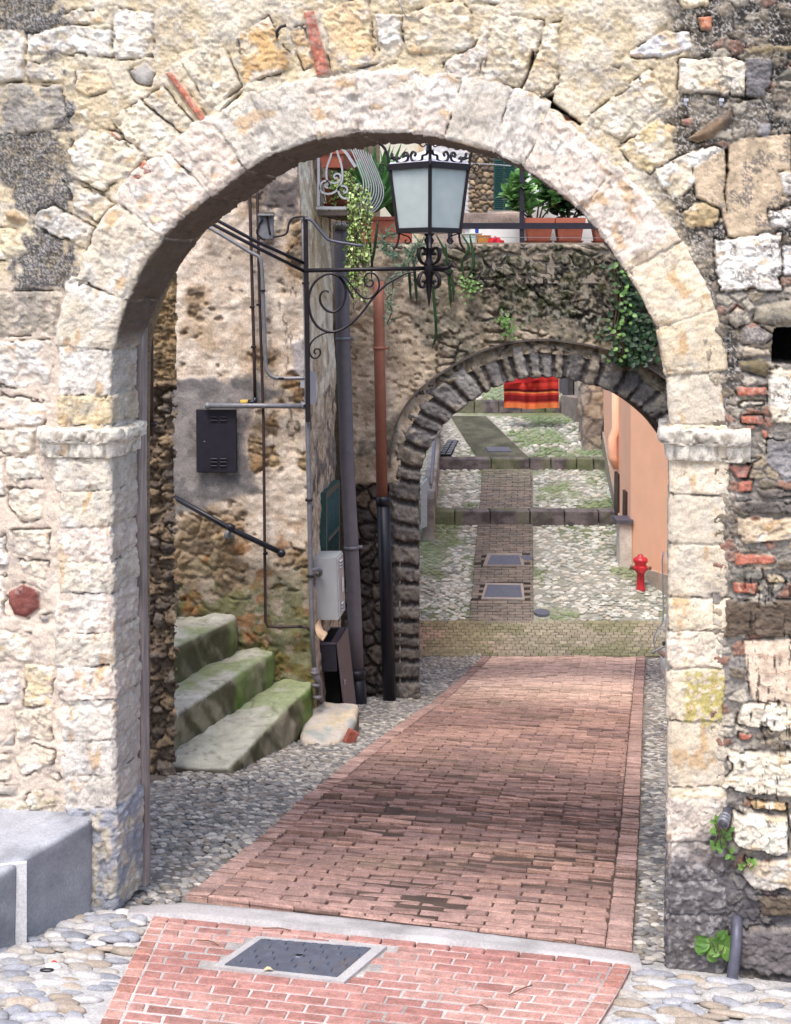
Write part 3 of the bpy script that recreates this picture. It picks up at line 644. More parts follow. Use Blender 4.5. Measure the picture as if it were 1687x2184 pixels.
def wall_fn(px, py):
    n0 = fbm(px / 60, py / 60, 4, 1); n1 = fbm(px / 22, py / 22, 4, 2); n2 = fbm(px / 7, py / 7, 4, 3); n3 = ridge(px / 26, py / 18, 4, 4); n4 = fbm(px / 3.4, py / 3.4, 2, 8)
    leftlow = sstep(300, 200, px) * sstep(560, 640, py)
    right = sstep(1480, 1530, px + (n1 - .5) * 80)
    # rubble packing in the mortar (small stones)
    f1, f2, cid = voro(px / 34 + n1 * .5, py / 25 + n2 * .3, 3)
    rub = sstep(.08, .22, f2 - f1) * sstep(.30, .42, cid) * right * (1 - sstep(1700, 1800, py) * sstep(1560, 1540, px))
    h = (n0 - .5) * .035 + (n1 - .5) * .02 + (n2 - .5) * .012 * (1.3 - .8 * leftlow) + (n4 - .5) * .007 * (1 - .8 * leftlow) + rub * .010 * (.5 + cid) + facet(px / 15 + n1, py / 11, 7) * .005 * right
    tan = S(206, 186, 152); pinkm = S(212, 192, 174); dgrey = S(96, 90, 88)
    c = np.broadcast_to(tan, px.shape + (3,)).copy()
    c = mixc(c, S(226, 214, 194), sstep(.45, .62, n0) * .6)
    c = mixc(c, S(222, 212, 200), sstep(.56, .66, n1) * .5)
    c = mixc(c, pinkm, leftlow)
    c = mixc(c, S(126, 120, 118), right * .85)
    c = mixc(c, pick(RUBC, cid), rub * .85)
    sd_all = np.full(px.shape, -1e3)
    for poly, hh, cc, kind in STONES:
        p = np.asarray(poly); pad = 16
        m = (px > p[:, 0].min() - pad) & (px < p[:, 0].max() + pad) & (py > p[:, 1].min() - pad) & (py < p[:, 1].max() + pad)
        if not m.any(): continue
        x = px[m]; y = py[m]; sid = int(abs(p[0, 0] * 7 + p[0, 1] * 13))
        if kind in 'sbp':
            p = p.mean(0) + (p - p.mean(0)) * 1.05
        sd = psd(x, y, p)
        wob = (fbm(x / 11, y / 11, 3, sid) - .5) * (5 if kind in 'sh' else 3)
        sd = sd + wob - (6 * sstep(.50, .68, fbm(x / 24, y / 24, 3, sid + 11)) if kind == 's' else 0)
        if kind == 'h':
            k = sstep(0, 5, sd); h[m] = h[m] * (1 - k) + (hh + (n2[m] - .5) * .02) * k
            c[m] = mixc(c[m], mixc(np.broadcast_to(cc, (m.sum(), 3)), cc * .4, sstep(.4, .7, n2[m])), k); continue
        if kind == 'p': k = sstep(0, 14, sd) ** .6; rough = .004
        elif kind == 'b': k = sstep(0, 4, sd); rough = .010
        elif kind == 'f': k = sstep(0, 4, sd); rough = .006
        else: k = sstep(0, 3.5, sd) * .92 + .08 * sstep(2, 12, sd); rough = .02
        inn = sstep(-.5, 3.5, sd)
        if kind == 's' and p[:, 0].min() < 1440:
            smear = 1 - .85 * sstep(.54, .66, fbm(x / 26, y / 26, 4, sid + 15)); inn = inn * smear; k = k * (.4 + .6 * smear)
        chis = facet(x / 17 + sid + .5 * n1[m], y / 13 + .5 * n2[m], sid + 21) * rough * .42 + facet(x / 7, y / 6 + sid, sid + 22) * rough * .14 + (fbm(x / 12 + sid, y / 9, 4, sid + 1) - .5) * rough * .55 + (ridge(x / 19, y / 13 + sid, 4, sid + 2) - .6) * rough * .4
        tilt = ((x - p[:, 0].mean()) * (_h(np.int64(sid), np.int64(1), 2) - .5) + (y - p[:, 1].mean()) * (_h(np.int64(sid), np.int64(2), 2) - .5)) * 1.5e-4
        h[m] = np.where(k > .01, h[m] * (1 - k) + k * (hh * (.85 if hh > .045 or kind in 'bp' or p[:, 0].min() > 1440 else .42) + chis + tilt + (n2[m] - .5) * .004), h[m])
        cs = np.broadcast_to(cc, (m.sum(), 3))
        if kind == 's' and p[:, 0].min() < 1440 and p[:, 1].min() > -300: cs = mixc(cs, c[m], .32)
        v = fbm(x / 16, y / 16, 4, sid + 5)
        cs = mixc(cs, cc * .72, sstep(.54, .72, v) * .7)
        cs = mixc(cs, np.minimum(cc * 1.25 + .02, .86), sstep(.5, .3, v) * .7)
        if kind == 's' and cc[0] > .35:
            cs = mixc(cs, S(208, 160, 92), sstep(.64, .74, fbm(x / 34, y / 20, 4, sid + 6)) * .5)
            cs = mixc(cs, S(234, 229, 224), sstep(.58, .68, fbm(x / 26, y / 26, 4, sid + 8)) * .5)
        if kind == 'b': cs = mixc(cs, S(200, 170, 150), sstep(.58, .7, fbm(x / 8, y / 8, 3, sid)) * .5)
        c[m] = mixc(c[m], cs, inn)
        # dirt-filled joint hugging the stone
        jt = .6 * sstep(-7, -1.5, sd) * sstep(2, -1, sd) * sstep(.50, .62, fbm(x / 24, y / 24, 3, sid + 7)) * (.45 if cc[0] > .3 else .3)
        c[m] = mixc(c[m], S(78, 68, 60), jt)
        h[m] = h[m] - .006 * sstep(-8, -1, sd) * (1 - inn)
        ck = np.exp(-((sd + 1.0) / 1.7) ** 2) * sstep(.53, .60, fbm(x / 34, y / 34, 3, sid + 17))
        h[m] = h[m] - .02 * ck; c[m] = mixc(c[m], S(74, 64, 58), ck * .75)
        sd_all[m] = np.maximum(sd_all[m], sd)
    ins = sstep(-2, 2, sd_all)
    gw = sstep(.52, .66, fbm(px / 48, py / 48, 5, 64)) * sstep(.40, .56, fbm(px / 6, py / 6, 3, 65)); c = mixc(c, S(158, 150, 146), gw * .5 * (px < 1440))
    # black crusting lichen
    lk = np.zeros(px.shape)
    gran = fbm(px / 3.4, py / 3.4, 3, 60)
    for q in LICH_L:
        lk = np.maximum(lk, sstep(-26, 14, psd(px, py, q) + (n1 - .5) * 120 + (n0 - .5) * 120))
    lk = lk * (.55 + .45 * sstep(.30, .46, gran)) * (1 - .72 * ins)
    c = mixc(c, mixc(np.broadcast_to(S(62, 60, 64), c.shape), S(140, 138, 140), sstep(.58, .70, gran)), lk * .92)
    lr = sstep(-20, 20, psd(px, py, LICH_R) + (n1 - .5) * 70) * (1 - ins)
    c = mixc(c, mixc(mixc(mixc(np.broadcast_to(S(56, 52, 50), c.shape), S(112, 102, 92), sstep(.46, .6, n0)), S(150, 136, 118), sstep(.54, .66, n1) * .8), S(172, 166, 162), sstep(.56, .66, gran)), lr * (.9 - .6 * rub * sstep(.5, .6, cid)))
    lr2 = sstep(.54, .64, fbm(px / 28, py / 28, 5, 61)) * sstep(1480, 1560, px) * sstep(.42, .5, gran) * ins * sstep(1200, 900, py)
    c = mixc(c, S(104, 98, 98), lr2 * .75)
    # black drips on the lower right stones
    drip = sstep(.60, .66, fbm(px / 5.5, py / 70, 3, 62)) * sstep(.48, .58, fbm(px / 7, py / 9, 3, 63)) * sstep(1560, 1590, px) * sstep(1180, 1260, py) * sstep(1880, 1700, py)
    c = mixc(c, S(34, 30, 30), drip * .85)
    # soot at the foot of the right side
    damp = sstep(1540, 1600, px * 0 + 1600) * sstep(1500, 1530, px) * sstep(1760, 1860, py + (n1 - .5) * 120 - (px - 1540) * .35) * (1 - .75 * ins)
    c = mixc(c, S(78, 76, 84), damp * .8)
    # moss over the bench
    mo = sstep(1690, 1735, py + (n1 - .5) * 40) * sstep(200, 120, px) * sstep(.45, .6, n2)
    c = mixc(c, S(120, 128, 70), mo * .6)
    ho = GOs + .30 * (GIs - GOs)
    keep = psd(px, py, np.concatenate([[[ho[0, 0], 2600]], ho, [[ho[-1, 0], 2600]]])) < 0
    return h, c, keep
link_wall = heightfield('masonry', -150, 1850, -170, 2240, 2.5, gate_map, wall_fn, 'limestone', GATE_ROOT)
for xa_, xb_ in ((-620, -150), (1850, 2320)):
    heightfield('masonry', xa_, xb_, -170, 2240, 5.0, gate_map, wall_fn, 'limestone', GATE_ROOT)
# tooled scratches on the smooth stone: letters and lines cut with a nail
sc = MB()
def scratch(pts, w=.0035):
    q = [GW(1333 + .4628 * 0 + (2700 + a * .27504) / 1.8755 - 1333, (2550 + b * .27504) / 1.8755, 0) for a, b in pts]
    q = [p - np.array([SA, CA, 0]) * .0245 for p in q]
    sc.tube(np.array(q), w, 5, (1, 1, 1))
for pts in ([(1195, 222), (1285, 212)], [(1232, 222), (1232, 280)], [(1292, 235), (1298, 285), (1318, 305), (1338, 285), (1332, 225)], [(1468, 232), (1436, 236), (1432, 256), (1462, 262), (1460, 284), (1430, 282)],
            [(1520, 232), (1500, 262), (1512, 296), (1542, 290), (1552, 250), (1520, 232)], [(1290, 505), (1500, 500), (1680, 455)], [(1225, 640), (1330, 700), (1420, 735)]):
    scratch(pts, .0022 if len(pts) > 2 else .003)
plain('scratch', S(176, 146, 124), .9)
sc.build('scratched_letters', 'scratch', GATE_ROOT, True, False)
# back of the wall
def back_sheet():
    pts = np.concatenate([[[300 + 0 * GIs[0, 0], GIs[0, 1]]], GIs[np.linspace(0, len(GIs) - 1, 120).astype(int)], [[GIs[-1, 0], GIs[-1, 1]]]])
    base = GW(pts[:, 0], pts[:, 1], 0.0) + .565 * np.array([SA, CA, 0.])
    # the rebate for the old door leaves is cut wider than the opening
    u = gu(base[:, 0], base[:, 1]); z = base[:, 2]
    u = np.where(u < -1.43, np.minimum(u, -2.86) , np.maximum(u, .02))
    u[(z > -.8)] = gu(base[:, 0], base[:, 1])[(z > -.8)]
    inn = GL(u, .575, z)
    cu = -1.43; ang = np.arctan2(z + .8, u - cu)
    big = GL(cu + np.where(np.abs(u - cu) > .3, np.sign(u - cu) * 4.2, (u - cu) * 4.2 / .3), .575, np.where(z < -.8, z, -.8 + (z + .8) / 1.5 * 3.4))
    n = len(inn); V = np.concatenate([inn, big]); Fc = [[i, i + 1, n + i + 1, n + i] for i in range(n - 1)]
    link('back_masonry', V, Fc, 'pier_stone', GATE_ROOT, S(150, 132, 108), False)
back_sheet()
# imposts
def impost(u0, u1, v1, ztop, lean, corner, name):
    """moulded block: runs along the face from u0 to u1, then (at the corner side) into the reveal to depth v1"""
    prof = np.array([(0.0, -.155), (.028, -.155), (.033, -.145), (.036, -.085), (.040, -.080), (.062, -.072), (.070, -.055), (.068, -.012), (.058, 0), (0, .004)])
    # densify the profile
    k = np.linspace(0, len(prof) - 1, 34); pr = np.stack([np.interp(k, range(len(prof)), prof[:, j]) for j in (0, 1)], 1)
    sgn = 1 if corner == 'right' else -1
    ucn = u1 if corner == 'right' else u0
    uo = u0 if corner == 'right' else u1
    n1 = 60; path = []
    for t in np.linspace(0, 1, n1): path.append((uo + (ucn - uo) * t, 0.0, 0.0, -1.0))
    for a in np.linspace(0, math.pi / 2, 8)[1:-1]: path.append((ucn, 0, sgn * math.sin(a), -math.cos(a)))
    for t in np.linspace(0, 1, 34): path.append((ucn, v1 * t, sgn * 1.0, 0.0))
    path = [(uo, .05, -sgn * .001, -1.0)] + path
    pa = np.array(path); s = np.arange(len(pa)) * 3.0
    S2, P2 = np.meshgrid(s, np.arange(34) * 3.0, indexing='ij')
    nz = (fbm(S2 / 14, P2 / 14, 4, 71) - .5) * .022 + (fbm(S2 / 5, P2 / 5, 3, 72) - .5) * .010 - .03 * sstep(.62, .75, fbm(S2 / 30, P2 / 30, 3, 73))
    off = pr[None, :, 0] + nz * (pr[None, :, 0] > .005)
    u = pa[:, 0, None] + pa[:, 2, None] * off; v = pa[:, 1, None] + pa[:, 3, None] * off
    z = ztop + pr[None, :, 1] + (fbm(S2 / 40, S2 * 0, 2, 74) - .5) * .015 + lean * (pa[:, 0, None] - ucn)
    V = GL(u, v, z); ns, nw = z.shape; idx = np.arange(ns * nw).reshape(ns, nw)
    Fq = np.stack([idx[:-1, :-1].ravel(), idx[:-1, 1:].ravel(), idx[1:, 1:].ravel(), idx[1:, :-1].ravel()], 1)
    if corner == 'left': Fq = Fq[:, ::-1]
    n = fbm(S2 / 16, P2 / 10, 4, 75)
    c = mixc(np.broadcast_to(S(218, 208, 194), z.shape + (3,)), S(150, 138, 122), sstep(.5, .68, n) * .8)
    c = mixc(c, S(90, 82, 76), sstep(.62, .72, fbm(S2 / 7, P2 / 5, 3, 76)) * .5)
    return link(name, V.reshape(-1, 3), Fq, 'limestone', GATE_ROOT, c.reshape(-1, 3), True)
uL = gu(*GW(236, 900)[:2]); uLo = gu(*GW(92, 900)[:2]); uR = gu(*GW(1430, 900)[:2]); uRo = gu(*GW(1600, 900)[:2])
impost(uLo, uL - .01, .36, float(GW(160, 912)[2]), .0, 'right', 'impost')
impost(uR + .01, uRo, .4, float(GW(1500, 914)[2]), .0, 'left', 'impost')
# small iron left in the wall
ir = MB(); hk = lambda pts: np.array([GW(a, b) - np.array([SA, CA, 0]) * o for a, b, o in pts])
ir.tube(spline(hk([(590, 78, .0), (596, 80, .04), (598, 72, .06), (606, 62, .06), (616, 58, .05)]), 4), .008, 6)
ir.build('iron_hook', 'black_iron', GATE_ROOT, True)
wr = MB(); wr.tube(spline(hk([(846, -5, .02), (858, 14, .05), (868, 36, .05), (885, 46, .05), (900, 40, .03)]), 5), .0028, 5)
wr.build('bent_wire', 'zinc', GATE_ROOT, True)
for px in (1462, 1537):
    cl = MB(); q = GW(px, 219) - np.array([SA, CA, 0]) * .03; cl.box(q, (.014, .012, .034), bev=.002); cl.box(q + np.array([0, -.012, .008]), (.022, .006, .014)); cl.build('cable_clip', 'white_iron', GATE_ROOT)
# ================================================================ ground, brick path, cobbles
def ground_base():
    xs = np.arange(-9, 13.01, .15); ys = np.concatenate([np.arange(-3, 40, .15), np.arange(40, 80, 2.0)])
    X, Y = np.meshgrid(xs, ys)
    z = zg(X, Y)
    z = z - .028 + (fbm(X * 2, Y * 2, 4, 80) - .5) * .03
    n = fbm(X * 1.3, Y * 1.3, 4, 81); w = wcoord(X, Y)
    c = mixc(np.broadcast_to(S(150, 142, 134), X.shape + (3,)), S(110, 100, 90), sstep(.4, .65, n))
    c = mixc(c, S(186, 184, 184), sstep(7.2, 6.2, w))
    c = mixc(c, S(158, 158, 146), sstep(21.5, 22.5, w) * .8)
    c = mixc(c, S(104, 118, 70), sstep(.46, .6, fbm(X * 1.1, Y * .8, 4, 82)) * sstep(21, 23, w) * .8)
    idx = np.arange(z.size).reshape(z.shape)
    Fq = np.stack([idx[:-1, :-1].ravel(), idx[:-1, 1:].ravel(), idx[1:, 1:].ravel(), idx[1:, :-1].ravel()], 1)
    o = link('ground', np.stack([X, Y, z], -1).reshape(-1, 3), Fq, 'bed', None, c.reshape(-1, 3), True)
    tag(o, kind='structure')
ground_base()

def wxy(p): return wcoord(p[:, 0], p[:, 1])
def line_by_w(pts):
    q = GRDL(pts); w = wxy(q); o = np.argsort(w); return w[o], q[o]
def bricks(name, Lpts, Rpts, w0, w1, pitch, length, colf, gap=.012, bed=S(70, 56, 50), rough=.006, border=0, bondcol=None, skip=None, dz=0.0, beddz=-.013, mat='brick', tiltf=None, straight=False, runf=None):
    lw, lq = line_by_w(Lpts); rw, rq = line_by_w(Rpts)
    def at(ws, wv, q): return np.array([np.interp(ws, wv, q[:, 0]), np.interp(ws, wv, q[:, 1])]) 
    mb = MB(); Vs = []; Cs = []
    w = w0; r = 0
    tmpl = []
    while w < w1:
        jit = random.uniform(-.02, .02) * pitch
        A0 = at(w + jit, lw, lq); B0 = at(w + jit, rw, rq); A1 = at(w + pitch, lw, lq); B1 = at(w + pitch, rw, rq)
        W = np.linalg.norm(B0 - A0); dx = (B0 - A0) / W
        dy = ((A1 + B1) / 2 - (A0 + B0) / 2); dy = dy - dx * np.dot(dy, dx); pl = np.linalg.norm(dy); dy /= pl
        run = []
        if border: run += [(0, border, 1), (W - border, W, 1)]
        x = border + (.5 if r % 2 else 0) * length * -1 + random.uniform(-.008, .008)
        while x < W - border - .02:
            a = max(x, border); b = min(x + length * random.uniform(.985, 1.015), W - border)
            if b - a > .03: run.append((a, b, 0))
            x = b if x >= border else x + length
        for a, b, bd in run:
            cx = (a + b) / 2
            ctr = (A0 + A1) / 2 * (1 - cx / W) + (B0 + B1) / 2 * (cx / W)
            if skip is not None and skip(ctr): continue
            s = colf(ctr, w, bd, r)
            if s is None: continue
            colr, hz, tilt, tx = s[:4]
            g = gap * (.6 if bd else 1) * (s[4] if len(s) > 4 else 1)
            hx = (b - a - g * .55) / 2; hy = (pl - g) / 2
            sa_, sb_ = (a + g * .27) / W, (b - g * .27) / W; ta_, tb_ = g * .5 / pl, 1 - g * .5 / pl
            bl = lambda s_, t_: (A0 + (A1 - A0) * t_) * (1 - s_) + (B0 + (B1 - B0) * t_) * s_
            quad = [bl(sa_, ta_) - ctr, bl(sb_, ta_) - ctr, bl(sb_, tb_) - ctr, bl(sa_, tb_) - ctr]
            if bd == 0: ctr0 = ctr
            n = 12
            e = .006
            # two rings: base and chamfered top
            ring4 = [(-hx, -hy), (hx, -hy), (hx, hy), (-hx, hy)]
            zc = float(zg(ctr[0], ctr[1])) + dz
            slope_y = (float(zg(*(ctr + dy * .05))) - float(zg(*(ctr - dy * .05)))) / .1
            if abs(slope_y) > .6: slope_y = .2
            slope_x = (float(zg(*(ctr + dx * .05))) - float(zg(*(ctr - dx * .05)))) / .1
            V = []
            for lvl, (ins, h) in enumerate(((0, -.05), (0, -.006), (e, 0))):
                for qd in quad:
                    x_ = float(np.dot(qd, dx)); y_ = float(np.dot(qd, dy))
                    x_ = x_ - math.copysign(ins, x_) + random.uniform(-.002, .002); y_ = y_ - math.copysign(ins, y_) + random.uniform(-.002, .002)
                    p2 = ctr + dx * x_ + dy * y_
                    V.append([p2[0], p2[1], zc + slope_y * y_ + slope_x * x_ + hz + h + (tilt * y_ + tx * x_ if lvl else 0) + random.uniform(-rough, rough) * .5])
            Vs.append(V); Cs.append(np.tile(colr, (12, 1)))
        w += pitch; r += 1
    V = np.array(Vs).reshape(-1, 3); k = len(Vs)
    f = np.array([[0, 1, 5, 4], [1, 2, 6, 5], [2, 3, 7, 6], [3, 0, 4, 7], [4, 5, 9, 8], [5, 6, 10, 9], [6, 7, 11, 10], [7, 4, 8, 11], [8, 9, 10, 11]])
    Fq = (np.arange(k)[:, None, None] * 12 + f[None]).reshape(-1, 4)
    o = link(name, V, Fq, mat, None, np.concatenate(Cs), False)
    # bed under the bricks
    ws = np.arange(w0 - .02, w1 + .03, .1); ts = np.linspace(0, 1, 14)
    L = np.stack([np.interp(ws, lw, lq[:, j]) for j in (0, 1)], -1); Rr = np.stack([np.interp(ws, rw, rq[:, j]) for j in (0, 1)], -1)
    Q = L[:, None, :] + (Rr - L)[:, None, :] * ts[None, :, None]
    Z = zg(Q[..., 0], Q[..., 1]) + beddz + dz + (fbm(Q[..., 0] * 6, Q[..., 1] * 6, 3, 9) - .5) * .008
    Vb = np.concatenate([Q, Z[..., None]], -1).reshape(-1, 3); idx = np.arange(len(ws) * 14).reshape(len(ws), 14)
    Fb = np.stack([idx[:-1, :-1].ravel(), idx[:-1, 1:].ravel(), idx[1:, 1:].ravel(), idx[1:, :-1].ravel()], 1)
    nb = fbm(Vb[:, 0] * 3, Vb[:, 1] * 3, 3, 10)
    cb = bed if np.ndim(bed) == 2 else mixc(np.broadcast_to(bed, (len(Vb), 3)), bed * .6, sstep(.4, .7, nb))
    bo = link(name + '_bed', Vb, Fb, 'bed', None, cb, True)
    tag(bo, kind='structure'); tag(o, kind='structure')
    return o
def inpoly(poly):
    poly = np.asarray(poly)[:, :2]
    def f(p, grow=0.0): return psd(np.array([p[0]]), np.array([p[1]]), poly)[0] > -grow
    return f
# photo outlines of the covers
COV_IN = GRDL([(557, 2010), (791, 2029), (719, 2091), (479, 2065)]); COV_OUT = GRDL([(548, 2002), (825, 2024), (734, 2100), (453, 2067)])
cov_in = inpoly(COV_OUT)
OLD_L = [(395, 1908), (570, 1770), (690, 1665), (800, 1580), (930, 1490), (1030, 1400)]
OLD_R = [(1347, 2040), (1356, 1900), (1364, 1750), (1372, 1490), (1376, 1400)]
NEW_L = [(120, 2360), (210, 2184), (268, 2066), (332, 1944)]; NEW_R = [(1170, 2360), (1275, 2184), (1316, 2120), (1352, 2050)]
wS0 = float(np.mean(wxy(GRDL([(325, 1958), (1345, 2064)])))); wS1 = float(np.mean(wxy(GRDL([(400, 1926), (1345, 2032)]))))
w_near = float(np.mean(wxy(GRDL([(165, 2270), (1222, 2270)]))))
def col_new(ctr, w, bd, r):
    k = random.random()
    c = mixc(S(190, 134, 124), S(172, 116, 107), k) if not bd else mixc(S(190, 132, 116), S(174, 116, 104), k)
    c = mixc(c, S(208, 160, 148), .5 * (fbm(ctr[0] * 2.2, ctr[1] * 2.2, 3, 33) > .58))
    if random.random() < .12: c = c * .82
    return c, random.uniform(-.0015, .0015), random.uniform(-.012, .012), random.uniform(-.006, .006)
bricks('brick_path_new', NEW_L, NEW_R, w_near, wS0 + .0, .098, .168, col_new, .012, S(206, 196, 192), .003, .085, skip=lambda p: cov_in(p, .03), beddz=-.004)
def col_old(ctr, w, bd, r):
    n = float(fbm(ctr[0] * 1.4, ctr[1] * 1.4, 4, 34)); k = random.random()
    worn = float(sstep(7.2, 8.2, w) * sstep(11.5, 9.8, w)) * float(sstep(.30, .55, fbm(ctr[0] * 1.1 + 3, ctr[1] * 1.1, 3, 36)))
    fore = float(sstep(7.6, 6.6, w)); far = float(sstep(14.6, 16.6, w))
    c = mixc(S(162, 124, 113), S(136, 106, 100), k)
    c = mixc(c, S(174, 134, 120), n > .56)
    c = mixc(c, S(186, 146, 134), fore * .7); c = mixc(c, S(224, 186, 168), far * .9)  # far bricks painted paler for the daylight beyond the dark arch
    c = mixc(c, S(104, 94, 68), float(sstep(.5, .72, fbm(ctr[0] * .9, ctr[1] * 2.2, 3, 37))) * .5 * (1 - fore) * random.random())
    if bd: c = mixc(S(188, 150, 138), S(166, 132, 122), k)
    if not bd and worn > .5 and random.random() < .05: return None
    hz = random.uniform(-.004, .006) + worn * random.uniform(-.016, .014) + (float(fbm(ctr[0] * 1.5, ctr[1] * 1.5, 3, 38)) - .5) * .03
    tilt = worn * random.uniform(-.26, .08) + random.uniform(-.05, .04)
    if .985 < (w - 15.7) / .9 + .985 < 1.3: tilt -= .1
    if random.random() < .08 + .12 * worn: c = c * random.uniform(.62, .82)
    return c * random.uniform(.86, 1.12), hz, tilt, random.uniform(-.03, .03) * (1 + worn), random.uniform(.7, 1.5 + 1.2 * worn)
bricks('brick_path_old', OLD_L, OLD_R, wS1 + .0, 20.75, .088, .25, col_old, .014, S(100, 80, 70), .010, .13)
# concrete strip between the two pavings
def sheet(name, up, lo, dz, col, n=80, m=8, mat='slab', kind='structure'):
    up = np.array(up, float); lo = np.array(lo, float); t = np.linspace(0, 1, n)
    def sp(a): 
        s = np.linspace(0, 1, len(a)); return np.stack([np.interp(t, s, a[:, 0]), np.interp(t, s, a[:, 1])], -1)
    U, L = GRDL(sp(up)), GRDL(sp(lo)); k = np.linspace(0, 1, m)
    Q = U[:, None, :] + (L - U)[:, None, :] * k[None, :, None]
    Q[..., 2] = zg(Q[..., 0], Q[..., 1]) + dz + (fbm(Q[..., 0] * 7, Q[..., 1] * 7, 3, 12) - .5) * .008
    Q[:, 0, 2] -= .03; Q[:, -1, 2] -= .03
    idx = np.arange(n * m).reshape(n, m); Fq = np.stack([idx[:-1, :-1].ravel(), idx[:-1, 1:].ravel(), idx[1:, 1:].ravel(), idx[1:, :-1].ravel()], 1)
    nb = fbm(Q[..., 0] * 5, Q[..., 1] * 5, 4, 13)
    c = mixc(np.broadcast_to(col, Q.shape), col * .75, sstep(.45, .7, nb))
    return tag(link(name, Q.reshape(-1, 3), Fq, mat, None, c.reshape(-1, 3), True), kind=kind)
sheet('concrete_strip', [(280, 1934), (400, 1924), (700, 1953), (1000, 1986), (1360, 2032)], [(270, 1956), (400, 1958), (680, 1987), (1000, 2017), (1370, 2066)], .008, S(184, 178, 178))

# far pavings
def col_sett(ctr, w, bd, r):
    k = random.random(); c = mixc(S(164, 152, 130), S(144, 136, 112), k)
    c = mixc(c, S(184, 140, 118), float(sstep(2.2, .6, ctr[0])) * .6); c = mixc(c, S(112, 118, 70), (float(fbm(ctr[0] * .8, ctr[1] * 1.5, 3, 50)) > .5) * .5)
    return c * random.uniform(.85, 1.12), random.uniform(-.005, .005), random.uniform(-.06, .06), random.uniform(-.04, .04)
bricks('sett_band', [(800, 1402), (800, 1322)], [(1700, 1402), (1700, 1322)], 20.82, 22.2, .125, .125, col_sett, .018, S(96, 84, 64), .006)
def col_far(ctr, w, bd, r):
    k = random.random(); c = mixc(S(140, 126, 114), S(120, 112, 106), k); c = mixc(c, S(134, 134, 116), float(sstep(27, 30, w)))
    return c * random.uniform(.85, 1.15), random.uniform(-.005, .005), random.uniform(-.08, .0), random.uniform(-.02, .02)
FCOV = [GRDL([(1040, 1181), (1113, 1181), (1119, 1208), (1030, 1208)]), GRDL([(1036, 1245), (1116, 1246), (1119, 1280), (1026, 1278)]), GRDL([(1030, 954), (1088, 954), (1097, 966), (1038, 966)])]
fin = [inpoly(p) for p in FCOV]
skipf = lambda p: any(f(p, .05) for f in fin)
bricks('brick_strip_lower', [(1000, 1330), (1020, 1106)], [(1138, 1330), (1136, 1106)], 22.22, STEP1 - .32, .1, .25, col_far, .02, S(66, 58, 50), .008, skip=skipf)
bricks('brick_strip_middle', [(1022, 1085), (1030, 992)], [(1136, 1085), (1135, 992)], STEP1 + .05, STEP2 - .32, .1, .25, col_far, .02, S(60, 58, 48), .008, skip=skipf)
bricks('brick_strip_upper', [(1016, 974), (960, 886)], [(1127, 974), (1036, 886)], STEP2 + .05, STEP3 - .32, .1, .25, col_far, .014, S(96, 96, 82), .008, skip=skipf)
# kerb stones of the three steps: real blocks, each its own piece of the step
def kerb(wy, pxs, row):
    z = float(np.interp(wy + .02, WK, ZK)); k = 0
    for a, b in zip(pxs[:-1], pxs[1:]):
        xa = (a - CX) / F * wy + .012; xb = (b - CX) / F * wy - .012
        colf = lambda V, N: mixc(mixc(np.broadcast_to(S(118, 108, 110), V.shape), S(84, 76, 80), sstep(.4, .65, fbm(V[:, 0] * 5, V[:, 2] * 9, 4, 91))), S(112, 124, 72), sstep(.5, .7, fbm(V[:, 0] * 2, V[:, 1] * 3, 3, 92)) * .6)
        o = rough_block('kerb_stone', [(xa, wy - .30), (xb, wy - .30), (xb, wy + .04), (xa, wy + .04)], z - .34, z + .006, 'pebble', None, .015, .06, .01, 9, colf, seed=row * 10 + k)
        tag(o, kind='structure'); k += 1
kerb(STEP1, [905, 968, 1043, 1127, 1200, 1272, 1314, 1380], 1)
kerb(STEP2, [930, 1045, 1127, 1172, 1226, 1262, 1300, 1350], 2)
kerb(STEP3, [900, 960, 1010, 1062, 1110, 1160, 1210, 1260], 3)

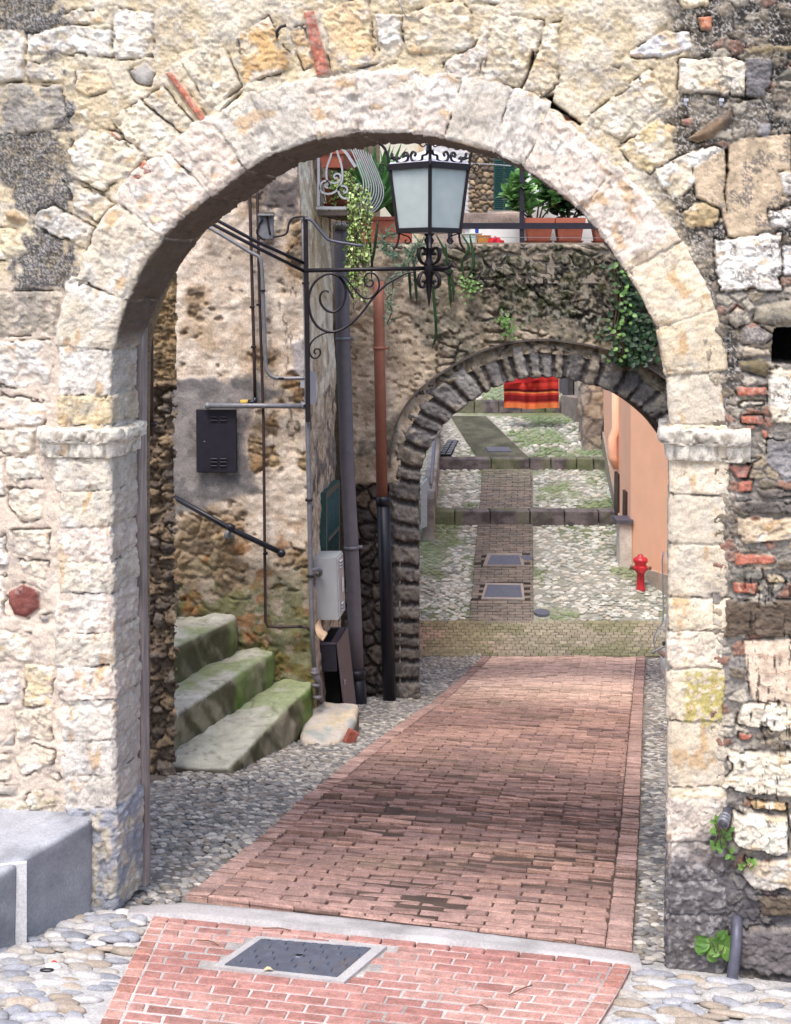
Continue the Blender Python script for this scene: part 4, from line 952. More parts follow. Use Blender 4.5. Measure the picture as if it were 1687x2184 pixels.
# cobbles: half-buried river stones, as one relief mesh per area
def pebbles(name, poly, sx, sy, colf, hgt=.5, frame='gate', seed=1, keepf=None, drop=.06, seg=9, el=1.0, pack=1.12, sink=.0):
    rng = np.random.default_rng(seed)
    Q = GRDL(poly)[:, :2] if np.ndim(poly) == 2 and np.shape(poly)[1] == 2 else np.asarray(poly)[:, :2]
    ax = np.array([CA, -SA]) if frame == 'gate' else np.array([1., 0]); ay = np.array([SA, CA]) if frame == 'gate' else np.array([0, 1.])
    u = Q @ ax; v = Q @ ay
    us = np.arange(u.min(), u.max(), sx); vs = np.arange(v.min(), v.max(), sy)
    U, Vv = np.meshgrid(us, vs); U = U + (np.arange(len(vs)) % 2)[:, None] * sx * .5
    U = U + rng.uniform(-.24, .24, U.shape) * sx; Vv = Vv + rng.uniform(-.22, .22, U.shape) * sy
    X = (U[..., None] * ax + Vv[..., None] * ay).reshape(-1, 2)
    m = psd(X[:, 0], X[:, 1], Q) > min(sx, sy) * .25
    m &= rng.uniform(size=len(X)) > drop
    if keepf is not None: m &= keepf(X)
    X = X[m]; n = len(X)
    big = rng.uniform(.72, 1.12, n) * pack
    a = sx * .5 * big * rng.uniform(.85, 1.15, n); b = sy * .5 * big * rng.uniform(.85, 1.1, n); h = np.minimum(a, b) * hgt * rng.uniform(.8, 1.3, n)
    th = rng.normal(0, .28, n)
    # template: rings of a dome
    lat = np.array([-.35, .15, .62, 1.05]); t = []
    angs = np.linspace(0, 2 * np.pi, seg, endpoint=False)
    for l in lat: t += [(math.cos(l) * math.cos(x), math.cos(l) * math.sin(x), math.sin(l)) for x in angs]
    t.append((0, 0, 1)); t = np.array(t); k = len(t)
    wob = 1 + .22 * (rng.uniform(size=(n, seg)) - .5); wob = np.concatenate([np.tile(wob, (1, len(lat))), np.ones((n, 1))], 1)
    tx = t[None, :, 0] * a[:, None] * wob; ty = t[None, :, 1] * b[:, None] * wob; tz = t[None, :, 2] * h[:, None]
    c, s = np.cos(th)[:, None], np.sin(th)[:, None]
    lx = tx * c - ty * s; ly = tx * s + ty * c
    W = X[:, None, :] + lx[..., None] * ax + ly[..., None] * ay
    zc = zg(X[:, 0], X[:, 1]); zx = zg(W[..., 0], W[..., 1]); zx = np.where(np.abs(zx - zc[:, None]) > .1, zc[:, None], zx)
    tilt = rng.normal(0, .12, (n, 1)) * ly
    low = (fbm(X[:, 0] * 1.5, X[:, 1] * 1.5, 3, seed) - .5) * .03
    Z = zx - .022 - sink + tz + tilt + low[:, None]
    V = np.concatenate([W, Z[..., None]], -1).reshape(-1, 3)
    f = [[l * seg + j, l * seg + (j + 1) % seg, (l + 1) * seg + (j + 1) % seg, (l + 1) * seg + j] for l in range(len(lat) - 1) for j in range(seg)]
    f4 = np.array(f); top = len(lat) - 1
    f3 = np.array([[top * seg + j, top * seg + (j + 1) % seg, k - 1, k - 1] for j in range(seg)])
    Fl = []
    base = (np.arange(n) * k)[:, None, None]
    q4 = (base + f4[None]).reshape(-1, 4); q3 = (base + f3[None, :, :3]).reshape(-1, 3)
    Fall = list(map(list, q4)) + list(map(list, q3))
    C = np.repeat(colf(X, rng), k, 0)
    return tag(link(name, V, Fall, 'pebble', None, C, True), kind='structure')
def pcol(pal, moss=None, dark=None):
    pal = np.array(pal)
    def f(X, rng):
        c = pal[rng.integers(0, len(pal), len(X))] * rng.uniform(.8, 1.15, (len(X), 1))
        if moss is not None: c = mixc(c, moss[0], sstep(moss[1], moss[1] + .12, fbm(X[:, 0] * 1.2, X[:, 1] * 1.2, 4, 83)) * .75)
        return c
    return f
PG = [S(152, 146, 142), S(132, 128, 126), S(170, 162, 152), S(146, 134, 122), S(116, 114, 114), S(188, 180, 170)]
PN = [S(182, 178, 176), S(160, 160, 168), S(176, 168, 160), S(190, 186, 186), S(148, 150, 160), S(170, 154, 138)]
PF = [S(190, 190, 182), S(172, 174, 166), S(206, 204, 196), S(152, 154, 146), S(186, 178, 164)]
pebbles('cobbles_left', [(250, 1990), (262, 1690), (395, 1640), (480, 1640), (640, 1560), (700, 1440), (895, 1300), (1050, 1402), (1030, 1400), (928, 1490), (798, 1580), (688, 1665), (568, 1770), (393, 1910), (330, 1940)], .056, .043, pcol(PG), .55, seed=4, pack=1.2, drop=.07, sink=.003)
pebbles('cobbles_right', [(1352, 2046), (1360, 1900), (1368, 1750), (1376, 1490), (1379, 1402), (1700, 1402), (1800, 1500), (1800, 1900), (1500, 2060)], .058, .04, pcol(PG), .55, seed=5, pack=1.2, drop=.05, sink=.003)
pebbles('cobbles_near_left', [(-260, 2400), (-260, 1900), (60, 1900), (200, 1905), (285, 1936), (322, 1958), (262, 2066), (204, 2184), (112, 2360)], .115, .07, pcol(PN), .46, seed=6, pack=1.22, drop=.04, seg=12, sink=.003)
pebbles('cobbles_near_right', [(1358, 2052), (1430, 2062), (1570, 2080), (1800, 2100), (1960, 2400), (1178, 2360), (1282, 2184), (1322, 2122)], .15, .07, pcol(PN), .46, seed=7, pack=1.22, drop=.03, seg=12, sink=.003)
MO = (S(104, 124, 60), .56)
pebbles('cobbles_far_left', [(860, 1326), (998, 1326), (1018, 1112), (880, 1112)], .125, .072, pcol(PF, MO), .5, 'y', 8, drop=.16)
pebbles('cobbles_far_right', [(1141, 1326), (1480, 1326), (1420, 1112), (1140, 1112)], .125, .072, pcol(PF, MO), .5, 'y', 9, drop=.22)
pebbles('cobbles_mid_left', [(880, 1083), (1020, 1083), (1028, 993), (900, 993)], .125, .072, pcol(PF, MO), .55, 'y', 10, drop=.1)
pebbles('cobbles_mid_right', [(1139, 1083), (1360, 1083), (1340, 993), (1138, 993)], .125, .072, pcol(PF, (S(96, 122, 50), .52)), .55, 'y', 12, drop=.16)
pebbles('cobbles_upper_right', [(1131, 974), (1330, 974), (1290, 886), (1040, 886)], .125, .1, pcol(PF, (S(84, 116, 44), .5)), .55, 'y', 13, drop=.05)
pebbles('cobbles_upper_left', [(900, 974), (1014, 974), (957, 886), (900, 886)], .125, .1, pcol([S(170, 168, 164), S(182, 178, 176)]), .3, 'y', 14, drop=.3)
pebbles('cobbles_top', [(880, 868), (1330, 868), (1300, 812), (880, 812)], .15, .12, pcol(PF, (S(90, 116, 60), .45)), .5, 'y', 15, drop=.05)
# covers let into the paving
def cover(poly_in, poly_out, label, group, relief=True, frame_col=S(184, 180, 180), dz=.004):
    ctr = poly_in.mean(0)
    root = empty('manhole_cover', (ctr[0], ctr[1], float(zg(ctr[0], ctr[1]))), label, 'manhole cover', group)
    def lay(poly, d0, d1, nm, mat, col):
        p = poly.copy(); p[:, 2] = zg(p[:, 0], p[:, 1])
        mb = MB(); a = p + [0, 0, d1]; mb.prism(a[::-1], (0, 0, d0 - d1), col); return mb.build(nm, mat, root)
    if poly_out is not None: lay(poly_out, -.05, .012, 'surround', 'slab', frame_col)
    if not relief: lay(poly_in, -.05, .017, 'lid', 'cast_iron', (1, 1, 1))
    if relief:
        A, B, C, D = poly_in; mb = MB()
        def q(s, t):
            p = (A * (1 - s) + B * s) * (1 - t) + (D * (1 - s) + C * s) * t
            return np.array([p[0], p[1], float(zg(p[0], p[1])) + .017])
        ex = q(1, .5) - q(0, .5); ey = q(.5, 1) - q(.5, 0); ux = ex / np.linalg.norm(ex); uy = ey / np.linalg.norm(ey); uz = np.cross(ux, uy); uz = uz if uz[2] > 0 else -uz
        R = np.stack([ux, np.cross(uz, ux), uz], 1)
        for i in range(5):
            for j in range(6):
                if (i, j) == (2, 2) or (i, j) == (2, 3): continue
                s = (j + .5 + (.25 if i % 2 else -.2)) / 6.2 + .03; t = (i + .6) / 5.4
                for kx in (-.014, 0, .014): mb.box(q(s + kx, t), (.008, .042, .012), R)
        for s in np.linspace(.06, .94, 9):
            for t in (.03, .97): mb.box(q(s, t), (.03, .008, .008), R)
        mb.tube(np.array([q(.07, .05), q(.10, .15), q(.16, .08)]), .006, 5); aa = np.linspace(0, 2 * math.pi, 18)
        mb.tube(np.array([q(.89 + .035 * math.cos(x), .10 + .05 * math.sin(x)) for x in aa]), .005, 5)
        mb.tube(np.array([q(.5 + .04 * math.cos(x), .48 + .06 * math.sin(x)) for x in aa]), .006, 5)
        RIBS = mb
        p = poly_in.copy(); p[:, 2] = zg(p[:, 0], p[:, 1]); mb.prism((p + [0, 0, .017])[::-1], (0, 0, -.07)); mb.build('lid', 'cast_iron', root)
        hb = MB(); hb.box(q(.5, .48) + np.array([0, 0, .001]), (.05, .025, .006), R); hb.build('key_hole', 'dark_hole', root)
    return root
cover(COV_IN, COV_OUT, 'large cast iron cover in a pale surround in the near red brick paving', 'manhole covers')
def grow(p, k):
    c = p.mean(0); return c + (p - c) * k
cover(GRDL([(1047, 1186), (1107, 1186), (1112, 1206), (1039, 1206)]), FCOV[0], 'grey cover further up the brick strip beyond the dark arch, below the lower kerb', 'manhole covers', False, S(150, 138, 130))
cover(GRDL([(1040, 1249), (1110, 1250), (1114, 1276), (1032, 1275)]), FCOV[1], 'grey cover with pinkish surround nearest behind the dark arch, just above the sett band', 'manhole covers', False, S(160, 148, 142))
cover(GRDL([(1035, 955), (1085, 955), (1092, 964), (1042, 964)]), None, 'small dark cover in the upper brick strip above the second kerb', 'manhole covers', False)
def round_cover(px, py, rx, label):
    c = GRD(px, py); d = c[1]; r = rx / F * d
    mb = MB(); a = np.linspace(0, 2 * np.pi, 20, endpoint=False)
    pts = np.array([[c[0] + r * math.cos(x), c[1] + r * .8 * math.sin(x), 0] for x in a]); pts[:, 2] = zg(pts[:, 0], pts[:, 1]) + .012
    mb.prism(pts, (0, 0, -.07)); tag(mb.build('drain_cover', 'cast_iron'), label, 'drain cover', 'small drain covers')
round_cover(1156, 1306, 17, 'small round cover set among the cobbles nearest the sett band')
round_cover(1124, 1191, 14, 'small rounded cover beside the brick strip, right of the upper grey cover')
g = GRDL([(955, 940), (978, 940), (962, 972), (936, 972)]); mb = MB(); g[:, 2] = zg(g[:, 0], g[:, 1]) + .02; BARS = []
for i in range(2):
    for j in range(9):
        s0, s1 = .08 + i * .5, .46 + i * .5; t = (j + .5) / 9
        a = (g[0] * (1 - s0) + g[1] * s0) * (1 - t) + (g[3] * (1 - s0) + g[2] * s0) * t; b = (g[0] * (1 - s1) + g[1] * s1) * (1 - t) + (g[3] * (1 - s1) + g[2] * s1) * t
        mb = MB(); mb.tube(np.array([a, b]), .018, 4); BARS.append(mb)
gr = empty('drain_grating', g.mean(0), 'long barred drain grating at the left of the upper landing', 'grating'); [b_.build('bar', 'cast_iron', gr) for b_ in BARS]
fb = MB(); fb.prism(g[::-1] - [0, 0, .012], (0, 0, -.05)); fb.build('pit', 'dark_hole', gr)
# leaves and litter on the near stones
for (px, py, nm, mat, lb, sz) in ((1110 * .505, 2070, 'dry_leaf', 'dry', 'curled pale leaf on the edge of the near iron cover', .05), (108, 2026 + 27, 'red_scrap', 'red_cloth', 'scrap of red litter on the near left cobbles', .03), (100, 2072, 'black_loop', 'black_rubber', 'small black rubber ring lying on the near left cobbles', .02)):
    c = GRD(px, py, .02); mb = MB()
    if nm == 'black_loop':
        a = np.linspace(0, 2 * math.pi, 18); mb.tube(np.array([c + [.028 * math.cos(x), .012 * math.sin(x), .006] for x in a]), .004, 5)
    else: mb.leaf(c, (1, .3, .15), (0, 0, 1), sz, sz * .6, .3, .3)
    if 'dry' not in MATS: plain('dry', S(206, 186, 140), .8)
    tag(mb.build(nm, mat, None, True), lb, nm.replace('_', ' '))
for k, (x, y, dx_, dy_) in enumerate(((640, 2052, 70, 14), (560, 1985, 60, 4), (1085, 2128, 50, -22), (1000, 2150, 40, 6), (420, 2010, 46, 10), (900, 1900, 44, -12), (1180, 2010, 38, 10))):
    a = GRD(x, y); b = GRD(x + dx_, y + dy_); m_ = (a + b) / 2 + np.array([.01, .012, .012]); q = spline([a + [0, 0, .012], m_, b + [0, 0, .01]], 6)
    mb = MB(); mb.tube(q, .0028, 5); tag(mb.build('dry_twig', 'stem_twig' if 'stem_twig' in MATS else plain('stem_twig', S(110, 80, 56), .9), None, True), 'thin dry twig lying on the brick paving', 'twig', 'twigs on the paving')
plain('tan_sheet', S(196, 160, 124), .6, 0, .15)
# ================================================================ the little court behind the gate
UP = np.array([0, 0, 1.]); FR = np.array([0, -1., 0])
# ---- old timber post in the door rebate, iron downpipe behind it
mb = MB(); t = np.linspace(0, 1, 70)
px = np.interp(t, [0, .3, .6, 1], [297, 296, 299, 304]); py = np.interp(t, [0, 1], [655, 1884])
q = GW(px + (fbm(t * 9, t * 0, 3, 100) - .5) * 3, py, .40)
mb.bar(q, .064 + (fbm(t * 14, t * 0, 3, 101) - .5) * .014, .075, (CA, -SA, 0)); 
tag(mb.build('timber_post', 'old_wood', None, False), 'weathered grey timber post standing in the rebate of the left jamb of the near arch', 'timber post')
root = empty('iron_downpipe', GW(322, 935, .75), 'short dark iron pipe behind the timber post with a bracket at its foot', 'pipe')
mb = MB(); mb.tube(GW(np.array([321, 321.5, 322]), np.array([600, 760, 930]), .75), .016, 10); mb.build('pipe', 'brown_iron', root, True)
mb = MB(); mb.box(GW(323, 906, .73), (.06, .05, .02), bev=.004); mb.build('bracket', 'black_iron', root)

# ---- stone bench beside the left jamb
def wy(X): return (GN - SA * X) / CA
def colb(V, N): 
    c = mixc(np.broadcast_to(S(150, 152, 160), V.shape), S(120, 122, 132), sstep(.42, .66, fbm(V[:, 0] * 3 + V[:, 2], V[:, 2] * 3 + V[:, 1], 5, 110)))
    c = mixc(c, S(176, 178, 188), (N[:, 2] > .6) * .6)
    return mixc(c, S(104, 106, 114), sstep(.6, .7, fbm(V[:, 0] * 9, V[:, 2] * 9 + V[:, 1] * 4, 4, 111)) * .4)
bench = empty('stone_bench', (-1.7, 6.8, -3.3), 'grey dressed stone bench against the wall left of the near arch', 'bench')
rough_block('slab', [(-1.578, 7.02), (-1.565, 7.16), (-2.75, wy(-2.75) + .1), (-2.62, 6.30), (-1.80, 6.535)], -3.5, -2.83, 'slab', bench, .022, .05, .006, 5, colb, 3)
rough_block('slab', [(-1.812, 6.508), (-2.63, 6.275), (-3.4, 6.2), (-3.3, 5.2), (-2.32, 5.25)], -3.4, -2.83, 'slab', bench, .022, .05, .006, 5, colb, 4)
mb = MB(); a = np.array([-1.806, 6.5215]); b = np.array([-2.62, 6.29]); d = (b - a) / np.linalg.norm(b - a); 
mb.box(((a[0] + b[0]) / 2 + .02, (a[1] + b[1]) / 2 + .006, -3.13), (np.linalg.norm(b - a) + .03, .03, .592), np.array([[d[0], -d[1], 0], [d[1], d[0], 0], [0, 0, 1]]), S(206, 204, 206)); mb.build('mortar_joint', 'slab', bench)

# ---- rubble wall end at the left
HUE = [S(136, 116, 96), S(120, 104, 90), S(146, 124, 98), S(110, 96, 86), S(150, 126, 96), S(132, 118, 106)]
def pick(pal, r):
    pal = np.array(pal); return pal[np.clip((r * len(pal)).astype(int), 0, len(pal) - 1)]
def rubble_fn(px, py):
    wob = fbm(px / 20, py / 20, 3, 120)
    f1, f2, cid = voro(px / 30 + wob * .9, py / 24 + wob * .8, 121)
    g1, g2, gid = voro(px / 14 + wob, py / 12, 122)
    e = sstep(.02, .28, f2 - f1); dome = e * np.sqrt(np.clip(1 - (f1 / .75) ** 2, 0.02, 1))
    e2 = sstep(.02, .22, g2 - g1)
    top = sstep(835, 790, py)
    h = dome * .075 * (.4 + cid) + (1 - e) * e2 * .03 + facet(px / 10 + wob, py / 8, 128) * .014
    gr = fbm(px / 9, py / 5, 4, 123)
    h = h * (1 - top) + top * (.05 + (gr - .5) * .05 + (fbm(px / 4, py / 18, 3, 124) - .5) * .03)
    h = h + (fbm(px / 6, py / 6, 4, 125) - .5) * .022 + (fbm(px / 50, py / 60, 3, 126) - .5) * .12
    h = h + .07 * sstep(812, 815, py) * sstep(826, 822, py) * (px > 330)
    c = pick(HUE, cid); c = mixc(c, c * .6, sstep(.45, .65, fbm(px / 8, py / 8, 4, 127)))
    c = mixc(mixc(np.broadcast_to(S(112, 94, 78), c.shape), S(140, 118, 94), e2), c, e)
    c = mixc(c, mixc(np.broadcast_to(S(160, 132, 92), c.shape), S(112, 94, 70), sstep(.42, .6, gr)), top)
    edge = np.interp(py, [500, 570, 815, 830, 1000, 1150, 1300, 1480, 1600, 1700], [384, 380, 380, 376, 376, 380, 380, 382, 380, 386])
    edge = edge + (dome - .6) * 10 * (1 - top) + (wob - .5) * 10
    return h, c, (px < edge)
pier_map = lambda px, py, h: P(px, py, 10.8) + h[..., None] * FR
rw = empty('rubble_wall', P(340, 1690, 10.8), 'rough brown rubble wall end behind the timber post, left of the mossy steps', 'rubble wall')
heightfield('rubble_face', 90, 400, 480, 1720, 2.6, pier_map, rubble_fn, 'pier_stone', rw)
mb = MB(); mb.box((-2.70, 11.0, -1.9), (1.56, .26, 4.8), col=S(100, 86, 72)); mb.build('rubble_core', 'pier_stone', rw)

# ---- mossy steps climbing to the left between the rubble wall and the house
def colstep(V, N):
    up = sstep(.45, .85, N[:, 2])
    n = fbm(V[:, 0] * 2.2, V[:, 1] * 2.2, 5, 130); m = fbm(V[:, 0] * 6, V[:, 1] * 5 + V[:, 2] * 5, 4, 131)
    c = mixc(np.broadcast_to(S(190, 186, 170), V.shape), S(208, 204, 192), sstep(.4, .6, n))
    c = mixc(c, S(184, 182, 160), sstep(.47, .62, m) * .5); c = mixc(c, S(160, 152, 136), sstep(.56, .64, fbm(V[:, 0] * 11, V[:, 1] * 11, 4, 134)) * .45)
    back = sstep(11.8, 13.1, V[:, 1])
    c = mixc(c, S(128, 150, 62), sstep(.60, .74, fbm(V[:, 0] * 2.0, V[:, 1] * 1.6, 4, 132) + back * .12) * .6)
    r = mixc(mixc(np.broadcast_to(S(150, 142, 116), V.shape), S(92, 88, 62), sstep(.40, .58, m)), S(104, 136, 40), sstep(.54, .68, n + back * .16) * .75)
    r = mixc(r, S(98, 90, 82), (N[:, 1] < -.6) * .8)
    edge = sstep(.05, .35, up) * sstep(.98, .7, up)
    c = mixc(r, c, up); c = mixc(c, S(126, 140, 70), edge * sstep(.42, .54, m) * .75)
    crack = sstep(.012, .004, np.abs(fbm(V[:, 0] * 2.6, V[:, 1] * 2.6, 3, 133) - .5)) * up
    return mixc(c, S(110, 106, 88), crack * .55)
st = empty('stone_steps', (-1.6, 12, -4.2), 'three worn stone steps green with moss climbing left below the handrail', 'steps')
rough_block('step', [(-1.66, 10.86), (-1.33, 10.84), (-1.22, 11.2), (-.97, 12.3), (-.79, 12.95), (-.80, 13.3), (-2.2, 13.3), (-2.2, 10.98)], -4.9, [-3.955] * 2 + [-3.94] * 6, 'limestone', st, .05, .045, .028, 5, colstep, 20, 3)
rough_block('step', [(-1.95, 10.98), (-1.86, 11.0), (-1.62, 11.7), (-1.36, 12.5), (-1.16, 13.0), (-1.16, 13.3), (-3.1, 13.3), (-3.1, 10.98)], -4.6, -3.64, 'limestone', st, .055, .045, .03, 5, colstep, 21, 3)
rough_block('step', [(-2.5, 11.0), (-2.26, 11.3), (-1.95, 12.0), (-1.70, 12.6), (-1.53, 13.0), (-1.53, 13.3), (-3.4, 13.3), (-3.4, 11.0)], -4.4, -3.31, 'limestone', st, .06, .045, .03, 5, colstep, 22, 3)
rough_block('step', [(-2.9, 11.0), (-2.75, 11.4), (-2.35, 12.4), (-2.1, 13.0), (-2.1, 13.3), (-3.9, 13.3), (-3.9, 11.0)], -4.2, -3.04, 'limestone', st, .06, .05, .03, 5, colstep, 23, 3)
# ---- loose mounting block
def colblk(V, N):
    n = fbm(V[:, 0] * 4, V[:, 1] * 4 + V[:, 2] * 4, 4, 140)
    c = mixc(np.broadcast_to(S(196, 184, 172), V.shape), S(206, 186, 158), sstep(.46, .62, n)); c = mixc(c, S(172, 174, 168), sstep(.62, .68, fbm(V[:, 0] * 3 + 4, V[:, 1] * 3, 3, 141)) * (N[:, 2] > .6))
    return mixc(c, S(104, 92, 80), sstep(.5, .2, N[:, 2]) * .85)  # sides painted darker than the top, as shade on the block
a = GRD(640, 1582); b = GRD(716, 1588); c0 = GRD(771, 1562)
blk = tag(rough_block('stone_block', [(a[0], a[1]), (b[0], b[1]), (c0[0] - .03, 12.95), (-.35, 13.27), (-.74, 13.30), (a[0] - .02, 12.95)], -4.95, [-4.25, -4.30, -4.27, -4.21, -4.19, -4.21], 'limestone', None, .06, .045, .02, 5, colblk, 30, 3), 'pale rounded stone block lying on the cobbles below the lowest mossy step', 'stone block')
mb = MB(); g = GRD(748, 1582); mb.box(g + [0, .04, .03], (.07, .10, .13), rotm((.5, .2, 1)), S(170, 90, 72), .012); tag(mb.build('broken_brick', 'brick'), 'broken red brick leaning on the right of the pale stone block', 'brick')

# ---- corner house
HD = 13.1
CORN = ([-400, 330, 570, 800, 1180, 1330, 1430, 1600], [632, 634, 650, 660, 661, 668, 674, 684])
cornx = lambda py: np.interp(py, *CORN)
house = empty('corner_house', ((640 - CX) / F * HD, HD, -5), 'old plastered house on the left, its corner standing over the mossy steps', 'house')
front_map = lambda px, py, h: P(px, py, HD) + h[..., None] * FR
CEM = [(340, 812), (450, 806), (556, 812), (600, 838), (545, 872), (522, 930), (528, 1000), (556, 1046), (500, 1062), (430, 1088), (340, 1100)]
def house_fn(px, py):
    n0 = fbm(px / 70, py / 70, 4, 150); n1 = fbm(px / 24, py / 24, 4, 151); n2 = fbm(px / 8, py / 8, 4, 152); n3 = ridge(px / 30, py / 16, 4, 153)
    wob = fbm(px / 30, py / 30, 3, 154)
    f1, f2, cid = voro(px / 46 + wob, py / 34 + wob * .8, 155); e = sstep(.03, .3, f2 - f1)
    low = sstep(1010, 1120, py + (n1 - .5) * 130); bare = np.maximum(low * .8 * sstep(.40, .56, n0 + .2 * (n1 - .5)), sstep(.65, .72, n0 + .10 * sstep(820, 960, py) * (px > 530) + .06 * sstep(600, 640, px) * sstep(560, 620, py)))
    cem = sstep(-8, 8, psd(px, py, CEM) + (n1 - .5) * 26)
    bare = bare * (1 - cem)
    h = (n0 - .5) * .06 + (n1 - .5) * .022 + (n2 - .5) * .011 + (n3 - .5) * .010 + facet(px / 26 + n1, py / 18 + n2, 149) * .005
    h = h + bare * (e * .03 - .035 + (n2 - .5) * .035 + (n1 - .5) * .03)
    pit = sstep(.72, .80, fbm(px / 26, py / 20, 3, 156)) * (1 - cem); h = h - pit * .02
    h = h * (1 - cem) + cem * ((n1 - .5) * .014 + (n2 - .5) * .006 + .004)
    c = mixc(np.broadcast_to(S(216, 194, 172), px.shape + (3,)), S(232, 214, 196), sstep(.4, .62, n1))
    c = mixc(c, S(186, 156, 122), sstep(.5, .66, n0) * .7)
    rb = pick([S(150, 124, 88), S(168, 140, 98), S(122, 100, 74), S(140, 106, 62), S(112, 98, 84)], cid)
    rb = mixc(rb, rb * .62, sstep(.44, .62, n2)); rb = mixc(np.broadcast_to(S(150, 126, 98), rb.shape), rb * 1.2, .4 + .6 * e)
    c = mixc(c, rb, bare * .85)
    c = mixc(c, S(140, 116, 92), pit * .7)
    c = mixc(c, mixc(np.broadcast_to(S(150, 142, 140), c.shape), S(124, 118, 118), sstep(.4, .6, n1)), cem)
    lowt = sstep(1120, 1260, py + (n1 - .5) * 90)
    c = mixc(c, mixc(np.broadcast_to(S(98, 86, 66), c.shape), S(132, 110, 76), sstep(.44, .6, n2)), lowt * .55)
    c = mixc(c, S(160, 108, 52), sstep(.60, .68, fbm(px / 40, py / 26, 4, 157)) * sstep(1060, 1180, py) * .75)
    c = mixc(c, S(92, 108, 46), sstep(.50, .62, fbm(px / 22, py / 22, 4, 158) + .16 * sstep(1220, 1360, py)) * sstep(1160, 1300, py) * .6)
    # soot under the eaves and rain streaks
    soot = sstep(0, 30, psd(px, py, [(540, 360), (660, 360), (660, 470), (600, 480), (560, 450)]) + (n1 - .5) * 70)
    c = mixc(c, S(66, 62, 68), soot * .88)
    c = mixc(c, S(150, 140, 138), sstep(480, 380, py + (n1 - .5) * 60) * (1 - soot) * .55)
    spl = sstep(.62, .68, fbm(px / 9, py / 26, 4, 159)) * sstep(540, 620, px) * sstep(560, 620, py) * sstep(1000, 900, py); c = mixc(c, S(66, 56, 50), spl * .7)
    gs = sstep(0, 12, psd(px, py, [(618, 730), (655, 715), (660, 790), (640, 810), (618, 790)]) + (n1 - .5) * 16); c = mixc(c, S(178, 172, 178), gs * .85); h = h + gs * .02
    ed = cornx(py) - px
    h = h * sstep(0, 16, ed + 4) 
    return h, c, px < cornx(py) + (n2 - .5) * 5
heightfield('front_wall', 130, 700, -160, 1640, 2.8, front_map, house_fn, 'plaster', house)
SDX, SL = .12, 1.55
def side_map(a, py, h):
    t = a / 200.0; z = (HY - py) / F * HD; X = (cornx(py) - CX) / F * HD
    return np.stack([X + SDX * SL * t + h, HD + SL * t, z], -1)
def side_fn(a, py):
    n0 = fbm(a / 60, py / 90, 4, 170); n1 = fbm(a / 20, py / 30, 4, 171); n2 = fbm(a / 7, py / 9, 4, 172)
    low = sstep(760, 900, py + (n1 - .5) * 200)
    peel = sstep(.50, .56, fbm(a / 22, py / 60, 5, 173) + low * .07)
    h = (n0 - .5) * .03 + (n1 - .5) * .014 * (1 + low) + (n2 - .5) * .008 * (1 + low) - peel * .01
    c = mixc(np.broadcast_to(S(246, 232, 208), a.shape + (3,)), S(226, 204, 170), sstep(.45, .65, n1))
    c = mixc(c, S(200, 170, 132), peel * .7)
    c = mixc(c, mixc(np.broadcast_to(S(206, 180, 148), c.shape), S(150, 130, 108), sstep(.42, .6, n2)), low * .7)
    c = mixc(c, S(96, 84, 76), sstep(.58, .66, fbm(a / 14, py / 26, 4, 174)) * (.25 + .6 * low))
    c = mixc(c, S(84, 84, 92), sstep(20, 50, a) * sstep(900, 1000, py) * sstep(1120, 1040, py) * sstep(.4, .55, n1) * .7)
    h = h * sstep(0, 10, a)
    return h, c, np.ones(a.shape, bool)
heightfield('side_wall', 0, 200, -160, 1640, 3.2, side_map, side_fn, 'plaster', house)
def SW(px, py, off=0.0):
    """photo point -> side wall plane, off metres out from it"""
    zx = (cornx(py) - CX) / F * HD + off; xp = (px - CX) / F
    Y = (zx - SDX * HD) / (xp - SDX); return np.array([xp * Y, Y, (HY - py) / F * Y])
mb = MB(); mb.box((-2.45, HD + SL + .05, -1.2), (3.5, .1, 8.4), col=S(150, 130, 110)); mb.build('rear_wall', 'plaster', house)
mb = MB(); mb.box((-2.2, 17.6, -1.5), (4.0, .1, 9), col=S(120, 104, 90)); tag(mb.build('gap_backing', 'plaster'), 'backing wall added to keep the narrow gap between house corner and grey downpipe dark', 'wall')  # added behind the gap so that it stays dark
# barred window in the side wall
win = empty('barred_window', SW(705, 1180), None); win.parent = house; win.location = Vector(tuple(SW(705, 1180) - wloc(house))); 
bpy.data.objects.remove(win)
wz0, wz1 = -3.25, -2.30; wa, wb = 13.80, 14.52
wX = lambda Y, o=0.0: (cornx(1090) - CX) / F * HD + SDX * (Y - HD) + o
mb = MB(); 
def sbox(m, Y0, Y1, z0, z1, o0, o1, col=(1, 1, 1)):
    p = np.array([[wX(Y0, o1), Y0, z0], [wX(Y1, o1), Y1, z0], [wX(Y1, o1), Y1, z1], [wX(Y0, o1), Y0, z1]]); m.prism(p, (o0 - o1, 0, 0), col)
sbox(mb, wa - .07, wa, wz0, wz1 + .07, -.02, .05); sbox(mb, wb, wb + .07, wz0, wz1 + .07, -.02, .05); sbox(mb, wa, wb, wz1, wz1 + .07, -.02, .05); sbox(mb, wa, wb, wz0 - .07, wz0, -.02, .05)
win = mb.build('barred_window', 'green_paint', house)
mb = MB(); sbox(mb, wa, wb, wz0, wz1, -.015, .028); mb.build('dark_opening', 'dark_hole', win)
for i in range(9):
    mb = MB(); Y = wa + (i + .5) * (wb - wa) / 9; mb.tube(np.array([[wX(Y, .045), Y, wz0], [wX(Y, .045), Y, wz1]]), .011, 6); mb.build('bar', 'green_paint', win, True)
for zz in (-2.72, -3.0):
    mb = MB(); sbox(mb, wa, wb, zz - .02, zz + .02, .03, .062); mb.build('rail', 'green_paint', win)
mb = MB(); sbox(mb, 13.95, 14.6, -4.15, -3.5, -.01, .03); mb.build('lower_grille', 'green_paint', house)

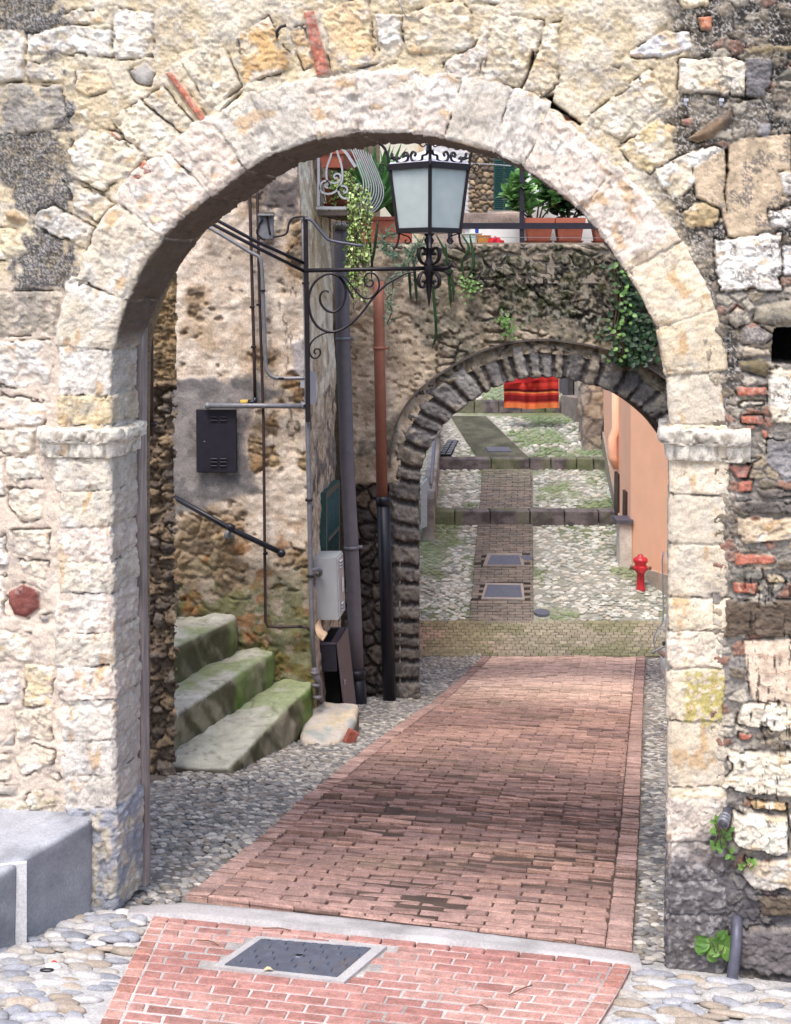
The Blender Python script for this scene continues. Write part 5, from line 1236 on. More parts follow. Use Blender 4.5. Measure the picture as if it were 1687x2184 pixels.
def tubepx(pts, d, r, n=1, seg=8):
    q = np.array([P(a, b, d) for a, b in pts]); 
    if n > 1: q = spline(q, n)
    return q
def pipe_thing(name, pts, d, r, mat, label, cat, group=None, n=1, clips=(), cm='black_iron'):
    q = tubepx(pts, d, r, n); root = empty(name, q[-1], label, cat, group)
    mb = MB(); mb.tube(q, r, 8); mb.build('run', mat, root, True)
    for px, py in clips:
        mb = MB(); mb.box(P(px, py, d) + [0, 0, 0], (r * 3.0, r * 3.2, .022), bev=.003); mb.build('clip', cm, root)
    return root
pipe_thing('iron_conduit', [(531, 330), (533, 430), (538, 620), (542, 760), (544, 852)], 13.03, .0155, 'brown_iron', 'thin dark pipe on the plaster ending at the yellow cap above the cupboard', 'pipe', 'pipes on the corner house', 1, [(538, 655), (541, 740)])
mb = MB(); y = empty('gas_elbow', P(530, 857, 13.0), 'small elbow with a yellow cap above the grey horizontal bar', 'pipe fitting')
mb.tube(np.array([P(544, 848, 13.0), P(544, 856, 13.0), P(538, 858, 13.0), P(528, 858, 13.0)]), .024, 8); mb.build('elbow', 'black_pipe', y, True)
mb = MB(); mb.tube(np.array([P(529, 857, 13.0), P(513, 858, 13.0)]), .023, 10); mb.build('cap', 'yellow_plastic', y, True)
pipe_thing('iron_conduit', [(547, 330), (549, 430), (553, 620), (562, 900), (564, 1100), (566, 1325), (571, 1336), (590, 1337), (640, 1336), (655, 1338), (662, 1346)], 13.02, .0145, 'brown_iron', 'long thin dark pipe dropping past the cupboard and turning right above the steps', 'pipe', 'pipes on the corner house', 1, [(552, 650), (561, 866), (566, 1180), (640, 1336)])
pipe_thing('grey_conduit', [(430, 476), (480, 505), (530, 536), (548, 545), (556, 556), (560, 600), (566, 760), (570, 790), (582, 804), (605, 807), (660, 806)], 12.98, .018, 'zinc', 'pale grey conduit sloping down, then dropping and bending right to the corner', 'pipe', 'pipes on the corner house', 3, [(560, 620), (600, 807)])
# bar with rounded ends across the front
root = empty('horizontal_bar', P(540, 866, 12.98), 'grey round bar fixed level across the plaster above the black cupboard', 'bar')
mb = MB(); mb.tube(np.array([P(441, 865, 12.97), P(652, 866, 12.97)]), .025, 10); mb.build('bar', 'zinc', root, True)
for px in (443, 648):
    mb = MB(); mb.sphere(P(px, 865.5, 12.97), .033); mb.build('end_ball', 'zinc', root, True)
# black meter cupboard
root = empty('meter_cupboard', P(464, 1005, 13.05), 'black sheet metal cupboard door with louvres set in grey cement', 'cupboard door')
q = np.array([P(422, 1005, 13.05), P(505, 1005, 13.05), P(503, 873, 13.05), P(421, 873, 13.05)]); mb = MB(); mb.prism(q, (0, -.035, 0)); mb.build('door', 'dark_steel', root)
fr = MB()
for a, b in ((0, 1), (1, 2), (2, 3), (3, 0)): fr.tube(np.array([q[a], q[b]]) + FR * .02, .010, 4)
fr.build('frame', 'black_iron', root)
for px in (456, 476):
    for py in (979, 986, 994, 890, 897):
        mb = MB(); mb.box(P(px, py, 13.005), (.062, .012, .014), rotm((0, -.5, 1)), bev=.003); mb.build('louvre', 'dark_steel', root)
mb = MB(); mb.sphere(P(436, 942, 13.01), .008); mb.build('lock', 'zinc', root)
# handrail
root = empty('handrail', P(490, 1130, 12.95), 'black round handrail sloping down the house wall over the mossy steps', 'handrail')
mb = MB(); mb.tube(np.array([P(360, 1054, 12.92), P(490, 1127, 12.92), P(596, 1177, 12.92)]), .026, 10); mb.build('rail', 'black_pipe', root, True)
mb = MB(); mb.sphere(P(600, 1180, 12.92), .042); mb.build('end_ball', 'black_pipe', root, True)
mb = MB(); mb.tube(np.array([P(484, 1121, 12.92), P(499, 1129, 12.92)]), .036, 10); mb.build('collar', 'black_pipe', root, True)
mb = MB(); mb.tube(spline([P(491, 1127, 12.92), P(490, 1137, 12.95), P(489, 1140, 13.06)], 4), .016, 8); mb.lathe([(.05, 0), (.05, .02), (.02, .03)], P(489, 1140, 13.08), 14, rotm(FR)); mb.build('wall_bracket', 'zinc', root, True)
# junction box and cables
root = empty('junction_box', P(568, 510, 12.95), 'grey junction box with looping cables high on the plaster beside the corner', 'junction box')
mb = MB(); mb.box(P(568, 484, 12.99), (.14, .1, .24), bev=.01); mb.build('box', 'zinc', root)
mb = MB(); mb.box(P(568, 459, 12.96), (.15, .14, .02), bev=.004); mb.build('lid', 'zinc', root)
for pts in ([(560, 468), (552, 480), (548, 496), (556, 507), (566, 512)], [(570, 462), (572, 478), (576, 500)], [(582, 505), (600, 503), (612, 496), (616, 478), (624, 466), (640, 462), (652, 464)]):
    mb = MB(); mb.tube(spline([P(a, b, 12.93) for a, b in pts], 5), .011, 6); mb.build('cable', 'black_rubber', root, True)
pipe_thing('iron_conduit', [(650, 466), (664, 470), (678, 486), (692, 503), (705, 513), (748, 521), (775, 525)], 12.9, .014, 'lead', 'grey conduit running right from the corner behind the hanging plants', 'pipe', 'pipes on the corner house', 3)
# corner pole, strap and grey drain
root = pipe_thing('corner_pole', [(647, 464), (650, 560), (653, 700), (655, 860), (657, 950), (660, 1090), (662, 1200), (665, 1330), (670, 1425)], 12.97, .023, 'zinc', 'tall zinc pole running down the corner of the house', 'pipe', 'pipes on the corner house', 1, [(652, 604), (655, 864), (659, 1066), (663, 1228)])
mb = MB(); mb.tube(spline([P(670, 1425, 12.97), P(673, 1440, 12.95), P(680, 1455, 12.97), P(682, 1480, 13.1), P(684, 1500, 13.25), P(685, 1530, 13.36)], 4), .034, 10); mb.build('drain_foot', 'grey_pvc', root, True)
for k, py in enumerate((1432, 1458, 1484)):
    mb = MB(); p = P(671 + k * 2.9, py, 12.95); mb.tube(np.array([p, p - [0, 0, .025]]), .042, 10); mb.build('collar', 'grey_pvc', root, True)
# white meter box low on the corner pole
root = empty('meter_box', SW(670, 865, .04), 'small pale meter box with a printed plate on the corner beside the pole', 'meter box')
mb = MB(); q = np.array([P(663, 866, 13.08), P(675, 857, 13.3), P(674, 795, 13.3), P(662, 790, 13.08)]); mb.prism(q, (-.10, .02, 0)); mb.build('case', 'white_iron', root)
# grey cabinet
def skewbox(name, pts, d, dy, mat, parent):
    q = np.array([P(a, b, d) for a, b in pts]); mb = MB(); mb.prism(q, (SDX * dy, dy, 0)); return mb.build(name, mat, parent)
root = empty('utility_cabinet', P(698, 1322, 13.3), 'light grey metal cabinet with louvres fixed on the house side below the barred window', 'cabinet')
cab = skewbox('case', [(676, 1322), (722, 1322), (717, 1191), (668, 1191)], 13.3, .36, 'cabinet_grey', root)
f0 = P(717, 1191, 13.3); f1 = P(722, 1322, 13.3); sd = np.array([SDX, 1, 0]) * .36
dr = MB(); o = np.array([.012, 0, 0]); dr.prism(np.array([f1 + sd * .06 + UP * .015, f1 + sd * .95 + UP * .015, f0 + sd * .95 - UP * .015, f0 + sd * .06 - UP * .015]), o); door = dr.build('door', 'cabinet_grey', root)
for t in (.1, .15, .2, .8, .85, .9):
    mb = MB(); a = f0 + (f1 - f0) * t + o * 1.4; mb.tube(np.array([a + sd * .35, a + sd * .75]), .010, 6); mb.build('louvre', 'white_iron', door, True)
mb = MB(); a = f0 + (f1 - f0) * .40 + o * 1.5; b = f0 + (f1 - f0) * .62 + o * 1.5; mb.prism(np.array([a + sd * .5, a + sd * .72, b + sd * .72, b + sd * .5]), (.004, 0, 0)); mb.build('plate', 'white_paint', door)
mb = MB(); mb.tube(spline([P(665, 1217, 13.1), P(676, 1214, 13.16), P(684, 1218, 13.22), P(682, 1226, 13.26), P(676, 1224, 13.3)], 4), .02, 8); mb.build('cable_gland', 'zinc', root, True)
# dark cabinet
root = empty('floor_cabinet', P(705, 1560, 13.4), 'dark plum metal cabinet standing behind the pale stone block with an open front', 'cabinet')
skewbox('upper_case', [(679, 1432), (719, 1432), (716, 1376), (676, 1376)], 13.4, .62, 'dark_steel', root)
skewbox('left_cheek', [(684, 1580), (688, 1580), (683, 1434), (679, 1434)], 13.4, .6, 'dark_steel', root)
q = np.array([P(736, 1580, 13.398), P(722, 1432, 13.398), P(717, 1375, 13.398), P(716, 1375, 13.398), P(730, 1580, 13.398)])
mb = MB(); f0 = P(717.2, 1373, 13.39); f1 = P(738, 1560, 13.39); sd = np.array([SDX, 1, 0]) * .64
mb.prism(np.array([f1, f1 + sd, f0 + sd, f0]), (.012, 0, 0)); door = mb.build('door', 'door_steel', root)
mb = MB(); a = f0 + (f1 - f0) * .48 + sd * .18 + np.array([.02, 0, 0]); mb.box(a, (.02, .03, .05), bev=.005); mb.build('handle', 'zinc', door)
mb = MB(); tq = np.array([P(675, 1375.2, 13.395), P(716, 1375.2, 13.395)]); sd2 = np.array([SDX, 1, 0]) * .63
mb.prism(np.array([tq[0], tq[1], tq[1] + sd2, tq[0] + sd2]), (0, 0, .012)); top = mb.build('top', 'door_steel', root)
for t in np.linspace(.12, .85, 10):
    mb = MB(); a = tq[0] * .55 + tq[1] * .45 + sd2 * t + UP * .016; mb.box(a, (.09, .022, .008), None); mb.build('vent_slot', 'dark_hole', top)
skewbox('dark_inside', [(684, 1585), (731, 1585), (722, 1425), (682, 1425)], 13.55, .4, 'dark_hole', root)
mb = MB(); mb.bar(spline([SW(677, 1326, .03), SW(679, 1340, .06), SW(684, 1352, .11), SW(693, 1358, .19)], 5), .26, .02, (SDX, 1, 0)); tag(mb.build('duct_cover', 'tan_sheet', None, True), 'curved tan cover between the grey cabinet and the dark cabinet', 'duct')


def downpipe(name, pts, d, r, mat, label, bands, lower=None, group='downpipes beside the dark arch', topcap=None, bandmat=None):
    q = np.array([P(a, b, d) for a, b in pts]); root = empty(name, q[-1], label, 'downpipe', group)
    mb = MB(); mb.tube(q, r, 14); mb.build('pipe', mat, root, True)
    def at(py): 
        ys = [b for a, b in pts]; xs = [a for a, b in pts]; return np.interp(py, ys, xs)
    for py in bands:
        mb = MB(); mb.tube(np.array([P(at(py - 3), py - 3, d), P(at(py + 4), py + 4, d)]), r * 1.1, 14); mb.box(P(at(py), py, d) + [r * 1.2, 0, 0], (.05, .04, .035)); mb.build('clamp', bandmat or mat, root, True)
    if lower:
        mb = MB(); q2 = np.array([P(a, b, d) for a, b in lower[0]]); mb.tube(q2, r * lower[2], 14); lo = mb.build('lower_pipe', lower[1], root, True)
        mb = MB(); mb.tube(np.array([P(lower[0][0][0], lower[0][0][1] - 8, d), P(lower[0][0][0], lower[0][0][1] + 10, d)]), r * lower[2] * 1.12, 14); mb.build('socket', lower[1], root, True)
    if topcap:
        mb = MB(); mb.tube(np.array([P(topcap[0], topcap[1] - 4, d), P(topcap[0], topcap[1] + 10, d)]), r * 1.15, 14); mb.build('collar', 'zinc', root, True)
    return root
downpipe('drainpipe', [(727, 474), (731, 700), (741, 1000), (750, 1170), (757, 1330), (761, 1440)], 15.35, .082, 'grey_pvc', 'wide grey plastic downpipe between the house corner and the dark arch', [722, 1167], ([(761, 1436), (766, 1500), (768, 1540)], 'black_pipe', 1.12), topcap=(727, 480), bandmat='zinc')
downpipe('drainpipe', [(807, 600), (808, 680), (809, 740), (815, 1070)], 15.72, .066, 'orange_pvc', 'terracotta coloured downpipe with a black lower length on the dark arch wall', [742], ([(817, 1066), (823, 1250), (831, 1505)], 'black_pipe', 1.17), topcap=None)

# ---- the second, dark archway
AD = 16.0
arch = empty('dark_archway', P(1165, 1500, AD), 'dark rough stone arch bridging the lane beyond the near gateway', 'archway')
amap = lambda px, py, h: P(px, py, AD) + h[..., None] * FR
def aring_map(px, py, v): return P(px, py, AD)
aring_map.deep = lambda V, v: V + v[..., None] * np.array([0, 1., 0])
ARCH = [((897, 1520), (834, 1520)), ((897, 1250), (833, 1250)), ((896, 1100), (831, 1080)), ((899, 1015), (831, 1000)), ((907, 976), (834, 943)), ((934, 925), (850, 890)), ((964, 892), (882, 843)), ((993, 868), (924, 808)), ((1030, 842), (982, 771)),
        ((1063, 826), (1030, 748)), ((1100, 812), (1083, 733)), ((1135, 808), (1124, 727)), ((1170, 807), (1168, 725)), ((1231, 815), (1252, 737)), ((1289, 831), (1312, 753)), ((1330, 850), (1371, 778)), ((1363, 872), (1428, 815)), ((1400, 904), (1470, 862)), ((1430, 944), (1502, 922)), ((1470, 1010), (1550, 1000)), ((1484, 1300), (1570, 1300)), ((1484, 1520), (1570, 1520))]
random.seed(21)
AJ = [(865, y) for y in np.cumsum([random.choice((26, 34, 40, 48)) for _ in range(20)]) + 990 if y < 1510]
AJ = AJ[::-1]
tj = np.array([np.mean(p, 0) for p in ARCH]); 
cum = np.concatenate([[0], np.cumsum(np.linalg.norm(np.diff(tj, axis=0), axis=1))])
s = cum[3] + 10
while s < cum[19]:
    AJ.append((np.interp(s, cum, tj[:, 0]), np.interp(s, cum, tj[:, 1]))); s += random.choice((27, 33, 38, 43, 50))
def aring_fn(s, w, jd, b, I, jw):
    rb = _h(b, b * 0 + 3, 31); rb2 = _h(b, b * 0 + 7, 32); rb3 = _h(b, b * 0 + 11, 33)
    wy_ = w * 80; n1 = fbm(s / 20, wy_ / 20, 4, 180); n2 = fbm(s / 7, wy_ / 7, 4, 181)
    jd = jd - 1.0 - 2.5 * rb2 + (n2 - .5) * 7
    k = sstep(0, np.maximum(jw * .22, 5), jd)
    e0 = .05 + .22 * rb3 * (np.floor(rb * 97) % 2); 
    ends = sstep(e0, e0 + .14, w) * sstep(1.9, 1.15, w)
    dome = np.sqrt(np.clip(k, 0, 1)) * (.35 + .65 * ends)
    h = dome * (.035 + .035 * rb) * (.4 + .6 * ends) + (n1 - .5) * .05 + (n2 - .5) * .03 - .03
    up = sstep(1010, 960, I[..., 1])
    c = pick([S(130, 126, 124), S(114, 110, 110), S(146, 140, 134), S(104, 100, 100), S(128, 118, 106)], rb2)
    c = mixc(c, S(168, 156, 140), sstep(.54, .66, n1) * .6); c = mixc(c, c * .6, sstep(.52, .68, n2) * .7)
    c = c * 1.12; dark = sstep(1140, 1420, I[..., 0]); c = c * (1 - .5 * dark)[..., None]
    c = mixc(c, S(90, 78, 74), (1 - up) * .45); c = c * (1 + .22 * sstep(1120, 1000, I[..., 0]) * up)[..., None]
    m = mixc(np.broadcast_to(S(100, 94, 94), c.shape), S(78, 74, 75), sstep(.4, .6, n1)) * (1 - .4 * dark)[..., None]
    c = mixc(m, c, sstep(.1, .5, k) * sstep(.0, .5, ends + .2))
    return h, c, (n1 - .5) * .04 + 0 * w
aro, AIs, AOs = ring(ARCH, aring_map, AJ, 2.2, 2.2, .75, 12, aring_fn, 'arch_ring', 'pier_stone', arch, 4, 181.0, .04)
def arch_fn(px, py):
    n0 = fbm(px / 60, py / 60, 4, 190); n1 = fbm(px / 22, py / 22, 4, 191); n2 = fbm(px / 7, py / 7, 4, 192); wob = fbm(px / 30, py / 30, 3, 193)
    f1, f2, cid = voro(px / 40 + wob, py / 24 + wob * .7, 194); e = sstep(.03, .26, f2 - f1)
    g1, g2, gid = voro(px / 30 + wob, py / 34 + wob * .5, 195); eg = sstep(.03, .22, g2 - g1)
    pier = sstep(1028, 1036, py + (n1 - .5) * 12) * (px < 850)
    moss = sstep(.42, .56, n0 + .22 * sstep(960, 1060, px) * sstep(740, 640, py) - .2 * sstep(940, 880, px)) * sstep(520, 536, py)
    top = sstep(600, 540, py + (n1 - .5) * 60)
    h = (n0 - .5) * .07 + (n1 - .5) * .04 + (n2 - .5) * .022
    stone = np.maximum(top * .8 * (px > 940), sstep(.5, .58, fbm(px / 46, py / 40, 4, 196)) * (px > 930)) * (1 - pier)
    h = h + stone * (e * .07 - .035) + facet(px / 18 + n1, py / 13 + n2, 189) * .012 * (px > 900)
    h = h * (1 - pier) + pier * (eg * np.sqrt(np.clip(1 - g1 ** 2, 0, 1)) * .09 - .14 + (n2 - .5) * .03)
    h = h - sstep(.66, .74, fbm(px / 12, py / 12, 3, 197)) * .03
    c = mixc(np.broadcast_to(S(212, 190, 166), px.shape + (3,)), S(186, 164, 138), sstep(.42, .62, n1))
    c = mixc(c, S(206, 190, 170), sstep(.56, .66, n0) * .5)
    c = mixc(c, S(150, 136, 110), sstep(860, 960, px) * .5)
    c = mixc(c, mixc(np.broadcast_to(S(160, 148, 134), c.shape), S(128, 116, 104), cid), stone * e * .45)
    mk = sstep(-14, 30, psd(px, py, [(975, 575), (1030, 532), (1450, 528), (1450, 760), (1340, 742), (1250, 722), (1170, 700), (1110, 690), (1060, 720), (1045, 640), (1000, 640)]) + (n1 - .5) * 100 + (n2 - .5) * 30); moss = np.maximum(moss * .6, mk)
    blk = moss * (.62 + .48 * sstep(.38, .50, fbm(px / 9, py / 9, 4, 198)))
    c = mixc(c, mixc(np.broadcast_to(S(22, 21, 18), c.shape), S(44, 50, 22), sstep(.46, .6, n1)), np.clip(blk, 0, 1) * .96)
    c = mixc(c, S(150, 146, 134), sstep(.53 - .05 * sstep(640, 690, py), .60, fbm(px / 5, py / 5, 4, 199)) * moss * (.45 + .4 * sstep(630, 690, py)))
    pc = pick([S(124, 110, 98), S(104, 92, 86), S(138, 118, 98), S(92, 84, 80)], gid); pc = mixc(pc, pc * .6, sstep(.46, .62, n2)); pc = mixc(np.broadcast_to(S(92, 80, 76), pc.shape), pc, eg)
    c = mixc(c, pc, pier)
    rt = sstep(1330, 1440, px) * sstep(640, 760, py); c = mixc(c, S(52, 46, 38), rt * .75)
    hole = AOs + .35 * (AIs - AOs)
    keep = psd(px, py, np.concatenate([[[hole[0, 0], 2600]], hole, [[hole[-1, 0], 2600]]])) < 0
    return h, c, keep
heightfield('masonry', 735, 1640, 521, 1540, 2.6, amap, arch_fn, 'plaster', arch)
# thin slate drip over the ring
mb = MB(); k = (AOs[:, 1] < 1000); q = P(AOs[k][:, 0], AOs[k][:, 1] - 2, AD - .02); mb.bar(q[::4], .13, .022, (0, 1, 0), S(96, 88, 84)); mb.build('drip_course', 'pier_stone', arch)
# bridge deck (terrace floor) and its far face
mb = MB(); X0 = (676 - CX) / F * AD; X1 = (1700 - CX) / F * AD; zt = (HY - 521) / F * AD
mb.box(((X0 + X1) / 2, AD + .62, zt - .22), (X1 - X0, 1.22, .44 + .037), col=S(150, 138, 124)); mb.build('terrace_slab', 'bed', arch)
# back face of the bridge, round the same opening
pts = np.concatenate([AIs[::6]]); inn = P(pts[:, 0], pts[:, 1], AD) + [0, .76, 0]; cx_ = inn[:, 0].mean()
out = inn.copy(); out[:, 0] = np.where(inn[:, 0] < cx_, np.minimum(inn[:, 0], X0 - .0), np.maximum(inn[:, 0], X1)); tz = np.linspace(0, 1, len(pts))
out[:, 0] = np.interp(tz, [0, .25, .33, .6, .68, 1], [X0, X0, X0, X1, X1, X1]); out[:, 2] = np.interp(tz, [0, .3, .36, .6, .66, 1], [-5.4, -1.5, zt - .44, zt - .44, -1.5, -5.4])
n = len(pts); V = np.concatenate([inn, out]); link('back_masonry', V, [[i, i + 1, n + i + 1, n + i] for i in range(n - 1)], 'pier_stone', arch, S(130, 116, 100), False)
# coping stones along the ledge
def colcope(V, N): return mixc(mixc(np.broadcast_to(S(150, 140, 130), V.shape), S(110, 102, 96), sstep(.42, .6, fbm(V[:, 0] * 4, V[:, 2] * 8, 4, 201))), S(66, 62, 56), sstep(.56, .66, fbm(V[:, 0] * 9, V[:, 2] * 9 + V[:, 1] * 5, 4, 202)) * .7)
rough_block('ledge', [(X0 + .75, AD - .012), (X1, AD - .012), (X1, AD + .1), (X0 + .75, AD + .1)], zt - .05, zt - .012, 'pier_stone', arch, .012, .06, .014, 7, colcope, 40)

# ---- right hand wall of the court (mostly behind the near jamb) 
def cw(V0): pass
rwall = empty('court_wall', GL(1.5, 4, -4), 'plain rendered wall closing the court on the right, behind the near gateway', 'wall')
us = np.full(2, 1.75); mb = MB(); 
a = GL(1.45, .62, -5.6); b = GL(1.45, 9.6, -5.6); mb.prism(np.array([a, b, b + UP * 4.4, a + UP * 4.4]), GL(.3, 0, 0) - GL(0, 0, 0), S(176, 150, 124)); mb.build('wall_face', 'plaster', rwall)
# ================================================================ street lantern on its scrolled bracket
LD = 12.92
lamp = empty('street_lantern', P(650, 760, LD), 'big black iron lantern with frosted panes on a scrolled bracket from the house corner', 'street lamp')
R4 = lambda pts: [(586.5 + a * .2845, 266.6 + b * .2845) for a, b in pts]
def L4(pts, n=6, d=LD): return spline([P(a, b, d) for a, b in R4(pts)], n)
mb = MB(); mb.tube(np.array([P(648, 577, LD), P(780, 574.5, LD), P(930, 572, LD)]), .021, 10); arm = mb.build('bracket_arm', 'black_iron', lamp, True)
mb = MB(); mb.bar(np.array([P(651.5, 462, LD), P(653, 570, LD), P(656, 770, LD), P(657, 900, LD)]), .045, .02, (1, 0, 0)); mb.build('wall_strap', 'black_iron', lamp)
BW = dict(w=.045, side=(0, 1, 0))
def scroll(nm, pts, t0=.020, n=7, tp=.011):
    q = L4(pts, n); t = np.interp(np.linspace(0, 1, len(q)), [0, .12, .85, 1], [tp, t0, t0, tp])
    mb = MB(); mb.bar(q, .045, t, (0, 1, 0)); return mb.build(nm, 'black_iron', lamp, True)
scroll('bracket_scroll', [(1060, 1103), (1000, 1108), (920, 1145), (830, 1200), (740, 1290), (640, 1420), (540, 1510), (430, 1552), (330, 1520), (270, 1430), (252, 1300), (290, 1190), (370, 1125), (440, 1118), (500, 1160), (530, 1240), (512, 1340), (455, 1398), (390, 1392), (345, 1340), (338, 1285), (362, 1245), (395, 1246), (398, 1260)], .022)
scroll('bracket_scroll', [(455, 1112), (520, 1140), (580, 1210), (640, 1280), (700, 1300), (750, 1270), (780, 1215), (772, 1150), (735, 1112), (695, 1112), (670, 1150), (680, 1196), (712, 1212), (736, 1188), (722, 1160), (704, 1166)], .018)
scroll('bracket_scroll', [(480, 1130), (520, 1180), (560, 1250), (590, 1305)], .02)
scroll('bracket_scroll', [(440, 1554), (370, 1562), (300, 1600), (262, 1650), (258, 1705), (280, 1742), (315, 1745), (340, 1715), (332, 1682), (304, 1680), (294, 1704), (308, 1716)], .016)
# lantern body: a square frame set corner-on
LC = P(915, 480, LD)[:2]; m = F / LD
zt = float(P(0, 357, LD)[2]); zb = float(P(0, 492, LD)[2]); rt, rb = 84 / m, 66 / m
corner = lambda k, r, z: np.array([LC[0] + r * math.cos(math.pi / 2 * k - math.pi / 2), LC[1] + r * math.sin(math.pi / 2 * k - math.pi / 2), z])
fm = MB()
body = empty('lantern_body', (0, 0, 0)); bpy.data.objects.remove(body)
mb = MB()
for k in range(4): mb.bar(np.array([corner(k, rb, zb - .03), corner(k, rt, zt)]), .035, .03, np.cross(corner(k, 1, 0) - corner(k, 0, 0), UP))
for k in range(4):
    for r, z, hh in ((rt + .008, zt, .06), (rb + .008, zb, .045)):
        a, b = corner(k, r, z), corner(k + 1, r, z); mb.bar(np.array([a, b]), hh, .028, UP)
frame = mb.build('lantern_frame', 'black_iron', lamp)
for k in range(4):
    a, b, c, d = corner(k, rb - .012, zb), corner(k + 1, rb - .012, zb), corner(k + 1, rt - .012, zt), corner(k, rt - .012, zt)
    nn = np.cross(b - a, c - a); nn /= np.linalg.norm(nn); mb = MB(); mb.prism(np.array([a, b, c, d]), nn * .005); mb.build('glass_pane', 'frosted_glass', lamp)
zr = float(P(0, 322, LD)[2]); mb = MB(); ap = np.array([LC[0], LC[1], zr])
V = [corner(k, rt + .02, zt + .035) for k in range(4)] + [corner(k, .05, zr) for k in range(4)] + [corner(k, rt + .02, zt + .02) for k in range(4)]
mb.add(V, [[0, 1, 5, 4], [1, 2, 6, 5], [2, 3, 7, 6], [3, 0, 4, 7], [4, 5, 6, 7], [9, 8, 11, 10], [0, 8, 9, 1], [1, 9, 10, 2], [2, 10, 11, 3], [3, 11, 8, 0]]); mb.build('lantern_roof', 'frost_roof', lamp)
mb = MB(); 
mb.add([corner(k, rb - .01, zb - .012) for k in range(4)] + [corner(k, .06, zb - .03) for k in range(4)], [[0, 4, 5, 1], [1, 5, 6, 2], [2, 6, 7, 3], [3, 7, 4, 0], [4, 7, 6, 5]]); mb.build('lantern_floor', 'frost_roof', lamp)
# finial, crest scrolls and corner horns
mb = MB(); mb.lathe([(.03, zr - .05), (.035, zr), (.02, zr + .03), (.03, zr + .06), (.012, zr + .08), (.012, zr + .12), (.002, zr + .19)], (LC[0], LC[1], 0), 8)
mb.build('finial', 'black_iron', lamp, True)
def plane_scroll(nm, C, ex, pts, w=.02, t=.012, n=5, par=lamp):
    q = spline([C + np.asarray(ex) * a + UP * b for a, b in pts], n); sdv = np.cross(np.asarray(ex), UP)
    mb = MB(); mb.bar(q, w, t, sdv); return mb.build(nm, 'black_iron', par, True)
SCR = lambda s: [(0, 0), (.03 * s, .05), (.09 * s, .06), (.11 * s, .02), (.075 * s, -.005), (.05 * s, .02), (.065 * s, .035)]
for k in range(4):
    ex = corner(k, 1, 0) - corner(k, 0, 0)
    plane_scroll('finial_scroll', np.array([LC[0], LC[1], zr + .02]), ex, [(.01, .12), (.04, .10), (.03, .05), (.055, .02), (.085, .04), (.07, .075), (.05, .06)], .018, .012)
    c = corner(k, rt, zt)
    plane_scroll('corner_horn', c, ex, [(.0, -.04), (.012, .06), (.022, .12), (.055, .19), (.11, .24)], .03, .026)
    plane_scroll('corner_horn', c, ex, [(.0, .09), (-.05, .075), (-.075, .1), (-.11, .05), (-.12, .03)], .02, .016)
    plane_scroll('corner_scroll', c, ex, [(.0, -.03), (.04, .02), (.085, .03), (.10, -.01), (.075, -.04), (.055, -.015), (.07, .0)], .018, .012)
    c2 = corner(k, rb, zb)
    plane_scroll('corner_foot', c2, ex, [(-.01, .0), (-.005, -.07), (.01, -.13), (.045, -.18)], .03, .02)
    plane_scroll('corner_scroll', c2, ex, [(-.0, -.02), (-.05, -.04), (-.10, -.06), (-.12, -.10), (-.09, -.125), (-.065, -.1), (-.085, -.085)], .018, .012)
    # crest along each side of the roof
    a, b = corner(k, rt, zt + .035), corner(k + 1, rt, zt + .035); e = (b - a) / np.linalg.norm(b - a); L = np.linalg.norm(b - a)
    for s0 in (-1, 1):
        C = (a + b) / 2
        plane_scroll('crest_scroll', C, e * s0, [(.235, .10), (.22, .06), (.17, .05), (.16, .012), (.10, .0), (.035, .015), (.018, .06), (.045, .095), (.08, .075), (.066, .05)], .02, .016)
# stem, lower scrolls and spike
mb = MB(); z0 = float(P(0, 656, LD)[2]); za = float(P(0, 572, LD)[2])
mb.lathe([(.001, z0), (.012, z0 + .06), (.026, z0 + .17), (.034, za - .08), (.05, za - .05), (.05, za + .05), (.03, za + .08), (.028, zb - .14), (.05, zb - .09), (.03, zb - .06), (.06, zb - .02)], (LC[0], LC[1], 0), 10); mb.build('stem', 'black_iron', lamp, True)
for k in range(4):
    ex = corner(k + .5, 1, 0) - corner(k + .5, 0, 0)
    C = np.array([LC[0], LC[1], za])
    plane_scroll('stem_scroll', C, ex, [(.02, .03), (.09, .05), (.135, .10), (.135, .165), (.09, .195), (.05, .17), (.06, .13), (.088, .14)], .03, .017)
    plane_scroll('stem_scroll', C, ex, [(.02, -.03), (.09, -.04), (.135, -.09), (.135, -.155), (.09, -.185), (.05, -.16), (.06, -.12), (.088, -.13)], .03, .017)
mb = MB(); q = L4([(1170, 1070), (1290, 1070), (1310, 1045), (1340, 1062), (1385, 1075)], 5); mb.bar(q, .04, np.interp(np.linspace(0, 1, len(q)), [0, .6, 1], [.05, .03, .006]), (0, 1, 0)); mb.build('arm_tip', 'black_iron', lamp, True)
mb = MB(); q = L4([(1170, 1082), (1270, 1098), (1305, 1120), (1330, 1085)], 5); mb.bar(q, .03, .022, (0, 1, 0)); mb.build('arm_tip', 'black_iron', lamp, True)
# two stays running back to the left
for pts, lb in (([(440, 457), (540, 512), (650, 562)], 'upper dark iron stay running from the lantern bracket up to the left'), ([(430, 466), (540, 524), (648, 578)], 'lower dark iron stay running from the lantern bracket up to the left')):
    q = np.array([P(a, b, d) for (a, b), d in zip(pts, (12.3, 12.6, 12.93))]); mb = MB(); mb.tube(q, .017, 8); st_ = mb.build('stay', 'dark_steel', lamp, True)

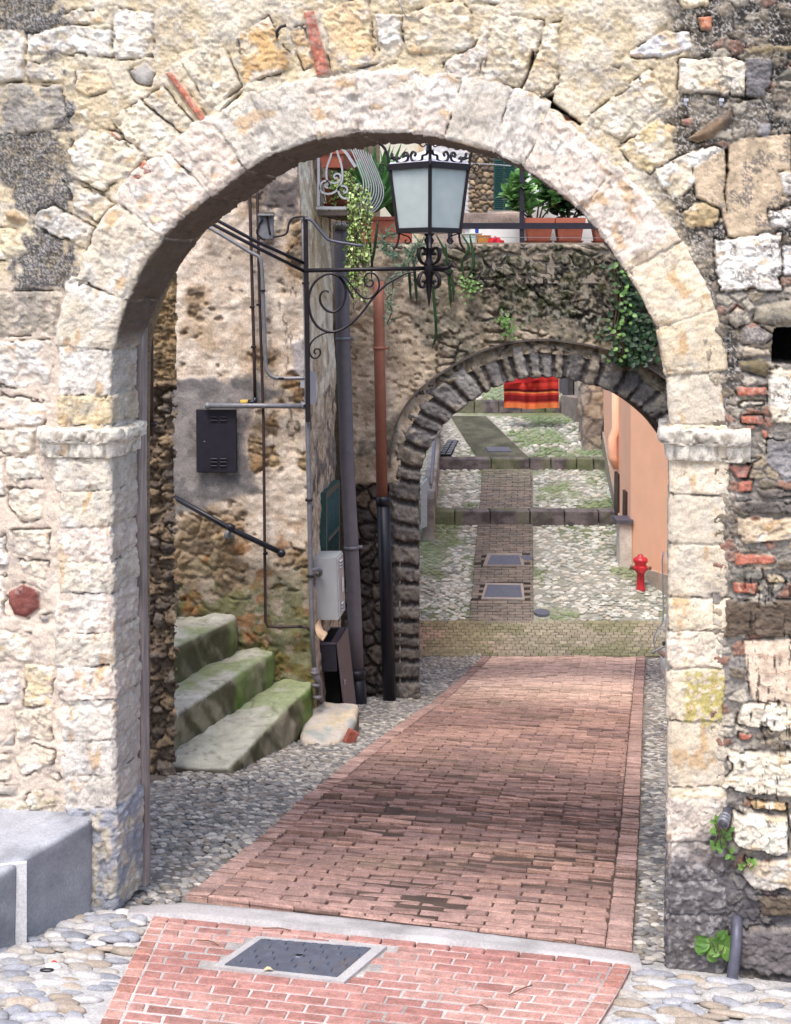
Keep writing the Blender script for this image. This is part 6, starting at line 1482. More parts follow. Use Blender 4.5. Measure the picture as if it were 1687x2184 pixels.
# ---- white iron balcony with planters
bal = empty('iron_balcony', P(710, 447, 14.2), 'small bellied balcony of white wrought iron crowded with potted plants', 'balcony')
R4b = lambda pts: [(640 + a * .16435, 298.6 + b * .16435) for a, b in pts]
BF = 13.75
belly = R4b([(590, 885), (690, 850), (770, 760), (815, 650), (820, 540), (790, 430), (740, 300), (690, 180), (650, 90), (640, 40)])
for k in range(9):
    d = BF + k * .16
    # every bar has the same size; they stand one behind the other
    base = np.array([P(a, b, BF) for a, b in belly]) + np.array([SDX * .2 * k, .16 * k, 0])
    mb = MB(); mb.bar(spline(base, 5), .011, .011, (0, 1, 0)); mb.build('belly_bar', 'white_iron', bal)
def flat(pts, w=.022, t=.014, d=BF, n=6, nm='side_bar'):
    q = spline([P(a, b, d) for a, b in R4b(pts)], n); mb = MB(); mb.bar(q, .02, w, (0, 1, 0)); return mb.build(nm, 'white_iron', bal)
flat([(238, 40), (240, 400), (240, 870)], .026, n=3)
flat([(205, 880), (400, 882), (600, 882)], .03, n=3)
flat([(415, 60), (400, 200), (352, 340), (342, 440), (352, 530), (380, 580), (370, 612), (335, 612), (325, 580), (350, 575)], .02, nm='side_scroll')
flat([(255, 640), (262, 590), (290, 545), (330, 530), (370, 545), (385, 585), (362, 612)], .02, nm='side_scroll')
flat([(255, 640), (300, 685), (370, 700), (440, 680), (500, 625), (540, 540), (550, 430), (530, 300), (490, 180), (470, 90)], .02, nm='side_scroll')
flat([(390, 545), (440, 560), (500, 540), (530, 490), (510, 445), (465, 440), (440, 470), (460, 500), (485, 485)], .019, nm='side_scroll')
flat([(495, 610), (500, 680), (540, 740), (600, 760), (680, 730), (730, 660), (745, 560)], .02, nm='side_scroll')
flat([(495, 660), (510, 610), (560, 595), (605, 620), (610, 660), (580, 685), (560, 660)], .019, nm='side_scroll')
flat([(530, 90), (600, 170), (660, 260), (720, 350)], .03, nm='side_bar')
mb = MB(); f0 = np.array([P(676, 449, BF), P(748, 449, BF)]); dv = np.array([SDX, 1, 0]) * 1.45; mb.prism(np.array([f0[0], f0[1], f0[1] + dv, f0[0] + dv]), (0, 0, -.05), S(96, 88, 84)); mb.build('floor', 'bed', bal)
mb = MB(); mb.bar(np.array([P(680, 318, BF) + [0, 0, .5], P(680, 318, BF) + dv + [0, 0, .5]]), .03, .02, (0, 0, 1)); 
# ================================================================ plants
leafmat('leaf_bright', S(74, 124, 32), S(120, 168, 56))
leafmat('leaf_dark', S(20, 52, 20), S(46, 88, 36))
leafmat('leaf_jade', S(70, 130, 50), S(130, 184, 92), .3)
leafmat('leaf_strap', S(44, 108, 40), S(96, 160, 74), .35)
leafmat('leaf_grey', S(90, 130, 100), S(150, 180, 150), .5)
leafmat('leaf_lime', S(140, 182, 64), S(214, 230, 150), .4)
plain('stem_brown', S(92, 74, 50), .8)
rnd = random.Random(5)
def rv(): 
    v = np.array([rnd.gauss(0, 1) for _ in range(3)]); return v / np.linalg.norm(v)
def cc(lo=.6, hi=1.25): return np.ones(3) * rnd.uniform(lo, hi)
def pot_round(name, c, r0, r1, h, label, group, plant=None, saucer=True, square=False):
    root = empty(name, c, label, 'flower pot', group)
    mb = MB()
    if square:
        for (w0, z0, w1, z1) in ((r0, .02, r1, h * .82), (r1 * 1.07, h * .80, r1 * 1.09, h)):
            V = [[c[0] + x * w0, c[1] + y * w0, c[2] + z0] for x, y in ((-1, -1), (1, -1), (1, 1), (-1, 1))] + [[c[0] + x * w1, c[1] + y * w1, c[2] + z1] for x, y in ((-1, -1), (1, -1), (1, 1), (-1, 1))]
            mb.add(V, [[3, 2, 1, 0], [0, 1, 5, 4], [1, 2, 6, 5], [2, 3, 7, 6], [3, 0, 4, 7]] + ([[4, 5, 6, 7]] if z0 < .05 else []))
        mb.build('pot_body', 'terracotta', root)
    else:
        mb.lathe([(r0, .01), (r1 * .97, h * .8), (r1 * 1.08, h * .8), (r1 * 1.1, h), (r1 * .98, h), (r1 * .95, h * .9), (.001, h * .88)], c, 20); mb.build('pot_body', 'terracotta', root, False)
    if saucer:
        mb = MB(); mb.lathe([(r0 * 1.15, 0), (r0 * 1.42, .03), (r0 * 1.36, .03), (r0 * 1.1, .008)], c, 20); mb.build('saucer', 'terracotta', root)
    mb = MB(); mb.lathe([(.001, h * .9), (r1 * .9, h * .9), (r1 * .88, h * .93), (.001, h * .95)], c, 12); mb.build('soil', 'soil', root)
    return root
def bush(name, c, rx, h, n, L, mat, label, group, upward=.6, stems=5, shape=(0, .8, 1, .85, 0), top_light=False):
    """leafy pot plant: branching stems with fleshy leaves in whorls"""
    root = empty(name, c, label, 'plant', group); sm = MB(); lm = MB()
    for s_ in range(stems):
        a = rnd.uniform(0, 2 * math.pi); rr = rx * rnd.uniform(.15, .8); hh = h * rnd.uniform(.55, 1.0)
        tip = np.array([c[0] + rr * math.cos(a), c[1] + rr * math.sin(a) * .8, c[2] + hh]); b0 = np.array(c) + np.array([math.cos(a), math.sin(a), 0]) * rx * .12
        mid = (b0 + tip) / 2 + np.array([math.cos(a), math.sin(a), 0]) * rx * .12
        q = spline([b0, mid, tip], 6); sm.tube(q, np.linspace(.012, .005, len(q)), 5)
        for i in range(n // stems):
            t = .25 + .75 * rnd.random() ** .7; p = q[min(len(q) - 1, int(t * (len(q) - 1)))] + rv() * rx * .12
            d = rv(); d[2] = abs(d[2]) * upward + .1; d += np.array([math.cos(a), math.sin(a), 0]) * .4
            lm.leaf(p, d, rv() * .6 + UP, L * rnd.uniform(.6, 1.15), L * rnd.uniform(.45, .62), .18, .25, cc(), shape)
        for i in range(7):
            d = rv(); d[2] = abs(d[2]) + .5; lm.leaf(tip, d, rv(), L * rnd.uniform(.7, 1.1), L * .5, .2, .1, cc(.9, 1.5), shape)
    sm.build('stems', 'stem_brown', root, True); lm.build('leaves', mat, root, True)
    return root
TZ = float((HY - 521) / F * AD)     # terrace floor
def onT(px, d, py=519): return P(px, py, d)
# terrace pots along the railing
p = onT(1148, 16.35); pot_round('flower_pot', p, .125, .165, .30, 'square terracotta pot with a jade bush, left of the three on the dark arch', 'terracotta pots on the arch', square=True)
bush('jade_plant', p + [-.03, 0, .27], .40, .56, 330, .16, 'leaf_jade', 'pale green jade bush in the leftmost terracotta pot on the arch', 'pot plants on the arch', .8, 8)
p = onT(1213, 16.35); pot_round('flower_pot', p, .13, .165, .30, 'square terracotta pot with a dark bush, middle of the three on the dark arch', 'terracotta pots on the arch', square=True)
bush('jade_plant', p + [0, 0, .27], .36, .44, 320, .15, 'leaf_dark', 'darker glossy bush in the middle terracotta pot on the arch', 'pot plants on the arch', .7, 8)
p = onT(1292, 16.35); pot_round('flower_pot', p, .13, .165, .30, 'terracotta pot half hidden by the near arch, right of the three', 'terracotta pots on the arch', square=True)
bush('jade_plant', p + [0, 0, .27], .34, .36, 280, .10, 'leaf_dark', 'dark bush in the rightmost pot, half behind the near arch stones', 'pot plants on the arch', .7, 7)
# railing
rail = empty('terrace_railing', onT(1113, 16.2), 'black flat bar railing along the top of the dark arch', 'railing')
mb = MB(); mb.box(P(1230, 482.0, 16.12), ((1480 - 985) / F * 16.12, .02, 13 / F * 16.12), None); mb.build('top_rail', 'dark_steel', rail)
for px, y0 in ((1113, 320), (1420, 320), (960, 470)):
    mb = MB(); mb.box((P(px, y0, 16.14) + P(px, 521, 16.14)) / 2, (10 / F * 16.1, .03, float(P(0, y0, 16.14)[2] - P(0, 521, 16.14)[2]))); mb.build('post', 'dark_steel', rail)
mb = MB(); mb.tube(np.array([P(930, 506, 16.12), P(1450, 508, 16.12)]), .003, 4); mb.build('wire', 'zinc', rail)
# laundry things on the terrace
def tubthing(name, px, w, py0, py1, d, mat, label, cat):
    a = P(px, py1, d); h = (py1 - py0) / F * d; r = w / 2 / F * d; mb = MB()
    mb.lathe([(r * .82, 0), (r, h), (r * 1.06, h), (r * 1.06, h * .93), (r * .95, h * .9), (r * .78, .02), (.001, .02)], a, 20); return tag(mb.build(name, mat, None), label, cat)
tubthing('wash_tub', 1006, 44, 498, 519, 16.45, 'pale_plastic', 'pale green plastic tub on the terrace beside the lantern', 'tub')
tubthing('yellow_basin', 1032, 30, 502, 519, 16.32, 'orange_plastic', 'small yellow basin on the terrace left of the red cloth', 'basin')
tubthing('blue_bottle', 1017, 8, 488, 504, 16.6, 'blue_plastic', 'blue plastic bottle standing behind the yellow basin', 'bottle')
tubthing('teal_cup', 995, 16, 476, 486, 16.9, 'teal_plastic', 'teal plastic cup behind the railing next to the lantern', 'cup')
# red cloth bundle
V = MB(); c0 = P(1052, 510, 16.3); nu, nv = 26, 14; vv = []
for i in range(nu):
    for j in range(nv):
        t = i / (nu - 1) * 2 - 1; a = j / (nv - 1) * math.pi; r = math.sqrt(max(0, 1 - t * t)) * (.055 + .012 * math.sin(9 * t + a * 3))
        vv.append([c0[0] + t * .135, c0[1] + .9 * r * math.cos(a), c0[2] - .05 + r * 1.35 * math.sin(a) + .01 * math.sin(14 * t)])
V.add(vv, [[i * nv + j, i * nv + j + 1, (i + 1) * nv + j + 1, (i + 1) * nv + j] for i in range(nu - 1) for j in range(nv - 1)]); tag(V.build('red_cloth', 'red_cloth', None, True), 'bundle of bright red cloth lying on the terrace edge', 'cloth')
mb = MB(); q0 = P(1000, 486, 17.0); mb.prism(np.array([P(992, 519, 16.9), P(1113, 519, 16.9), P(1113, 489, 16.9), P(992, 488, 16.9)]), (0, .05, 0)); tag(mb.build('white_board', 'white_paint', None), 'low white board behind the red cloth on the terrace', 'board')
mb = MB(); mb.prism(np.array([P(1122, 519, 16.9), P(1330, 519, 16.9), P(1330, 330, 16.9), P(1122, 322, 16.9)]), (0, .05, 0)); tag(mb.build('pale_screen', 'white_paint2' if 'white_paint2' in MATS else 'render_paint2', None, col=True) if False else mb.build('pale_screen', 'pale_wall' if 'pale_wall' in MATS else 'white_paint', None), 'pale screen wall standing behind the pots on the arch', 'screen')
def colpar(V, N): return mixc(np.broadcast_to(S(186, 164, 154), V.shape), S(150, 132, 124), sstep(.42, .62, fbm(V[:, 0] * 2, V[:, 2] * 5, 4, 220)))
tag(rough_block('terrace_parapet', [(.4, 17.1), (2.1, 17.1), (2.1, 17.3), (.4, 17.3)], TZ - .3, (HY - 452) / F * 17.1, 'plaster', None, .02, .08, .012, 4, colpar, 44), 'low pinkish parapet wall at the back of the terrace below the green shutters', 'parapet')
# strap-leaved plant behind the lantern
def strap_plant(name, c, n, L, label, spread=.8, w=.05, mat='leaf_strap', group=None):
    root = empty(name, c, label, 'plant', group); mb = MB()
    for i in range(n):
        a = rnd.uniform(0, 2 * math.pi); l = L * rnd.uniform(.6, 1.1); lean = rnd.uniform(.1, spread); drp = rnd.uniform(.1, .9) * lean
        pts = []; 
        for t in np.linspace(0, 1, 9):
            pts.append([c[0] + math.cos(a) * l * (lean * t + .12 * drp * t * t) + rnd.uniform(-.003, .003), c[1] + math.sin(a) * l * lean * t * .7, c[2] + l * (t * (1 - .25 * lean) - drp * .75 * t ** 3)])
        dT = np.array(pts[5]) - np.array(pts[0]); sd = np.cross([0, 1.0, 0], dT); sd = sd / (np.linalg.norm(sd) + 1e-6) + np.array([0, rnd.uniform(-.7, .7), 0])
        wd = w * rnd.uniform(.7, 1.2) * np.array([.5, .8, .95, 1, 1, .95, .8, .5, .06]); mb.bar(np.array(pts), wd, .003, sd, cc(.6, 1.5))
    mb.build('blades', mat, root, True); return root
tp = onT(806, 16.3); tp2 = tp.copy()
root = empty('trough', onT(812, 16.3), 'long terracotta trough holding the strap leaved plant behind the lantern', 'planter')
mb = MB(); mb.box(P(824, 491, 16.4), (.62, .26, .32), bev=.015); mb.box(P(824, 467, 16.4), (.66, .30, .04), bev=.008); mb.build('trough_body', 'terracotta', root)
strap_plant('strap_leaf_plant', P(800, 452, 16.2), 120, 1.0, 'large plant with long arching strap leaves left of the lantern', 1.0, .045)
strap_plant('strap_leaf_plant', P(838, 462, 16.35), 30, .85, 'strap leaved plant just behind the lantern panes', .7, .05)
# long blades hanging over the wall
def hanging_blades(name, items, d, mat, label, cat='plant', w=.035):
    root = empty(name, P(items[0][0][0], items[0][0][1], d), label, cat); mb = MB()
    for pts in items:
        q = spline([P(a, b, d + dd) for a, b, dd in [(p + (0,))[:3] for p in pts]], 6); ww = w * np.interp(np.linspace(0, 1, len(q)), [0, .3, .8, 1], [.5, 1, .9, .08]); mb.bar(q, ww, .003, (1, .3, 0), cc(.6, 1.2))
    mb.build('blades', mat, root, True); return root
hanging_blades('hanging_blades', [[(794, 460, -.25), (786, 500, -.3), (793, 545, -.28), (792, 600, -.25)], [(806, 470, -.25), (800, 520, -.28), (795, 560, -.26)]], 15.85, 'leaf_dark', 'two long dark blades drooping over the wall left of the lantern')
hanging_blades('hanging_blades', [[(930, 500), (950, 540), (965, 600), (968, 640)], [(985, 500), (1000, 530), (985, 560), (992, 600)], [(880, 540), (886, 600), (889, 646)], [(870, 560), (874, 600), (876, 640)], [(950, 520), (958, 600), (962, 660)], [(1002, 500), (1010, 560), (998, 590)], [(918, 560, -.1), (930, 700, -.06), (921, 745, -.06)]], 15.85, 'leaf_dark', 'long dark cactus blades hanging over the arch wall below the lantern')
# grey spiky succulents
def spiky(name, pts, d, label, n=70, L=.12):
    root = empty(name, P(*pts[0], d), label, 'plant'); mb = MB(); sm = MB()
    q = spline([P(a, b, d) for a, b in pts], 8); sm.tube(q, .008, 5)
    for i in range(n):
        p = q[rnd.randrange(len(q))] + rv() * .05; dd = rv(); dd[1] = -abs(dd[1]) * .6; mb.leaf(p, dd, rv(), L * rnd.uniform(.6, 1.2), .016, .1, .2, cc(.6, 1.3), (.6, 1, .8, 0))
    sm.build('stems', 'stem_brown', root, True); mb.build('leaves', 'leaf_grey', root, True)
spiky('spiky_succulent', [(846, 500), (825, 500), (818, 516), (826, 534), (838, 540)], 15.8, 'grey spiky succulent spilling over the wall left of the lantern foot', 110)
spiky('spiky_succulent', [(880, 530), (872, 550), (862, 566), (858, 585)], 15.8, 'grey spiky succulent hanging lower beside the lantern stem', 80)
spiky('spiky_succulent', [(905, 505), (898, 520), (890, 532), (886, 552)], 15.75, 'tuft of grey succulent leaves directly behind the lantern stem', 60)
spiky('spiky_succulent', [(835, 590), (838, 620), (824, 640), (836, 660), (826, 690)], 15.7, 'straggling grey succulent over the top of the terracotta downpipe', 60, .1)
# hanging strands from the balcony
def strands(name, items, label, mat, r=.026, d=13.8, per=26, spread=8):
    root = empty(name, P(items[0][0], items[0][1], d), label, 'plant', 'hanging plants of the balcony'); sm = MB(); mb = MB()
    for x, y0, y1 in items:
        k = 10; pts = [(x + rnd.uniform(-1, 1) * spread * .3 + 5 * math.sin(i * .7 + x), y0 + (y1 - y0) * i / k) for i in range(k + 1)]
        dd = d + rnd.uniform(-.12, .12); q = spline([P(a, b, dd) for a, b in pts], 5); sm.tube(q, .0035, 4)
        for i in range(int(per * (y1 - y0) / 100)):
            p = q[rnd.randrange(len(q))]; dr = rv(); dr[2] *= .5; dr[1] -= .3; mb.leaf(p, dr, rv() * .7 + [0, -.7, .5], r * rnd.uniform(.7, 1.3) * 1.3, r * rnd.uniform(.9, 1.3), .12, .1, cc(.55, 1.5), (0, .85, 1, .85, 0))
    sm.build('strands', 'stem_brown', root, True); mb.build('leaves', mat, root, True)
strands('trailing_plant', [(rnd.uniform(748, 788), rnd.uniform(385, 440), rnd.uniform(500, 690)) for _ in range(20)], 'thick curtain of trailing round leaved plant hanging from the white balcony', 'leaf_lime', .027, 13.7, 20)
strands('trailing_plant', [(rnd.uniform(735, 780), rnd.uniform(420, 460), rnd.uniform(540, 630)) for _ in range(10)], 'darker trailing strands among the pale curtain below the balcony', 'leaf_bright', .028, 13.9, 30)
strands('string_plant', [(x, rnd.uniform(380, 430), rnd.uniform(470, 530)) for x in (690, 700, 716, 724, 738)], 'thin beaded strands hanging through the balcony floor', 'leaf_lime', .012, 13.95, 40, 2)
strands('trailing_plant', [(rnd.uniform(706, 760), rnd.uniform(362, 388), rnd.uniform(400, 440)) for _ in range(26)], 'pale leafy plant filling the inside of the white balcony', 'leaf_lime', .026, 14.0, 60, 14)
# balcony planters
root = empty('balcony_planter', P(705, 358, 14.1), 'upper terracotta window box inside the white balcony', 'planter', 'balcony planters')
mb = MB(); a = P(708, 354, 13.95); 
q = np.array([P(687, 357, 13.95), P(727, 357, 13.95), P(734, 327, 13.95), P(680, 327, 13.95)]); mb.prism(q, (.12, .6, 0)); q = np.array([P(676, 328, 13.93), P(738, 328, 13.93), P(739, 321, 13.93), P(675, 321, 13.93)]); mb.prism(q, (.12, .62, 0)); mb.build('box_body', 'terracotta', root)
bush('small_plant', P(706, 322, 14.2), .16, .22, 90, .06, 'leaf_dark', 'small dark plant in the upper balcony window box', 'balcony plants', .8, 4)
pot_round('balcony_pot', P(722, 441, 14.2), .12, .16, .30, 'terracotta pot standing low in the white balcony', 'balcony planters', None, True)
bush('small_plant', P(724, 392, 14.1), .2, .16, 160, .05, 'leaf_bright', 'low bright plant in the pot on the balcony floor', 'balcony plants', .7, 5)
# ivy at the right of the dark arch
def ivy(name, pts, d, n, L, mat, label, spread, cat='ivy', colr=(.5, 1.3)):
    root = empty(name, P(pts[-1][0], pts[-1][1], d), label, cat); sm = MB(); mb = MB()
    q = spline([P(a, b, d) for a, b in pts], 10); sp = np.interp(np.linspace(0, 1, len(q)), np.linspace(0, 1, len(spread)), spread)
    for s_ in range(6):
        o = rnd.uniform(-.6, .6); qq = q + np.stack([o * sp / F * d, 0 * sp - .03, 0 * sp], -1); sm.tube(qq[::3], .006, 4)
    for i in range(n):
        k = rnd.randrange(len(q)); p = q[k] + np.array([rnd.gauss(0, .5) * sp[k] / F * d, -rnd.uniform(.02, .16), rnd.gauss(0, .05)])
        dr = np.array([rnd.gauss(0, .7), -.35, -abs(rnd.gauss(.5, .6))]); mb.leaf(p, dr, np.array([rnd.gauss(0, .4), -1, .5]), L * rnd.uniform(.6, 1.25), L * rnd.uniform(.7, 1.1), .12, .2, cc(*colr), (0, .9, 1, .7, 0))
    sm.build('stems', 'stem_brown', root, True); mb.build('leaves', mat, root, True)
ivy('ivy', [(1326, 545), (1340, 600), (1352, 660), (1362, 720), (1335, 770)], 15.9, 760, .066, 'leaf_dark', 'dark green ivy trailing down the right of the dark arch wall', [22, 34, 52, 66, 40])
ivy('ivy', [(1318, 560), (1330, 640), (1322, 700), (1325, 765)], 15.8, 45, .055, 'leaf_bright', 'brighter young ivy sprays over the dark ivy beside the near jamb', [18, 30, 24, 18])
ivy('wall_weed', [(1068, 676), (1080, 690), (1082, 708)], 15.9, 60, .038, 'leaf_bright', 'small bright weed growing in the wall above the crown of the dark arch', [14, 22, 8], 'weed')
ivy('wall_weed', [(985, 592), (1000, 606), (1002, 626)], 15.9, 70, .036, 'leaf_bright', 'bright fern tuft on the arch wall right of the lantern spike', [14, 24, 10], 'weed')
# weeds on the near wall
def weed(px, py, items, L, label):
    root = empty('wall_weed', GW(px, py) , label, 'weed', None); mb = MB(); sm = MB(); o = -np.array([SA, CA, 0])
    for x, y, k in items:
        c = GW(x, y) + o * .05; sm.tube(spline([GW(px, py) + o * .02, (GW(px, py) + c) / 2 + o * .05, c], 5), .0025, 4)
        for i in range(k):
            a = rnd.uniform(0, 2 * math.pi); dr = np.array([math.cos(a), -.25, math.sin(a) * .8 + .1]); mb.leaf(c, dr, o + rv() * .35, L * rnd.uniform(.7, 1.2), L * rnd.uniform(.55, .75), .12, .25, cc(.8, 1.3), (0, .8, 1, .75, 0))
    sm.build('stems', 'stem_brown', root, True); mb.build('leaves', 'leaf_bright', root, True)
weed(1530, 1745, [(1530, 1745, 5), (1532, 1765, 5), (1545, 1780, 6), (1538, 1800, 5), (1524, 1795, 4), (1552, 1765, 4), (1525, 1755, 3), (1556, 1812, 4)], .034, 'weed growing below the short pipe stub in the right jamb')
weed(1588, 1838, [(1590, 1832, 5), (1600, 1828, 5), (1582, 1840, 4), (1606, 1836, 3)], .026, 'tiny weed under the pale proud stone on the right')
weed(1530, 2020, [(1510, 1990, 4), (1530, 1995, 5), (1545, 2005, 5), (1505, 2022, 3), (1520, 2010, 4), (1540, 2012, 3)], .07, 'broad leaved weed at the foot of the right jamb')
# pipes in the near wall
mb = MB(); o = -np.array([SA, CA, 0]); root = empty('pipe_stub', GW(1548, 1730), 'short grey pipe stub poking from the joint in the right jamb', 'pipe stub')
a = GW(1552, 1726) + o * .0; b = GW(1540, 1735) + o * .12; mb.tube(np.array([a, b]), .022, 10); mb.build('pipe', 'lead', root, True)
for t in (.55, .75, .95):
    mb = MB(); p = a + (b - a) * t; mb.tube(np.array([p, p + (b - a) * .05]), .028, 10); mb.build('ring', 'zinc', root, True)
root = empty('lead_pipe', GW(1556, 2092) + o * .1, 'bent dark lead pipe running down to the cobbles beside the right jamb', 'pipe')
mb = MB(); mb.tube(spline([GW(x, y) + o * k for x, y, k in ((1572, 1958, -.02), (1570, 1975, .06), (1566, 2010, .10), (1560, 2050, .12), (1556, 2088, .13), (1552, 2105, .13))], 5), .026, 10); mb.build('pipe', 'lead', root, True)

# ================================================================ beyond: houses over the terrace
masonry('pale_wall', 1.2, 30, (.9, 1.08), .15, .006, fbump=.2)
def house_block(name, x0, x1, y, depth, z0, z1, mat, col, label, front=True):
    root = empty(name, ((x0 + x1) / 2, y, z0), label, 'house'); mb = MB(); mb.box(((x0 + x1) / 2, y + depth / 2, (z0 + z1) / 2), (x1 - x0, depth, z1 - z0), col=col); mb.build('walls', mat, root); return root
ph = house_block('pale_house', -3.2, (893 - CX) / F * 19.4, 19.4, 5.0, -5.5, 5.2, 'pale_wall', S(222, 216, 198), 'plain cream house behind the strap leaved plants and the lantern')
mb = MB(); mb.box(((898 - CX) / F * 19.4, 19.36, 2.8), (.07, .1, 4.8), col=S(214, 182, 140)); mb.build('corner_trim', 'pale_wall', ph)
mb = MB(); mb.box((-1.2, 21.5, 5.3), (4.8, 5.8, .18), col=S(150, 96, 76)); mb.build('roof', 'brick', ph)
mb = MB(); hkp = P(874, 343, 19.3); mb.tube(spline([hkp + [0, 0, -.17], hkp + [0, -.02, 0], hkp + [.04, -.02, .04], hkp + [.02, -.02, .08], hkp + [-.03, -.02, .05]], 4), .008, 5); mb.build('wall_hook', 'zinc', ph)
# stone house with shutters, far up the lane
FH = 38.0
sh = empty('shuttered_house', P(1080, 520, FH), 'rough stone house with green louvred shutters high beyond the lantern', 'house')
def fh_fn(px, py):
    wob = fbm(px / 12, py / 12, 3, 230); f1, f2, cid = voro(px / 15 + wob, py / 12 + wob * .6, 231); e = sstep(.03, .25, f2 - f1); n1 = fbm(px / 12, py / 12, 4, 232)
    h = e * .09 + (n1 - .5) * .08
    c = pick([S(156, 130, 98), S(128, 106, 84), S(176, 150, 116), S(118, 104, 92)], cid); c = mixc(np.broadcast_to(S(134, 118, 100), c.shape), c, e); c = mixc(c, c * .65, sstep(.5, .65, n1))
    lt = sstep(1002, 996, px); c = mixc(c, S(206, 202, 206), lt); h = h * (1 - .8 * lt)
    return h, c, np.ones(px.shape, bool)
heightfield('front_wall', 900, 1260, 150, 720, 2.2, lambda px, py, h: P(px, py, FH) + h[..., None] * FR, fh_fn, 'pier_stone', sh)
mb = MB(); X0, X1 = (900 - CX) / F * FH, (1260 - CX) / F * FH; mb.box(((X0 + X1) / 2, FH + 3, 1.2), (X1 - X0, 5.9, 9.2), col=S(150, 130, 110)); mb.build('walls', 'plaster', sh)
for a, b in ((1053, 1074), (1076, 1098)):
    mb = MB(); mb.box(P((a + b) / 2, 395, FH - .12), ((b - a) / F * FH, .05, 112 / F * FH)); s_ = mb.build('shutter', 'shutter_paint', sh)
    mb = MB()
    for y in np.arange(343, 449, 4.2): mb.box(P((a + b) / 2, y, FH - .16), ((b - a - 4) / F * FH, .03, .034), rotm((0, -.6, 1)))
    mb.build('louvres', 'shutter_paint', s_)
mb = MB(); mb.box(P(1076, 453, FH - .15), (.95, .25, .09), col=S(170, 156, 146)); mb.build('sill', 'bed', sh)
# washing chain across
root = empty('chain', P(1050, 349, 20), 'thin pale chain strung across in front of the green shutters', 'chain')
mb = MB(); q = np.array([P(x, 349 + .0006 * (x - 1000) ** 2, 20) for x in np.linspace(960, 1090, 46)])
for i in range(len(q) - 1):
    mb.box((q[i] + q[i + 1]) / 2, (.030, .006 if i % 2 else .016, .016 if i % 2 else .006))
mb.build('links', 'white_iron', root)

# ================================================================ the lane beyond the dark arch
plain('orange_render', S(255, 194, 156), .9, 0, .05, 2.2, .12, .2, .006, dirt=(S(236, 196, 170), .60))
oh = empty('orange_house', (4.4, 25, -5.2), 'salmon orange rendered house lining the right of the lane beyond the dark arch', 'house')
a0 = np.array([(1345 - CX) / F * 24.4, 24.4]); 
xl = lambda Y: np.interp(Y, [24.4, 26.5, 28.9, 33], [a0[0], 4.29, 4.46, 4.75])
poly = [(a0[0], a0[1]), (5.35, 21.3), (9, 21.3), (9, 33), (xl(33), 33), (xl(28.9), 28.9), (xl(26.5), 26.5)]
mb = MB(); mb.prism(np.array([[x, y, -6.5] for x, y in poly]), (0, 0, 9.0)); mb.build('walls', 'orange_render', oh)
# bare cement foot of the wall, front and along the lane
def foot(pts, tops, nm, col):
    mb = MB()
    for (p, q), (t0, t1) in zip(zip(pts[:-1], pts[1:]), zip(tops[:-1], tops[1:])):
        d = np.array([q[0] - p[0], q[1] - p[1]]); nn = np.array([d[1], -d[0]]) / np.linalg.norm(d); 
        if nn[0] > 0: nn = -nn
        o = np.array([nn[0], nn[1], 0]) * .035
        V = np.array([[p[0], p[1], float(zg(*p)) - .4], [q[0], q[1], float(zg(*q)) - .4], [q[0], q[1], t1], [p[0], p[1], t0]]); mb.prism(V + o * .02, o, col)
    mb.build(nm, 'plaster', oh)
foot([(5.35, 21.3), (a0[0], a0[1])], [-5.05, (HY - 1203) / F * 24.4], 'plinth', S(186, 172, 156))
foot([(a0[0], a0[1]), (xl(26.5), 26.5), (xl(28.9), 28.9), (xl(31), 31)], [-5.2, -4.35, -3.55, -3.0], 'bare_foot', S(160, 148, 134))
def onlane(Y, z0, z1, w, off=.03):
    x = float(xl(Y)); return np.array([[x - off, Y, z0], [x - off, Y + w, z0], [float(xl(Y + w)) - off, Y + w, z1], [float(xl(Y + w)) - off, Y, z1]])
mb = MB(); mb.prism(onlane(29.3, (HY - 935) / F * 29.5, (HY - 880) / F * 29.5, .9, .05), (.04, 0, 0)); mb.build('shutter', 'dark_steel', oh)
mb = MB(); mb.prism(onlane(25.9, -4.75, (HY - 1010) / F * 26, .4, .05), (.04, 0, 0)); mb.build('meter_door', 'brown_iron', oh)
mb = MB(); mb.prism(onlane(24.8, -4.75, (HY - 1046) / F * 25, .3, .05), (.04, 0, 0)); mb.build('meter_door', 'brown_iron', oh)
mb = MB(); x = float(xl(26.4)); mb.tube(np.array([[x - .03, 26.2, -1.2], [x - .04, 26.15, -3.0], [x - .12, 26.1, -3.2], [x - .13, 26.1, -3.55], [x - .02, 26.15, -3.75]]), .09, 10); mb.build('chimney_breast', 'orange_render', oh, True)
mb = MB(); mb.box(P(1328, 1108, 24.5), (.30, .5, .06)); mb.build('slate_cap', 'lead', oh)
mb = MB(); mb.box(P(1331, 1162, 24.5), (.22, .34, .85), col=S(206, 198, 190)); mb.build('low_pier', 'plaster', oh)
